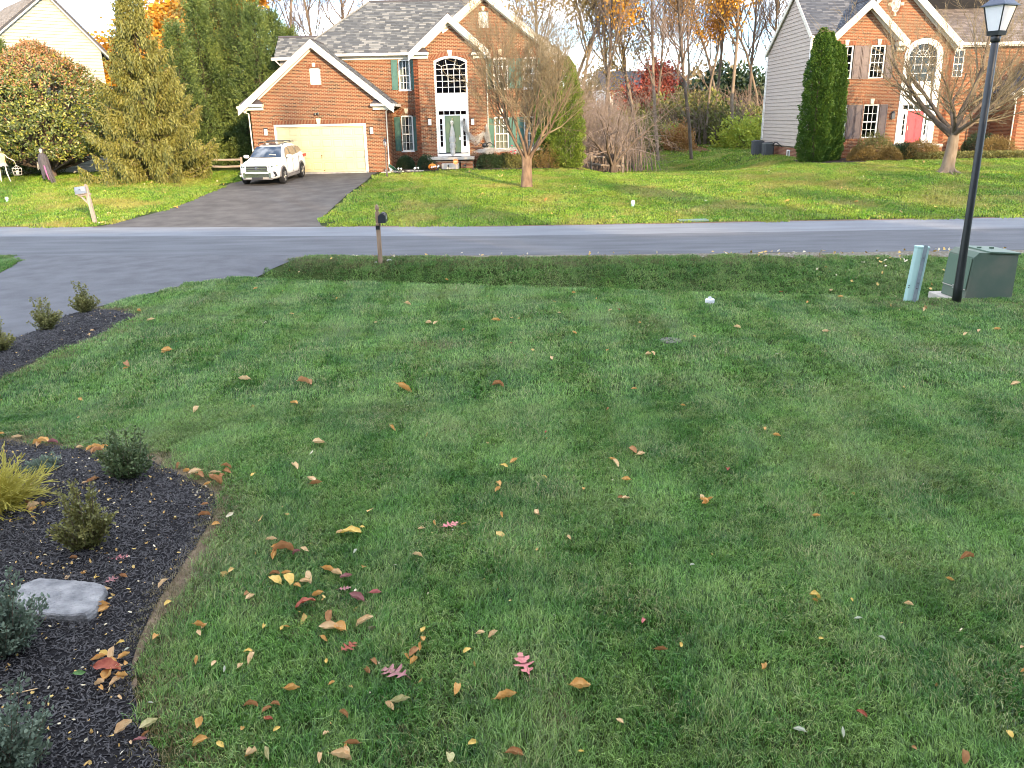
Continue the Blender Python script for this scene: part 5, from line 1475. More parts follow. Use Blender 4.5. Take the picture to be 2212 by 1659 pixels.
# ---- cherry on the right
sd_ = [((0, 0, 1.1), (-1.0, -.15, .62), 4.0, .105, 1), ((.05, 0, 1.2), (1.0, .1, .30), 3.9, .10, 1), ((.05, 0, 1.25), (.12, .1, 1.0), 3.8, .115, 1), ((.05, .05, 1.2), (.75, .2, .75), 3.7, .09, 1), ((0, 0, 1.25), (-.6, .5, .9), 3.4, .08, 1), ((0, -.05, 1.15), (.2, -.9, .6), 3.1, .075, 1), ((0, -.05, 1.2), (-.6, -.7, .7), 3.2, .07, 1), ((.03, .05, 1.25), (.4, .9, .7), 3.2, .07, 1)]
sd_ = [((p[0], p[1], p[2] + .25), d, L, r * 1.25, lv) for p, d, L, r, lv in sd_]
lm, tw, tp = branch_tree(21, 5, 0, 0, [.6, .62, .65, .7], [0, 12, 8, 6], [.5, .58, .52, .5], up=.24, wander=.16, start_dirs=sd_, minr=.007)
roots = [([(0, 0, .35), (math.cos(a) * .3, math.sin(a) * .3, .06), (math.cos(a) * .6, math.sin(a) * .6, -.03)], [.12, .06, .03]) for a in np.linspace(0, 5.5, 7)]
make_tree('cherry_tree', (TREE2.x, TREE2.y, TREE2.z), [('trunk', tubes_mesh('trunk', [([(-.08, 0, -.1), (-.03, 0, .25), (.02, 0, .8), (.05, 0, 1.6)], [.38, .27, .235, .20])] + roots, B_pale, 10)), ('limbs', tubes_mesh('limbs', lm, B_grey, 6)), ('crown', tubes_mesh('crown', tw, T_twig_pale, 4)), ('last_leaves', tip_leaves('last_leaves', tp, 26, .09, .05, L_red, 5, .1))], 0, (1.03, 1.0, 1.12),
          'low-forking leafless tree on the lawn in front of the red-door house', 'tree')

# ---- tall woodland trees: four kinds, copied
protos = []
for k, (sd0, lean) in enumerate(((31, 0), (32, 0), (33, 0), (34, 0), (35, 0))):
    lm, tw, tp = branch_tree(sd0, 4, 17 + k, .125, [.75, .65, .65], [24, 10, 6], [.33, .5, .5], up=.55, wander=.085, first=.28, minr=.013)
    protos.append((tubes_mesh('trunk', lm[:1], B_pale if k % 2 == 0 else B_grey, 8), tubes_mesh('limbs', lm[1:], B_grey, 5), tubes_mesh('crown', tw, T_twig_grey if k % 2 else T_twig, 3),
                   tip_leaves('leaves', tp, 4500, .19, .14, L_rust, sd0, .35, .5), tip_leaves('leaves', tp, 4200, .22, .17, L_orange, sd0 + 1, .35, .5), tip_leaves('leaves', tp, 8500, .19, .14, L_olive, sd0 + 2, .45, .8)))
def wood_tree(k, loc, rz, s, leaf=None, label=None, group=None):
    p = protos[k]
    parts = [('trunk', p[0]), ('limbs', p[1]), ('crown', p[2])]
    if leaf is not None: parts.append(('leaves', p[3 + leaf]))
    return make_tree('woodland_tree', loc, parts, rz, s, label, 'tree', group)
def spot(px, py, Y):
    p = wy(px, py, Y); return (p.x, Y, tz(p.x, Y) - .1)
W_ = 'tall bare trees at the edge of the wood'
for px, py, Y, k, rz, s, lf, lab in (
    (1422, 348, 60, 0, .3, 1.0, None, 'slim pale trunk standing in the grass left of the other lawn-edge tree, bare crown'),
    (1494, 346, 60, 1, 2.1, .95, 0, 'pale forked tree at the edge of the lawn, right of the slim straight one'),
    (1582, 318, 68, 2, 4.0, 1.18, 1, 'tall straight trunk with amber leaves rising above the bright green bushes'),
    (1697, 314, 66, 3, .9, .95, None, 'thin straight trunk between the green bushes and the pale sided wall'),
    (1736, 318, 63, 4, 2.6, 1.10, None, 'thick brown trunk closest to the pale sided end wall'),
    (1404, 335, 72, 3, 1.2, .9, 0, 'thin trunk just behind the slim pale tree on the lawn edge'),
    (1523, 330, 70, 0, 5.1, .85, 1, 'thin russet-leaved tree behind the forked pale tree'),
    (1545, 325, 74, 4, 3.3, 1.0, 1, 'dark trunk in shade left of the tall straight one, amber leaves high up')):
    x, y, z = spot(px, py, Y)
    wood_tree(k, (x, y, z), rz, s, lf, lab, W_)
rr = random.Random(77)
for px, Y, k, s, lf in ((620, 64, 0, 1.0, None), (668, 70, 1, 1.0, None), (715, 66, 2, .95, None), (768, 74, 3, 1.1, None), (835, 78, 4, 1.0, None), (930, 76, 0, 1.0, None),
                    (1180, 60, 1, 1.05, 2), (1215, 66, 4, 1.1, None), (1250, 62, 2, 1.0, 2), (1290, 58, 3, 1.0, 1), (1325, 64, 0, 1.05, 2), (1362, 70, 4, 1.0, 0), (1385, 62, 1, .85, 2),
                    (1450, 84, 2, 1.0, None), (1475, 92, 0, 1.1, None), (1530, 88, 3, 1.15, 1), (1612, 82, 1, 1.05, None), (1640, 90, 4, 1.1, None), (1660, 78, 2, 1.0, None), (1680, 88, 0, 1.1, None), (1716, 80, 1, 1.0, None), (1760, 72, 3, 1.1, None), (1785, 78, 4, 1.1, None), (1830, 70, 0, 1.0, None)):
    x, y, z = spot(px, 340, Y)
    g = 'bare trees behind the roofs' if px < 1000 else ('bronze-leaved trees behind the grey weeping tree' if px < 1400 else 'bare trees deep in the wood')
    near = min(((abs(px - q[0]), q[1]) for q in ((620, 'over the low wing roof'), (668, 'just right of the low wing roof'), (715, 'over the left hip of the grey roof'), (768, 'where the grey hip begins to climb'), (835, 'behind the left end of the long ridge'), (930, 'behind the middle of the long ridge'),
        (1180, 'at the right rake of the big gable'), (1215, 'right over the yellow-green arborvitae'), (1250, 'between the arborvitae and the drooping tree'), (1290, 'over the left half of the drooping tree'), (1325, 'over the crown of the drooping tree'), (1362, 'over the right half of the drooping tree'), (1385, 'at the right rim of the drooping tree'),
        (1450, 'between the two lawn-edge trunks, far back'), (1475, 'far behind the forked pale tree, to its left'), (1530, 'far behind the russet-leaved tree'), (1612, 'behind the bright yellow-green bush, left'), (1640, 'behind the bright yellow-green bushes, right'), (1660, 'left of the thin trunk by the sided wall'), (1680, 'just behind the thin trunk by the sided wall'), (1716, 'between the thin and the thick trunk by the sided wall'), (1760, 'above the rear eave of the sided wall'), (1785, 'above the sloping edge of the sided wall'), (1830, 'near the peak of the sided wall'))))[1]
    lb = ('bare tree ' if px < 1000 else ('bronze-leaved tree ' if lf is not None and px < 1400 else 'grey bare tree ')) + near
    wood_tree(k, (x, y, z), rr.uniform(0, 6), s * rr.uniform(.9, 1.1), lf, lb, g)

# ---- leafy broad trees
def broad_tree(seed, h, r0, cr, nl, L, material, barkm, base=.3):
    lm, tw, tp = branch_tree(seed, 4, h * .8, r0, [.8, .7, .7], [14, 6, 4], [.45, .5, .5], up=.35, wander=.14, first=base, minr=.012)
    return [('trunk', tubes_mesh('trunk', lm, barkm, 7)), ('crown', tubes_mesh('crown', tw, T_twig, 3)), ('leaves', tip_leaves('leaves', tp, nl, L, L * .75, material, seed, .35))]
x, y, z = spot(245, 340, 56); make_tree('maple_tree', (x, y, z), broad_tree(51, 15, .3, 5, 34000, .26, L_orange, B_dark, .12), .4, (1.5, 1.3, 1.0), 'tree in full orange leaf behind the dark drooping spruce', 'tree')
x, y, z = spot(400, 340, 62); make_tree('oak_tree', (x, y, z), broad_tree(52, 15, .3, 5, 13000, .26, L_olive, B_dark, .22), 1.4, (.9, .9, 1.0), 'olive-brown leafy tree between the orange tree and the cypresses', 'tree')
x, y, z = spot(1412, 335, 76); make_tree('red_maple', (x, y, z), broad_tree(53, 7.2, .16, 3, 7000, .22, L_red, B_dark, .2), .4, (1.35, 1.2, .95), 'small tree in dense red leaf seen between the trunks of the wood', 'tree')

# ---- conifers
def spruce(seed, h, rb, n_whorl=34):
    """drooping: boughs sweep out and up, curtains of twigs hang from them"""
    r = np.random.default_rng(seed); rg = random.Random(seed)
    lines, P, D, Ln, rn = [], [], [], [], []
    for i in range(n_whorl):
        t = i / n_whorl; z = .15 + (h - .3) * t ** 1.05
        L = rb * (1 - t) ** .98 * rg.uniform(.8, 1.2) + .22
        nb = 9 if t < .6 else 6
        for k in range(nb):
            a = rg.uniform(0, 6.28); Lb = L * rg.uniform(.6, 1.12)
            pts = []; m = 6
            for j in range(m + 1):
                s = j / m; zz = z + Lb * (-.38 * s + .42 * s * s * s + .08 * s) + .1 * s
                pts.append((math.cos(a) * Lb * s, math.sin(a) * Lb * s, zz))
            lines.append((pts, [.035 * (1 - t * .7) * (1 - .8 * j / m) + .004 for j in range(m + 1)]))
            nt = int(30 * Lb + 8)
            for _ in range(nt):
                s = rg.uniform(.22, 1.0) ** .8; j = min(m - 1, int(s * m)); f_ = s * m - j
                p = np.array(pts[j]) * (1 - f_) + np.array(pts[j + 1]) * f_
                hang = rg.uniform(.18, .55) * (.7 + .5 * s)
                tone = rg.random()
                side = rg.uniform(-.22, .22)
                p0 = p + np.array([-math.sin(a) * side, math.cos(a) * side, 0])
                k2 = 5
                for q in range(k2):
                    P.append(p0 + np.array([rg.gauss(0, .03), rg.gauss(0, .03), -hang * q / k2])); D.append((math.cos(a) * .25 + rg.gauss(0, .32), math.sin(a) * .25 + rg.gauss(0, .32), -1)); Ln.append(hang / k2 * 1.7); rn.append(min(1, max(0, tone * .7 + .3 * (1 - q / k2) * rg.uniform(.6, 1.4))))
                for q in range(2):
                    P.append(p0); D.append((math.cos(a) + rg.gauss(0, .5), math.sin(a) + rg.gauss(0, .5), .1 + rg.gauss(0, .3))); Ln.append(rg.uniform(.08, .2)); rn.append(min(1, tone * .6 + .4))
    P = np.array(P); D = np.array(D); Ln = np.array(Ln)
    fol = cloud_mesh('crown', P, D, Ln, .055, L_spruce, r, np.array(rn))
    trunk = tubes_mesh('trunk', [([(0, 0, -.1), (0, 0, h * .5), (0, 0, h)], [.20, .12, .02])], B_dark, 7)
    return [('trunk', trunk), ('boughs', tubes_mesh('boughs', lines, T_twig, 3)), ('crown', fol)]
sp = Vector((-17.35, 41.9, 0))
make_tree('norway_spruce', (sp.x, sp.y, tz(sp.x, sp.y)), spruce(61, 9.6, 3.05), 0, 1, 'drooping olive-green spruce left of the driveway, behind the grey mailbox', 'tree')
def cones(me_list): pass

def cypress(seed, h, rb, material=None, dens=1.0, plume=.55):
    r = np.random.default_rng(seed)
    nP = int(330 * h * rb * .35 * dens)
    t = r.random(nP) ** 1.35; a = r.uniform(0, 2 * np.pi, nP)
    R0 = rb * (1 - t) ** .95 * (1 + .26 * np.sin(a * 3 + t * 11 + seed)) * r.uniform(.62, 1.08, nP) + .06
    C = np.stack([np.cos(a) * R0, np.sin(a) * R0, .1 + t * (h - .25)], 1)
    dirs = np.stack([np.cos(a) * .75, np.sin(a) * .75, .95 + r.normal(0, .2, nP)], 1) + r.normal(0, .18, (nP, 3))
    dirs /= np.linalg.norm(dirs, axis=1, keepdims=True)
    m = 26
    PL = plume * r.uniform(.6, 1.5, nP) * (1 - .4 * t)
    s = np.tile(np.linspace(0, 1, m), nP); idx = np.repeat(np.arange(nP), m)
    off = r.normal(0, 1, (nP * m, 3)) * (.17 * (1 - s) + .02)[:, None] * PL[idx][:, None]
    P = C[idx] + dirs[idx] * (s * PL[idx])[:, None] + off
    D = dirs[idx] + r.normal(0, .55, (nP * m, 3))
    tone = r.random(nP)[idx] * .45 + s * .42 + r.random(nP * m) * .18 - .05  # plume feet darker: shade between the plumes is put into the colour
    me = cloud_mesh('crown', P, D, .13 * r.uniform(.6, 1.3, nP * m), .042, material or L_ley, r, np.clip(tone, 0, 1))
    tr = tubes_mesh('trunk', [([(0, 0, -.1), (0, 0, h * .5), (0, 0, h * .96)], [.18, .1, .02])], B_dark, 6)
    lim = [([(0, 0, float(C[i, 2]) - .25 * float(R0[i])), tuple(C[i] * np.array([.5, .5, 1]) - np.array([0, 0, .08])), tuple(C[i])], [.03, .02, .008]) for i in range(0, nP, 5)]
    return [('trunk', tr), ('limbs', tubes_mesh('limbs', lim, B_dark, 3)), ('crown', me)]
cy = [cypress(71, 9.0, 1.95, plume=.9, dens=.9), cypress(72, 11.5, 2.15, plume=1.0, dens=.85), cypress(73, 7.4, 1.7, plume=.8, dens=.9)]
LB_ = ['shorter bright green cypress nearest the spruce', 'broad cypress with a shaded foot behind the spruce', 'tall cypress whose tip reaches the top of the picture, second from the spruce', 'tallest dense cypress in the middle of the green row', 'full cypress next to the garage wall', 'cypress tip rising just behind the low wing roof', 'small cypress tip beside the grey roof']
for i, (px, Y, k, py) in enumerate(((412, 48.5, 2, 56), (462, 51, 0, -8), (500, 54, 1, -45), (540, 52, 1, -35), (580, 50.5, 0, 12), (615, 54.5, 0, 30), (648, 56, 2, 64))):
    x, y, z = spot(px, 350, Y); s = (wy(px, py, Y).z - z) / (9.0, 11.5, 7.4)[k]
    make_tree('cypress', (x, y, z), cy[k], i * 1.3, (min(1, s), min(1, s), s), LB_[i], 'tree', 'cypresses left of the garage')

def columnar(seed, h, rb, material, lsz=.085, dens=1.0, gold=.0):
    r = np.random.default_rng(seed); n = int(5200 * h * rb * dens)
    t = r.random(n); a = r.uniform(0, 2 * np.pi, n)
    prof = np.interp(t, [0, .06, .3, .7, .92, 1], [.78, .95, 1, .82, .45, .10])
    lump = 1 + .10 * np.sin(a * 4 + t * 23) + .08 * np.sin(a * 7 - t * 41) + .06 * np.sin(t * 77)
    R0 = rb * prof * lump * (1 - .35 * r.random(n) ** 2.2)
    P = np.stack([np.cos(a) * R0, np.sin(a) * R0, t * h], 1)
    D = np.stack([np.cos(a) * .7, np.sin(a) * .7, .8 + r.normal(0, .3, n)], 1) + r.normal(0, .35, (n, 3))
    cl = .5 + .25 * np.sin(a * 4 + t * 23 + 1) + .25 * np.sin(a * 9 - t * 61)
    return cloud_mesh('crown', P, D, lsz * r.uniform(.6, 1.4, n), lsz * .55, material, r, np.clip(cl * .5 + r.random(n) * .5 - .05 + gold, 0, 1))
stem = lambda h, r=.06: tubes_mesh('trunk', [([(0, 0, -.1), (0, 0, h * .5), (0, 0, h * .93)], [r * 1.5, r, .01])], B_dark, 6)
x, y = 3.05, 45.3
make_tree('arborvitae', (x, y, tz(x, y)), [('trunk', stem(5.6)), ('crown', columnar(81, 5.5, .95, L_arb2, .10))], 0, 1, 'yellow-green arborvitae at the right corner of the house with green shutters', 'tree')
x, y = 1.95, 45.7
make_tree('arborvitae', (x, y, tz(x, y)), [('trunk', stem(5.4)), ('crown', columnar(82, 5.4, .55, L_arb, .09, 1.2))], 0, 1, 'slim dark arborvitae against the upper windows, behind the bare multi-stemmed tree', 'tree')
for i, (px, yy, h, rb, lab) in enumerate(((1764, 42.6, 6.15, .74, 'tallest columnar arborvitae at the corner of the pale sided wall'), (1780, 42.9, 6.0, .56, 'second columnar arborvitae, pressed against the tallest one'), (1795, 43.1, 5.55, .50, 'dark columnar arborvitae next to the upstairs window of the red-door house'), (1806, 43.2, 5.4, .44, 'rightmost slim arborvitae of the clump by the red-door house'))):
    p = wy(px - 10, 345, yy)
    make_tree('arborvitae', (p.x, yy, tz(p.x, yy)), [('trunk', stem(h)), ('crown', columnar(85 + i, h, rb, L_arb, .095, 1.15))], 0, 1, lab, 'tree', 'columnar arborvitae by the red-door house')

# ---- magnolia
def magnolia(seed):
    r = np.random.default_rng(seed); h, rb = 6.3, 3.55
    nC = 2700
    u = r.random(nC); a = r.uniform(0, 2 * np.pi, nC)
    t = u; prof = np.interp(t, [0, .1, .35, .6, .8, .93, 1], [.80, 1.0, 1, .86, .58, .28, .05])
    R0 = rb * prof * (1 + .08 * np.sin(a * 5 + t * 9)) * (1 - .30 * r.random(nC) ** 2)
    C = np.stack([np.cos(a) * R0, np.sin(a) * R0, 1.0 + t * (h - 1.0)], 1)
    out = np.stack([np.cos(a), np.sin(a), .45 + .5 * t], 1); out /= np.linalg.norm(out, axis=1, keepdims=True)
    m = 16; idx = np.repeat(np.arange(nC), m)
    P = C[idx] + r.normal(0, .10, (nC * m, 3))
    D = out[idx] * .55 + r.normal(0, .75, (nC * m, 3))
    tone = r.random(nC * m) ** 1.3
    red = (r.random(nC * m) < np.clip((P[:, 2] - 3.2) * .30, 0.03, .85))
    upv = out[idx]
    g_ = cloud_mesh('crown', P[~red], D[~red], .17 * r.uniform(.7, 1.2, (~red).sum()), .075, L_mag, r, tone[~red], up=upv[~red])
    b_ = cloud_mesh('bronze_leaves', P[red], D[red], .14 * r.uniform(.7, 1.2, red.sum()), .06, L_magred, r, tone[red], up=upv[red])
    lines = [([(0, 0, .3), tuple(C[i] * .45 + np.array([0, 0, .1])), tuple(C[i])], [.05, .03, .01]) for i in range(0, nC, 12)]
    return [('trunk', tubes_mesh('trunk', [([(0, 0, -.1), (.05, 0, 1), (0, 0, 3), (0, 0, 5.5)], [.17, .13, .09, .02])] + lines, B_grey, 6)), ('crown', g_), ('bronze_leaves', b_)]
mx_, my_ = -23.7, 44.4
make_tree('magnolia', (mx_, my_, tz(mx_, my_)), magnolia(91), 0, (1.0, .85, 1.02), 'broad glossy-leaved magnolia with bronze tips in front of the pale sided house', 'tree')
x, y, z = spot(25, 300, 45.5); make_tree('cypress', (x, y, z), cy[2], 3, .93, 'green conifer tip poking up between the magnolia and the pale sided house', 'tree')

# ---- bushes
def bush(seed, rx_, ry_, rz_, n, L, W, material, flat=.0, lump=.12, up=.4, stems=True, inner=.35):
    r = np.random.default_rng(seed)
    d = r.normal(0, 1, (n, 3)); d[:, 2] = np.abs(d[:, 2]) * (1 - flat) - .15; d /= np.linalg.norm(d, axis=1, keepdims=True)
    az = np.arctan2(d[:, 1], d[:, 0])
    lm = 1 + lump * np.sin(az * 3 + seed) + lump * .8 * np.sin(az * 7 + d[:, 2] * 9 + seed) 
    R_ = (1 - inner * r.random(n) ** 1.7) * lm
    P = d * R_[:, None] * np.array([rx_, ry_, rz_]); P[:, 2] = np.maximum(P[:, 2] + rz_ * .12, .02)
    D = d + r.normal(0, .6, (n, 3)) + np.array([0, 0, up])
    cl = .5 + .5 * np.sin(az * 5 + d[:, 2] * 7 + seed)
    me = cloud_mesh('foliage', P, D, L * r.uniform(.6, 1.3, n), W, material, r, np.clip(.35 * cl + .65 * r.random(n), 0, 1))
    parts = [('foliage', me)]
    if stems:
        ls = []
        for i in range(0, n, max(1, n // 40)): ls.append(([(P[i, 0] * .1, P[i, 1] * .1, -.02), tuple(P[i] * np.array([.5, .5, .45])), tuple(P[i] * .92)], [.012 * rz_ ** .5, .008, .004]))
        parts.insert(0, ('stems', tubes_mesh('stems', ls, T_twig, 3)))
    return parts
def bush_at(name, x, y, parts, lab, group=None, rz=0, s=1, cat='shrub', dz=0):
    return make_tree(name, (x, y, tz(x, y) + dz), parts, rz, s, lab, cat, group)
bush_at('yew_shrub', -5.55, 46.2, bush(101, .50, .42, .62, 6000, .06, .03, L_yew, lump=.05), 'clipped dark round shrub beside the garage corner', 'clipped shrubs by the entrance')
bush_at('yew_shrub', -4.35, 45.6, bush(102, .52, .40, .66, 6000, .06, .03, L_yew, lump=.07), 'clipped dark shrub left of the front steps, behind the carved pumpkin', 'clipped shrubs by the entrance')
bush_at('yew_shrub', -1.05, 45.45, bush(103, .62, .48, .78, 7500, .065, .03, L_yew, lump=.06), 'dark shrub draped in white web right of the front steps', 'clipped shrubs by the entrance')
bush_at('yew_shrub', -.15, 45.6, bush(104, .5, .42, .66, 5000, .065, .03, L_yew, lump=.06), 'low dark shrub in the middle of the web-covered row', 'clipped shrubs by the entrance')
bush_at('rose_shrub', .65, 45.3, bush(105, .75, .5, .95, 5200, .07, .035, L_box2, lump=.15, inner=.6), 'loose olive shrub with red blooms under the front window', None)
bush_at('rose_shrub', 2.1, 44.9, bush(106, .75, .6, 1.0, 3600, .07, .035, L_azalea, lump=.2, inner=.7), 'loose brown shrub right of the bare multi-stemmed tree', None)
for i, (px, yy, a, b, c, mt, lab) in enumerate(((1862, 42.6, .7, .55, .62, L_azalea, 'brown-leaved low shrub at the foot of the columnar arborvitae'), (1888, 43.2, 1.0, .55, 1.12, L_box2, 'tall green shrub under the ground-floor window with brown shutters'),
        (1922, 42.5, .62, .5, .55, L_azalea, 'low brown shrub in front of the tall green one'), (1950, 43.0, .75, .5, .70, L_yew, 'dark green shrub left of the rust-brown mound'), (1985, 42.8, 1.05, .6, .82, L_azalea, 'wide rust-brown mounded shrub left of the red door'),
        (2110, 44.6, .9, .5, 1.0, L_yew, 'dark shrub in the shade behind the lamp post'), (2150, 43.6, .95, .55, .88, L_azalea, 'golden-brown round shrub right of the lamp post'))):
    p = wy(px, 330, yy); bush_at('shrub', p.x, yy, bush(110 + i, a, b, c, 5200, .075, .035, mt, lump=.1), lab, 'foundation shrubs of the red-door house')
hx = wy(2060, 345, 42.3).x
hd_ = []
r = np.random.default_rng(5); n = 9000
P = np.stack([r.uniform(hx - 1.9, hx + 4.6, n), 42.5 + r.normal(0, .18, n), np.zeros(n)], 1); P[:, 2] = T(P[:, 0], P[:, 1]) + .34 * r.random(n) ** .6
me = cloud_mesh('low_hedge', P, r.normal(0, .6, (n, 3)) + np.array([0, -.2, .7]), .08, .04, L_box2, r)
link(me, 'low_hedge', label='low trimmed hedge running past the lamp post before the shaded brick wing', category='hedge') if False else tag(link(me, 'low_hedge'), 'low trimmed hedge running past the lamp post before the shaded brick wing', 'hedge')

# undergrowth at the wood edge: bushes one can tell apart
rr = random.Random(5)
mats_ = {'y': L_yellowgreen, 'u': L_under, 'r': L_rust, 'o': L_olive, 'd': L_yew}
bp = {k: bush(130 + i, 1.5, 1.2, 1.6, 3200, .17, .11, m_, lump=.22, inner=.55) for i, (k, m_) in enumerate(mats_.items())}
G_ = 'bushes along the edge of the wood'
for px, py, Y, k, s, lab in ((1600, 326, 67, 'y', 1.25, 'bright yellow-green bush at the foot of the tall straight trunk'), (1640, 322, 68, 'y', 1.15, 'yellow-green bush right of the brightest one'), (1672, 318, 69, 'u', 1.3, 'mixed green bush left of the thin trunk near the sided wall'),
        (1562, 330, 70, 'u', 1.3, 'dull green bush left of the tall straight trunk'), (1466, 342, 66, 'r', 1.05, 'rust-coloured bush between the two lawn-edge trunks'), (1440, 342, 68, 'y', .95, 'small yellow-green bush behind the slim pale trunk'),
        (1385, 345, 68, 'u', 1.3, 'green bush left of the slim pale trunk'), (1345, 348, 66, 'u', 1.3, 'dark green bush behind the split-rail fence end'), (1500, 338, 72, 'u', 1.2, 'green bush between the forked tree and the russet one'),
        (1760, 315, 68, 'u', 1.3, 'green bush hidden partly by the pale sided wall'), (1300, 350, 64, 'o', 1.4, 'olive bush behind the drooping grey tree'), (1255, 350, 62, 'u', 1.3, 'bush behind the arborvitae and the fence'), (1530, 336, 75, 'o', 1.2, 'olive bush behind the dark shaded trunk')):
    x, y, z = spot(px, py, Y); make_tree('bush', (x, y, z), bp[k], rr.uniform(0, 6), (s * 1.15, s, s), lab, 'bush', G_)
# low tangled growth behind the fence
def thicket(name, x0, x1, y0, y1, h0, h1, n, L, material, seed, **kw):
    r = np.random.default_rng(seed)
    X = r.uniform(x0, x1, n); Y = r.uniform(y0, y1, n)
    top = h0 + (h1 - h0) * (.5 + .25 * np.sin(X * .45 + seed) + .15 * np.sin(X * 1.3 + Y * .5) + .10 * np.sin(X * 3.1))
    Z = T(X, np.minimum(Y, 130)) + top * r.random(n) ** .7
    me = cloud_mesh(name, np.stack([X, Y, Z], 1), r.normal(0, 1, (n, 3)) + np.array([0, 0, .3]), L * r.uniform(.6, 1.4, n), L * .7, material, r)
    return link(me, name, kind='stuff', **kw)
thicket('undergrowth', -4, 30, 70, 84, 1.2, 4.6, 36000, .30, L_under, 1, label='tangled undergrowth inside the wood')
thicket('far_woods', -70, 90, 105, 125, 3, 8.5, 50000, .62, L_farwood, 2, label='distant autumn woods closing the view')
thicket('far_woods_left', -60, -8, 70, 80, 3, 9, 22000, .5, L_farwood, 4, label='autumn wood behind the conifers and the pale sided house')
thicket('evergreen_trees_far', 16, 44, 92, 98, 2.5, 7.5, 14000, .5, L_yew, 3, label='dark evergreens beyond the wood on the right')
def brush(seed):
    rg = random.Random(seed); ls = []
    for _ in range(1100):
        x = rg.uniform(-2, 26); y = rg.uniform(68, 84); h = rg.uniform(1.5, 4.6); z = tz(x, y)
        ls.append(([(x, y, z), (x + rg.gauss(0, .25), y, z + h * .5), (x + rg.gauss(0, .7), y + rg.gauss(0, .3), z + h)], [.035, .022, .010]))
        for _k in range(3):
            t = rg.uniform(.3, .9); ls.append(([(x, y, z + h * t), (x + rg.gauss(0, .7), y, z + h * t + rg.uniform(.3, 1.2))], [.016, .006]))
    return ls
link(tubes_mesh('saplings', brush(3), T_twig, 3), 'saplings', kind='stuff', label='thin bare saplings and brush inside the wood')
# brush behind the garage house right, hiding the fence
def brush2(seed):
    rg = random.Random(seed); ls = []
    for _ in range(420):
        x = 3.4 + 6.2 * rg.betavariate(1.2, 2.4); y = rg.uniform(51.5, 56); h = rg.uniform(1.5, 5.5) * (1.15 - .09 * (x - 3.4)); z = tz(x, y); a = rg.uniform(-1, 1)
        ls.append(([(x, y, z), (x + a * .3, y, z + h * .5), (x + a, y + rg.gauss(0, .4), z + h)], [.03, .02, .008]))
        for _k in range(5):
            t = rg.uniform(.2, .9); ls.append(([(x + a * t * .8, y, z + h * t), (x + a * t + rg.gauss(0, .6), y, z + h * t + rg.uniform(-.2, .9))], [.012, .005]))
    return ls
link(tubes_mesh('brush_thicket', brush2(6), T_twig_grey, 3), 'brush_thicket', kind='stuff', label='tangle of bare stems behind the split-rail fence')

# ---- shrubs in the mulch beds (near)
def boxwood(seed, h, w, n, material, shoots=7, L=.022):
    """small upright box plant: many stems, each lined with paired oval leaves"""
    rg = random.Random(seed); r = np.random.default_rng(seed); ls, P, D, rn = [], [], [], []
    ns = 46 + shoots
    for i in range(ns):
        a = rg.uniform(0, 6.28); e = rg.random() ** .6
        hh = h * rg.uniform(.45, .72) * (1 - .3 * e) if i >= shoots else h * rg.uniform(.8, 1.05)
        if i < shoots: e *= .65
        tip = Vector((math.cos(a) * w * e, math.sin(a) * w * e, hh)); mid = Vector((tip.x * .55, tip.y * .55, hh * .42)) + Vector((rg.gauss(0, .01), rg.gauss(0, .01), 0))
        pts = [Vector((rg.gauss(0, .01), rg.gauss(0, .01), -.01)), mid, tip]; ls.append((pts, [.0035, .0025, .0012]))
        m = int(n / ns * (1.5 if i < shoots else 1))
        for k in range(m):
            t = rg.uniform(.18, 1.0); p = pts[0].lerp(mid, t * 2) if t < .5 else mid.lerp(tip, t * 2 - 1)
            sc = .10 * w * (1 - t * .5) if i >= shoots else .012
            P.append((p.x + rg.gauss(0, sc), p.y + rg.gauss(0, sc), p.z + rg.gauss(0, sc * .6))); dv = (tip - mid).normalized()
            D.append((dv.x + rg.gauss(0, .6), dv.y + rg.gauss(0, .6), dv.z * .8 + rg.gauss(0, .5))); rn.append(min(1, max(0, .15 + .55 * t * rg.uniform(.5, 1.3) + rg.uniform(-.1, .15))))
    n_ = len(P)
    P = np.array(P); P[:, 2] = np.maximum(P[:, 2], .01)
    # six-cornered oval leaves
    Dn = np.array(D); Dn /= np.linalg.norm(Dn, axis=1, keepdims=True); S = np.cross(Dn, r.normal(0, 1, (n_, 3))); S /= np.linalg.norm(S, axis=1, keepdims=True); N_ = np.cross(Dn, S)
    Lr = (L * r.uniform(.6, 1.25, n_))[:, None]; W = Lr * .5
    V = np.concatenate([P, P + Dn * Lr * .3 + S * W * .5, P + Dn * Lr * .75 + S * W * .42 + N_ * Lr * .08, P + Dn * Lr + N_ * Lr * .1, P + Dn * Lr * .75 - S * W * .42 + N_ * Lr * .08, P + Dn * Lr * .3 - S * W * .5])
    i = np.arange(n_); Fq = np.stack([i + k * n_ for k in range(6)], 1)
    return [('stems', tubes_mesh('stems', ls, T_twig, 3)), ('foliage', np_mesh('foliage', V, Fq, np.array(rn), material))]
def near_shrub(px, py, parts, lab, rz=0, s=1.05, name='boxwood_shrub', group='young box shrubs in the mulch beds'):
    p = at(px, py); return make_tree(name, (p.x, p.y, p.z + .04), parts, rz, s, lab, 'shrub', group)
near_shrub(193, 1195, boxwood(201, .40, .17, 3800, L_box2, 9), 'young box shrub with upright shoots in the near mulch bed, above the flagstone', 0, 1.5)
near_shrub(277, 1040, boxwood(202, .36, .20, 4200, L_box, 10), 'dark box shrub at the top edge of the near mulch bed', 0, 1.45)
near_shrub(92, 1025, boxwood(203, .17, .20, 2600, L_bluegreen, 3), 'low flat grey-green shrub beside the golden one', group=None)
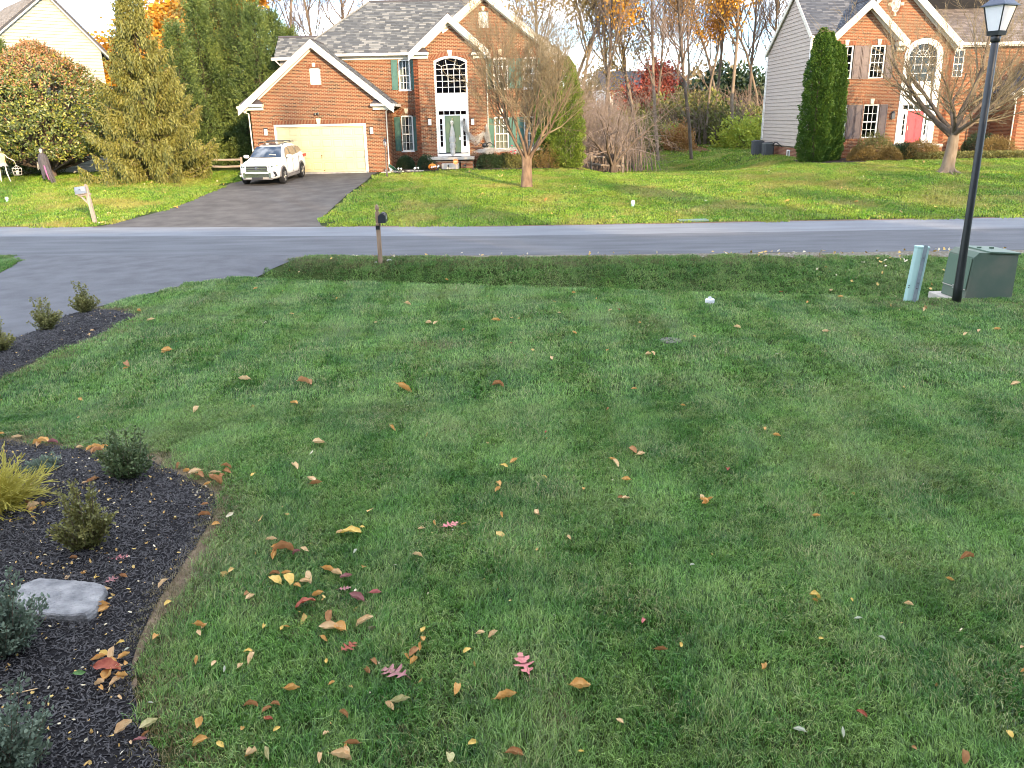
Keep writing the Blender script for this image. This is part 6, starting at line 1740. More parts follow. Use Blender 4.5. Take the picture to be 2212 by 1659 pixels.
near_shrub(20, 1425, boxwood(204, .42, .20, 4200, L_bluegreen, 9), 'box shrub at the left edge of the picture, below the flagstone', 0, 1.45)
near_shrub(30, 1690, boxwood(205, .40, .22, 4200, L_bluegreen, 7), 'box shrub in the bottom left corner of the picture', 0, 1.4)
near_shrub(186, 680, boxwood(206, .52, .26, 2600, L_box2, 8, .034), 'box shrub farthest along the driveway, at the tip of the bed')
near_shrub(101, 718, boxwood(207, .52, .28, 2600, L_box2, 9, .034), 'middle box shrub of the three along the driveway')
near_shrub(0, 766, boxwood(208, .48, .26, 2600, L_box2, 8, .034), 'box shrub cut by the left edge of the picture beside the driveway')
# golden thread-leaf cypress
def gold(seed):
    rg = random.Random(seed); ls = []
    for i in range(190):
        a = rg.uniform(0, 6.28); el = rg.uniform(.05, 1.35); Lh = rg.uniform(.22, .40)
        d = Vector((math.cos(a) * math.cos(el), math.sin(a) * math.cos(el), math.sin(el)))
        p = Vector((rg.gauss(0, .05), rg.gauss(0, .05), .03)); pts = [p]
        for k in range(5):
            d = (d + Vector((rg.gauss(0, .12), rg.gauss(0, .12), rg.gauss(0, .08) - .10))).normalized(); pts.append(pts[-1] + d * Lh / 5)
        for q in pts: q.z = max(q.z, .015)
        ls.append((pts, [.003, .003, .0028, .0026, .0024, .0018]))
        for k in range(2, 6):
            for _ in range(3):
                t = (pts[k] - pts[k - 1]).normalized(); s_ = t.cross(Vector((rg.gauss(0, 1), rg.gauss(0, 1), rg.gauss(0, 1)))).normalized()
                e = pts[k] + (t * .7 + s_ * .7) * rg.uniform(.025, .07); b0 = pts[k - 1].lerp(pts[k], rg.random())
                ls.append(([b0, b0.lerp(e, .5), e], [.0024, .0022, .0014]))
    return tubes_mesh('foliage', ls, L_gold, 3)
p = at(22, 1115)
make_tree('golden_cypress', (p.x - .12, p.y + .03, p.z + .03), [('foliage', gold(211))], 0, 1.4, 'bright golden-yellow thread-leaf shrub at the left edge of the mulch bed', 'shrub')
# ---------------------------------------------------------------- vehicles, posts, boxes and small things
M_car = mat('car_paint_white', (.74, .72, .70), rough=.22, spec=.6)
M_tyre = mat('tyre_rubber', (.018, .018, .019), rough=.85)
M_rim = mat('alloy_rim', (.55, .54, .52), rough=.3, metal=.8)
M_chrome = mat('chrome', (.62, .62, .64), rough=.15, metal=1)
M_plast = mat('dark_plastic', (.03, .03, .033), rough=.6)
M_cladding = mat('grey_cladding', (.16, .15, .145), rough=.6)
M_cglass = mat('car_glass', (.03, .045, .07), rough=.08, spec=.8)
M_cglass2 = mat('car_side_glass', (.16, .11, .075), rough=.12, spec=.8)
M_seat = mat('beige_seat', (.45, .40, .32), rough=.8)
M_hlamp = mat('headlight_lens', (.45, .45, .46), (.75, .75, .76), scale=14, rough=.12, spec=.8, coords='object', contrast=.1)

def make_car():
    car = empty('parked_car', (0, 0, 0), 0, 'white SUV with roof bars parked on the driveway, nose towards the road', 'car')
    # local: x across (+x = car's left, seen on the right of the photo when it faces the camera), y backwards, z up; nose at y=0
    # stations: y, half-width low, half-width belt, z bottom, z belt(top of body side)
    st = [(0.00, .60, .62, .34, .62), (.06, .80, .80, .26, .78), (.28, .92, .90, .24, .93), (.62, .955, .93, .24, 1.00), (1.0, .96, .94, .26, 1.06), (1.5, .96, .94, .27, 1.10), (2.4, .96, .94, .27, 1.13), (3.4, .96, .94, .27, 1.17), (4.2, .955, .92, .28, 1.20), (4.62, .92, .88, .32, 1.18), (4.84, .84, .80, .40, 1.05), (4.88, .70, .68, .50, .9)]
    V, Fc = [], []
    m = 9
    for y, wl, wb, z0, zb in st:
        crown = .055 if y < 1.3 else .03
        prof_ = [(0, z0), (wl * .8, z0), (wl, z0 + .12), (wl * 1.0, z0 + (zb - z0) * .45), (wl * .985, z0 + (zb - z0) * .75), (wb * .965, zb - .03), (wb * .90, zb + .005), (wb * .5, zb + crown * .8), (0, zb + crown)]
        V += [(x, y, z) for x, z in prof_]
    ns = len(st)
    for i in range(ns - 1):
        for k in range(m - 1):
            a = i * m + k; Fc.append((a, a + 1, a + m + 1, a + m))
    Fc.append(tuple(range(m - 1, -1, -1))); Fc.append(tuple((ns - 1) * m + k for k in range(m)))
    # wheel arches are cut by dark liners proud of the side
    me = bpy.data.meshes.new('body'); me.from_pydata(V, [], Fc); me.materials.append(M_car)
    for p_ in me.polygons: p_.use_smooth = True
    body = bpy.data.objects.new('body', me); COL.objects.link(body); body.parent = car
    md = body.modifiers.new('mirror', 'MIRROR'); md.use_clip = True; md.merge_threshold = .002
    md = body.modifiers.new('subsurf', 'SUBSURF'); md.levels = 2; md.render_levels = 2
    # greenhouse
    gh = [(1.30, .80, 1.09, .80, 1.12), (2.02, .80, 1.12, .60, 1.66), (2.5, .80, 1.14, .62, 1.72), (3.4, .80, 1.16, .61, 1.73), (4.25, .78, 1.18, .57, 1.67), (4.72, .72, 1.16, .52, 1.30)]
    V, Fc = [], []; m = 6
    for y, wb, zb, wt, zt in gh:
        V += [(x, y, z) for x, z in ((wb + .06, zb - .05), (wb + .05, zb + .01), (wb + (wt - wb) * .5 + .035, (zb + zt) / 2), (wt, zt - .05), (wt * .86, zt), (0, zt + .025))]
    for i in range(len(gh) - 1):
        for k in range(m - 1):
            a = i * m + k; Fc.append((a, a + 1, a + m + 1, a + m))
    me = bpy.data.meshes.new('cabin'); me.from_pydata(V, [], Fc); me.materials.append(M_car)
    for p_ in me.polygons: p_.use_smooth = True
    cab = bpy.data.objects.new('cabin', me); COL.objects.link(cab); cab.parent = car
    md = cab.modifiers.new('mirror', 'MIRROR'); md.use_clip = True
    md = cab.modifiers.new('subsurf', 'SUBSURF'); md.levels = 2; md.render_levels = 2
    # windscreen
    b = MB(); ws = []
    for t in np.linspace(.06, .93, 7):
        y = 1.30 + .72 * t; z = 1.145 + .525 * t + .02 * math.sin(t * 3.14); w = .80 - .19 * t
        for s_ in np.linspace(-1, 1, 7): ws.append((w * s_ * .97, y - .035 + .10 * s_ * s_ - .03, z + .012))
    b.add(ws, [(i * 7 + k, i * 7 + k + 1, i * 7 + k + 8, i * 7 + k + 7) for i in range(6) for k in range(6)])
    wsc = b.build('windscreen', M_cglass, car, smooth=True)
    MB().box(.18, 1.42, 1.16, .50, 1.44, 1.32).build('seat_back', M_seat, wsc)
    # side windows
    for s_, nm in ((1, 'left'), (-1, 'right')):
        for ys in (((1.62, 1.17), (2.42, 1.19), (2.42, 1.60), (2.10, 1.58)), ((2.50, 1.19), (3.38, 1.22), (3.36, 1.61), (2.50, 1.61)), ((3.46, 1.22), (4.28, 1.30), (4.10, 1.52), (3.46, 1.60))):
            q = MB(); vs = []
            for y, z in ys:
                t = (z - 1.14) / .52; vs.append((s_ * (.882 - .195 * t + .018), y, z))
            q.add(vs, [(0, 1, 2, 3)] if s_ > 0 else [(3, 2, 1, 0)]); q.build('side_window', M_cglass2, car)
        # mirror
        q = MB(); q.lathe([(0, -.08), (.09, -.06), (.12, 0), (.10, .07), (0, .09)], (0, 0, 0), 10, sx=1.25, sy=.6)
        mo = q.build('wing_mirror', M_car, car, smooth=True); mo.location = (s_ * 1.06, 1.68, 1.20)
        MB().box(-.10, .055, -.06, .10, .062, .05).build('mirror_glass', M_chrome, mo)
        MB().box(min(0, -s_ * .16), -.02, -.09, max(0, -s_ * .16), .03, -.05).build('bracket', M_plast, mo)
        # head lamp
        q = MB(); pts = [(.50, .045, .90), (.52, .03, .78), (.80, .10, .80), (.93, .42, .93), (.93, .60, 1.005), (.80, .32, .965)]
        pts = [(s_ * x, y - .02 - .012, z) for x, y, z in pts]
        cx_ = tuple(sum(c) / 6 for c in zip(*pts)); cx_ = (cx_[0] + s_ * .035, cx_[1] - .05, cx_[2])
        q.add(pts + [cx_], [((i + 1) % 6, i, 6) if s_ > 0 else (i, (i + 1) % 6, 6) for i in range(6)])
        hl = q.build('headlight', M_hlamp, car)
        for dx, r_ in ((.60, .045), (.72, .05)):
            MB().lathe([(0, 0), (r_, 0), (r_ * .8, .03), (0, .03)], (0, 0, 0), 10).build('lamp', M_chrome, hl).matrix_local = Matrix.Translation((s_ * dx, .02 + (dx - .6) * .4, .86)) @ Matrix.Rotation(math.pi / 2, 4, 'X')
        MB().box(min(s_ * .84, s_ * .90), .26, .88, max(s_ * .84, s_ * .90), .36, .94).build('indicator', mat('amber_lens', (.75, .30, .10), rough=.3), hl)
        # fog lamp pocket
        q = MB(); q.add([(s_ * .78, -.012, .66), (s_ * .86, .09, .64), (s_ * .90, .20, .44), (s_ * .82, .06, .40), (s_ * .80, .005, .46)], [(0, 1, 2, 3, 4) if s_ < 0 else (4, 3, 2, 1, 0)])
        fp = q.build('fog_lamp_pocket', M_plast, car); MB().lathe([(0, -.04), (.045, -.03), (.045, .03), (0, .04)], (s_ * .80, .0, .47), 8).build('fog_lamp', M_hlamp, fp)
        # tail lamp
        MB().box(min(s_ * .90, s_ * .96), 4.30, .98, max(s_ * .90, s_ * .96), 4.70, 1.12).build('tail_light', mat('tail_red', (.45, .04, .03), rough=.3), car)
        # sill cladding and roof rail
        MB().box(min(s_ * .90, s_ * .975), 1.35, .24, max(s_ * .90, s_ * .975), 3.35, .36).build('sill_cladding', M_cladding, car, bevel=.02)
        MB().tube([(s_ * .60, 2.2, 1.70), (s_ * .61, 2.35, 1.775), (s_ * .61, 3.8, 1.79), (s_ * .58, 4.0, 1.73)], .018, 6).build('roof_rail', M_plast, car)
        for y, z, in ((2.1, .8), (3.0, .83)):
            MB().box(min(s_ * .955, s_ * .975), y + .35, 1.02, max(s_ * .955, s_ * .975), y + .53, 1.05).build('door_handle', M_chrome, car)
        for y in (1.55, 2.46, 3.42): MB().box(min(s_ * .95, s_ * .963), y, .40, max(s_ * .95, s_ * .963), y + .012, 1.12).build('door_gap', M_plast, car)
        # wheels
        for y in (.93, 3.72):
            ar = MB()
            for k in range(14):
                a, c = math.pi * k / 14, math.pi * (k + 1) / 14
                P_ = lambda r_, t, x: (x, y - r_ * math.cos(t), .37 + r_ * math.sin(t))
                x0_, x1_ = s_ * .93, s_ * .985
                ar.add([P_(.40, a, x0_), P_(.40, c, x0_), P_(.47, c, x0_), P_(.47, a, x0_), P_(.40, a, x1_), P_(.40, c, x1_), P_(.47, c, x1_), P_(.47, a, x1_)],
                       [(0, 1, 2, 3), (7, 6, 5, 4), (0, 4, 5, 1), (3, 2, 6, 7)])
            ar.build('wheel_arch', M_cladding, car)
            li = MB(); li.add([(s_ * .972, y - .40 * math.cos(t), max(.30, .37 + .40 * math.sin(t))) for t in np.linspace(-.2, math.pi + .2, 16)], [tuple(range(16))]); li.build('arch_liner', M_plast, car)
            w = empty('wheel', (s_ * .90, y, .365)); w.parent = car; w.rotation_euler = (0, math.pi / 2, 0)
            MB().lathe([(.22, -.11), (.33, -.115), (.365, -.08), (.365, .08), (.33, .115), (.22, .11)], (0, 0, 0), 28).build('tyre', M_tyre, w, smooth=False)
            rm = MB(); rm.lathe([(.245, -.10), (.245, .10), (.22, .112), (.22, -.112)], (0, 0, 0), 24); 
            so = .112 * s_
            for k in range(5):
                a = 2 * math.pi * k / 5
                for da in (-.13, .13):
                    rm.tube([(.03 * math.cos(a), .03 * math.sin(a), so), (.225 * math.cos(a + da), .225 * math.sin(a + da), so)], .022, 4)
            rm.lathe([(0, so - .02), (.055, so - .02), (.05, so + .02), (0, so + .02)], (0, 0, 0), 10)
            rm.build('rim', M_rim, w)
            MB().lathe([(0, -.02), (.225, -.02), (.225, .04 * s_), (0, .04 * s_)], (0, 0, 0), 20).build('brake_disc', M_plast, w)
    # grille and bumper
    g = MB().box(-.50, -.018, .66, .50, .05, .90).build('grille', M_plast, car)
    for z, w_ in ((.88, .50), (.80, .49), (.72, .52), (.655, .54)): MB().box(-w_, -.042, z - .016, w_, .0, z + .016).build('grille_bar', M_chrome, g)
    em = MB()
    for rx_, rz_ in ((.085, .062), (.030, .058), (.055, .024)):
        em.tube([(rx_ * math.cos(t), -.052, .795 + (.018 if rx_ == .055 else 0) + rz_ * math.sin(t)) for t in np.linspace(0, 2 * math.pi, 17)], .008, 4, cap=False)
    em.build('emblem', M_chrome, g)
    lg = MB().box(-.60, -.02, .40, .60, .03, .56).build('lower_grille', M_plast, car)
    for z in (.55, .50, .45, .405): MB().box(-.63, -.04, z - .013, .63, .0, z + .013).build('grille_bar', M_chrome, lg)
    MB().box(-.70, .0, .27, .70, .10, .34).build('skid_plate', M_cladding, car, bevel=.02)
    MB().box(-.26, -.045, .30, .26, -.02, .40).build('plate_holder', M_plast, car)
    for s_ in (-1, 1): MB().box(min(s_ * .56, s_ * .66), -.035, .36, max(s_ * .56, s_ * .66), .02, .60).build('bumper_blade', M_chrome, car)
    for y in (2.5, 3.45): MB().tube([(-.63, y, 1.78), (-.58, y, 1.83), (0, y, 1.84), (.58, y, 1.83), (.63, y, 1.78)], .02, 6).build('roof_bar', M_plast, car)
    MB().slab((-.42, 2.15, 1.728), (.42, 2.15, 1.728), (.42, 3.0, 1.762), (-.42, 3.0, 1.762), .01).build('sunroof', M_cglass, car)
    MB().box(-.55, 1.22, 1.115, .55, 1.28, 1.135).build('wiper_cowl', M_plast, car)
    return car
car = make_car()
car.location = (-11.72, 39.75, tz(-11.65, 40.8) + .0)
zf, zr_ = tz(-11.7, 40.7), tz(-11.6, 43.5)
car.rotation_euler = (math.atan2(zr_ - zf, 2.79), 0, R(-4))
car.location.z = zf - .93 * (zr_ - zf) / 2.79 + .01

# ---- street lamp
def street_lamp():
    p = LAMP; o = empty('street_lamp', (p.x, p.y, p.z - .05), 0, 'black street lamp with four-sided white lantern beside the green transformer', 'street lamp')
    MB().lathe([(.078, 0), (.075, .35), (.062, 1.4), (.058, 4.38), (.05, 4.40)], (0, 0, 0), 16).build('post', M_black, o, smooth=True)
    b = MB(); b.lathe([(.062, 4.40), (.075, 4.42), (.075, 4.50), (.06, 4.52)], (0, 0, 0), 12)
    def sq(w0, z0, w1, z1, t=None):
        q = MB(); q.add([(-w0, -w0, z0), (w0, -w0, z0), (w0, w0, z0), (-w0, w0, z0), (-w1, -w1, z1), (w1, -w1, z1), (w1, w1, z1), (-w1, w1, z1)], [(0, 3, 2, 1), (4, 5, 6, 7), (0, 1, 5, 4), (1, 2, 6, 5), (2, 3, 7, 6), (3, 0, 4, 7)]); return q
    b.build('collar', M_black, o, smooth=True)
    l = empty('lantern', (0, 0, 4.50)); l.parent = o; l.rotation_euler = (0, 0, R(28)); l.scale = (.78, .78, .88)
    w0, w1, z0, z1 = .125, .215, .08, .50
    sq(w0, 0, w0 + .015, z0).build('base', M_black, l)
    q = MB()
    for sx in (-1, 1):
        for sy in (-1, 1): q.tube([(sx * w0, sy * w0, z0), (sx * w1, sy * w1, z1)], .014, 4)
    q.build('frame', M_black, l)
    for k in range(4):
        a = k * math.pi / 2; c, s = math.cos(a), math.sin(a); g = MB()
        pts = [(-w0 * .95, -w0 + .004, z0), (w0 * .95, -w0 + .004, z0), (w1 * .97, -w1 + .004, z1), (-w1 * .97, -w1 + .004, z1)]
        pts = [(x * c - y * s, x * s + y * c, z) for x, y, z in pts]; inn = [(x * .96, y * .96, z) for x, y, z in pts]
        g.add(pts + inn, [(0, 1, 2, 3), (7, 6, 5, 4), (0, 4, 5, 1), (1, 5, 6, 2), (2, 6, 7, 3), (3, 7, 4, 0)]); g.build('pane', M_lampg, l)
    r_ = sq(w1 + .045, z1, w1 + .045, z1 + .022); r_.add([(-w1 - .03, -w1 - .03, z1 + .022), (w1 + .03, -w1 - .03, z1 + .022), (w1 + .03, w1 + .03, z1 + .022), (-w1 - .03, w1 + .03, z1 + .022), (-.07, -.07, z1 + .19), (.07, -.07, z1 + .19), (.07, .07, z1 + .19), (-.07, .07, z1 + .19)], [(4, 5, 6, 7), (0, 1, 5, 4), (1, 2, 6, 5), (2, 3, 7, 6), (3, 0, 4, 7)])
    r_.build('roof', mat('lantern_roof_blue_black', (.035, .05, .085), rough=.35, spec=.5), l)
    MB().lathe([(.06, z1 + .19), (.07, z1 + .21), (.03, z1 + .26), (.015, z1 + .33), (0, z1 + .34)], (0, 0, 0), 10).build('finial', M_black, l)
street_lamp()

# ---- pad transformer
M_tg = mat('transformer_green', (.075, .125, .09), (.10, .145, .105), scale=2.5, rough=.5, bump=.1, bscale=60, spec=.35)
M_tg2 = mat('transformer_green_dusty', (.075, .115, .085), (.16, .155, .12), scale=1.8, rough=.65, spec=.3, c3=(.10, .13, .097))
def transformer():
    c = Vector((9.05, 15.55)); a = R(4)
    o = empty('transformer', (8.98, 15.62, tz(9.1, 15.6) - .02), a, 'dusty green pad-mounted transformer cabinet on concrete, behind the lamp post', 'utility box'); o.scale = (.96, 1, 1.14)
    MB().box(-.62, -.60, -.05, .58, .60, .075).build('concrete_pad', M_conc, o, bevel=.015)
    w, d0 = .44, .42
    # side profile in y,z: front part lower with a slanting face at left seen face
    q = MB(); q.prism_y([(-.50, .08), (.46, .08), (.46, .84), (-.34, .88), (-.44, .80)], -.42, .36)
    q.build('cabinet', M_tg2, o, bevel=.008)
    MB().slab((-.15, -.45, .895), (.485, -.45, .858), (.485, .39, .858), (-.15, .39, .895), .03).build('lid', M_tg, o, bevel=.006)
    MB().prism_y([(-.512, .28), (-.505, .28), (-.452, .78), (-.459, .78)], -.40, .34).build('door_panel', M_tg, o)
    q = MB(); q.box(-.11, .0, .885, -.03, .03, .915); q.box(.15, .0, .872, .23, .03, .905); q.build('hinge', M_tg, o)
    MB().box(-.525, -.05, .24, -.50, .0, .30).build('latch', mat('latch_metal', (.4, .4, .38), rough=.4, metal=.7), o)
    MB().prism_y([(-.516, .262), (-.508, .262), (-.506, .274), (-.514, .274)], -.40, .34).build('seam', M_conc, o)
transformer()

# ---- telecom pedestal
def pedestal():
    p = at(1966, 652); o = empty('utility_pedestal', (p.x, p.y, p.z - .03), 0, 'pale blue-green plastic utility pedestal leaning beside the lamp post', 'utility pedestal')
    o.rotation_euler = (R(-2), R(4.5), R(-22))
    M_p = mat('pedestal_green', (.27, .42, .40), (.33, .47, .44), scale=2, rough=.45, spec=.4)
    q = MB(); n = 20; pr = []
    for k in range(n):
        a = 2 * math.pi * k / n; r_ = .118 if abs(math.sin(a)) < .85 else .112
        pr.append((r_ * math.cos(a) * 1.05, r_ * math.sin(a) * .85))
    q.prism_z(pr, 0, 1.02); q.build('shell', M_p, o, smooth=False, bevel=.006)
    MB().prism_z([(x * 1.06, y * 1.06) for x, y in pr], 1.0, 1.045).build('cap', M_p, o, bevel=.012)
    b = MB(); b.box(.015, -.155, -.02, .075, -.145, 1.08); b.box(.015, -.145, -.02, .022, -.105, 1.08); b.box(.068, -.145, -.02, .075, -.105, 1.08)
    b.build('steel_channel', mat('galvanised_post', (.16, .20, .23), (.25, .29, .31), scale=12, rough=.5, metal=.3), o)
    for z in (.30, .40, .85): MB().lathe([(0, 0), (.012, 0), (.012, .012), (0, .012)], (.045, -.162, z), 8).build('bolt', M_black, o)
    for z in (.33, .29): MB().lathe([(0, 0), (.012, 0), (.012, .012), (0, .012)], (-.085, -.085, z), 8).build('knock_out', M_black, o)
pedestal()

# ---- mailboxes
M_wood = mat('post_wood', (.20, .125, .08), (.36, .25, .17), scale=5, rough=.9, stretch=(6, 6, .5), bump=.3, bscale=30)
M_wood2 = mat('weathered_wood', (.20, .16, .13), (.36, .31, .26), scale=5, rough=.95, stretch=(6, 6, .5), bump=.3, bscale=30)
def mailbox_shell(o, L, w, h, m, x0=0, doorsign=1):
    """arched tunnel along y from 0 to L"""
    pr = [(-w / 2, 0), (w / 2, 0), (w / 2, h * .55)] + [(w / 2 * math.cos(t), h * .55 + h * .45 * math.sin(t)) for t in np.linspace(.25, math.pi - .25, 9)] + [(-w / 2, h * .55)]
    b = MB().prism_y([(x, z) for x, z in pr], 0, L).build('mailbox_shell', m, o, bevel=.006)
    MB().prism_y([(x * 1.05, z * 1.02 - .003) for x, z in pr], -.015, -.001).build('mailbox_door', m, o)
    return b
def mailbox1():
    p = at(822, 567); o = empty('mailbox', (p.x, p.y, p.z - .05), R(2), 'black mailbox on a brown finial-topped post at the near side of the road', 'mailbox')
    w = .050
    q = MB(); q.box(-w, -w, 0, w, w, 1.30); q.build('post', M_wood, o, bevel=.008)
    MB().lathe([(.035, 1.30), (.030, 1.33), (.052, 1.355), (.055, 1.38), (.035, 1.44), (.018, 1.47), (.0, 1.48)], (0, 0, 0), 10).build('finial', M_wood, o, smooth=True)
    a = MB(); a.box(-.03, -.12, .985, .03, .40, 1.03); a.build('arm', M_wood, o)
    MB().tube([(.0, .06, .72), (.0, .34, .98)], .028, 4).build('brace', M_wood, o)
    s = empty('box', (.115, -.02, 1.035)); s.parent = o
    m_ = mat('mailbox_black', (.020, .022, .027), rough=.4, spec=.5)
    # box lies across the post's right side, its long side to the road
    pr = [(-.085, 0), (.085, 0), (.085, .13)] + [(.085 * math.cos(t), .13 + .085 * math.sin(t)) for t in np.linspace(.3, math.pi - .3, 7)] + [(-.085, .13)]
    MB().prism_y(pr, -.10, .36).build('shell', m_, s, bevel=.006)
    MB().prism_y([(x * 1.08, z * 1.04) for x, z in pr], -.118, -.101).build('door', m_, s)
    MB().prism_y([(x * 1.08, z * 1.04) for x, z in pr], .361, .378).build('back', m_, s)
    MB().box(.086, .10, .07, .090, .16, .15).build('number_plate', mat('number_plate_pale', (.62, .66, .60)), s)
    MB().box(-.02, .0, .212, .05, .1, .225).build('flag_mount', m_, s)
    MB().box(-.055, -.063, .87, .045, -.052, .96).build('reflector', M_black, o)
    MB().tube([(-.05, -.02, .42), (.11, -.02, .44)], .0, 3) if False else None
mailbox1()
def mailbox2():
    p = at(206, 482); o = empty('mailbox', (p.x, p.y, p.z - .05), 0, 'grey mailbox on a leaning weathered post beyond the road, left of the driveway', 'mailbox')
    o.rotation_euler = (0, R(-5), 0)
    q = MB(); q.prism_y([(-.06, 0), (.06, 0), (.06, 1.32), (.0, 1.42), (-.06, 1.34)], -.05, .05); q.build('post', M_wood2, o, bevel=.006)
    MB().box(-.34, -.04, 1.03, .10, .04, 1.09).build('arm', M_wood2, o)
    MB().slab((-.30, -.03, 1.03), (-.24, -.03, 1.03), (-.02, -.03, .78), (-.08, -.03, .74), -.06).build('brace', M_wood2, o)
    MB().box(-.40, -.12, 1.091, -.06, .12, 1.11).build('shelf', M_wood2, o)
    m_ = mat('mailbox_grey', (.20, .23, .27), rough=.4, metal=.3, spec=.5)
    s = empty('box', (-.37, 0, 1.11)); s.parent = o
    L = .38
    pr = [(-.10, 0), (.10, 0), (.10, .14)] + [(.10 * math.cos(t), .14 + .10 * math.sin(t)) for t in np.linspace(.3, math.pi - .3, 7)] + [(-.10, .14)]
    MB().prism_x(pr, 0, L).build('shell', m_, s, bevel=.006)
    MB().prism_x([(y * 1.05, z * 1.03) for y, z in pr], -.016, -.001).build('door', m_, s)
    MB().box(.14, -.115, .13, .20, -.104, .15).build('flag', M_black, s)
    MB().box(.23, -.106, .10, .34, -.1015, .20).build('number_plate', mat('number_plate_white', (.75, .73, .62)), s)
    for i_, x_ in enumerate((.255, .285, .31)): 
        q = MB(); q.box(x_, -.109, .125, x_ + .006, -.107, .175)
        if i_ != 1: q.box(x_ - .008, -.109, .172, x_ + .006, -.107, .178)
        q.build('digit', M_black, s)
mailbox2()
# rock at the post, cleanouts, box lids
def rock(name, px, py, s, m, seed, lab, cat='rock', group=None, sq=.6):
    p = at(px, py); r = random.Random(seed); b = MB()
    import itertools
    pr = [(0.2, -.4), (.8, -.25), (1, 0), (.8, .3), (.35, .5), (0, .55)]
    q = MB(); n = 9; vs = []
    for r_, z in pr:
        for k in range(n): vs.append((r_ * s * math.cos(6.283 * k / n) * r.uniform(.8, 1.15), r_ * s * sq * math.sin(6.283 * k / n) * r.uniform(.8, 1.15), z * s * r.uniform(.85, 1.1)))
    fs = [(i * n + k, i * n + (k + 1) % n, (i + 1) * n + (k + 1) % n, (i + 1) * n + k) for i in range(5) for k in range(n)] + [tuple(range(n - 1, -1, -1))]
    q.add(vs, fs); o = q.build(name, m, None); o.location = (p.x, p.y, p.z + s * .15); return tag(o, lab, cat, group)
M_rock = mat('white_rock', (.62, .60, .57), (.48, .46, .43), scale=15, rough=.9, bump=.5)
rock('rock', 841, 564, .075, M_rock, 1, 'pale rock lying right of the wooden mailbox post')
rock('rock', 812, 567, .04, M_rock, 2, 'small white stone touching the left foot of the wooden mailbox post')
def cleanout():
    p = at(1533, 657); o = empty('sewer_cleanout', (p.x, p.y, p.z), 0, 'white plastic cleanout cap standing out of the near lawn', 'pipe cap')
    m_ = mat('white_pvc', (.72, .72, .72), (.60, .60, .62), scale=20, rough=.5)
    MB().lathe([(.062, -.05), (.062, .03), (.085, .03), (.085, .09), (.075, .10), (0, .10)], (0, 0, 0), 14).build('pipe', m_, o)
    MB().box(-.025, -.025, .10, .025, .025, .135).build('square_lug', m_, o)
cleanout()
def cleanout2(px, py, s, lab):
    p = at(px, py); o = empty('cleanout_pipe', (p.x, p.y, p.z), 0, lab, 'pipe cap')
    MB().lathe([(.05 * s, -.05), (.05 * s, .11 * s)], (0, 0, 0), 12).build('pipe', mat('teal_pvc', (.35, .60, .55), rough=.5), o)
    MB().lathe([(.062 * s, .11 * s), (.062 * s, .19 * s), (.04 * s, .20 * s)], (0, 0, 0), 12).build('cap', mat('white_pvc', (.72, .72, .72)), o)
cleanout2(1367, 447, 1.15, 'white and teal capped pipe standing in the far lawn')
cleanout2(16, 436, 1.0, 'pale capped pipe in the lawn at the far left')
p = at(1497, 477); b = MB(); b.box(-.48, -.2, -.02, .48, .2, .035); o = b.build('ground_cover_plate', mat('utility_lid_green', (.13, .20, .165), rough=.7), None, bevel=.01); o.location = (p.x, p.y, p.z + .01); tag(o, 'flat pale green utility box lid in the far lawn near the road', 'utility lid')
p = at(1447, 738); b = MB(); b.lathe([(.17, -.02), (.17, .025), (.15, .032), (0, .034)], (0, 0, 0), 18); o = b.build('valve_cover', mat('valve_cover_grey', (.08, .065, .055), (.17, .155, .14), scale=18, rough=.8), None); o.location = (p.x, p.y, p.z); tag(o, 'round dark valve cover sunk in the near lawn', 'utility lid')
p = at(5, 568)
# flagstone
def flagstone():
    px = [(52, 1288), (95, 1273), (165, 1279), (222, 1287), (232, 1298), (221, 1318), (205, 1345), (188, 1357), (120, 1356), (66, 1350), (40, 1327), (26, 1300)]
    pts = [at(*q) for q in px]; cx, cy_ = sum(q.x for q in pts) / 12, sum(q.y for q in pts) / 12
    rg = random.Random(3); ring = []
    for i in range(12):
        a, b_ = pts[i], pts[(i + 1) % 12]
        for k in range(5):
            t = k / 5; j = rg.uniform(-.008, .008); ring.append(((a.x + (b_.x - a.x) * t) - cx + j, (a.y + (b_.y - a.y) * t) - cy_ + j))
    V, Fc = [], []; n = len(ring)
    steps = [(1.03, 0.0), (1.04, .035), (1.015, .062), (.97, .072)] + [(.97 - .97 * (k / 12), .072) for k in range(1, 12)]
    import mathutils
    for s, z in steps:
        for (x, y) in ring:
            X, Y = x * s, y * s; zz = z
            if s <= .97: zz += .010 * mathutils.noise.noise((X * 5, Y * 9, 1)) - .008 * max(0, 1 - abs(mathutils.noise.noise((X * 4 + 3, Y * 4, 2))) * 14)
            V.append((X, Y, zz))
    for i in range(len(steps) - 1):
        for k in range(n): a, b_ = i * n + k, i * n + (k + 1) % n; Fc.append((a, b_, b_ + n, a + n))
    V.append((0, 0, .072)); L = len(V) - 1
    for k in range(n): Fc.append(((len(steps) - 1) * n + k, (len(steps) - 1) * n + (k + 1) % n, L))
    b = MB(); b.add(V, Fc)
    o = b.build('flagstone', mat('flagstone_grey', (.13, .13, .135), (.32, .315, .305), scale=9, rough=.9, bump=1, bscale=45, spec=.1, c3=(.22, .218, .218), detail=8), None)
    o.location = (cx, cy_, tz(cx, cy_) + .035); tag(o, 'grey split flagstone stepping slab set in the black mulch', 'paving stone')
flagstone()

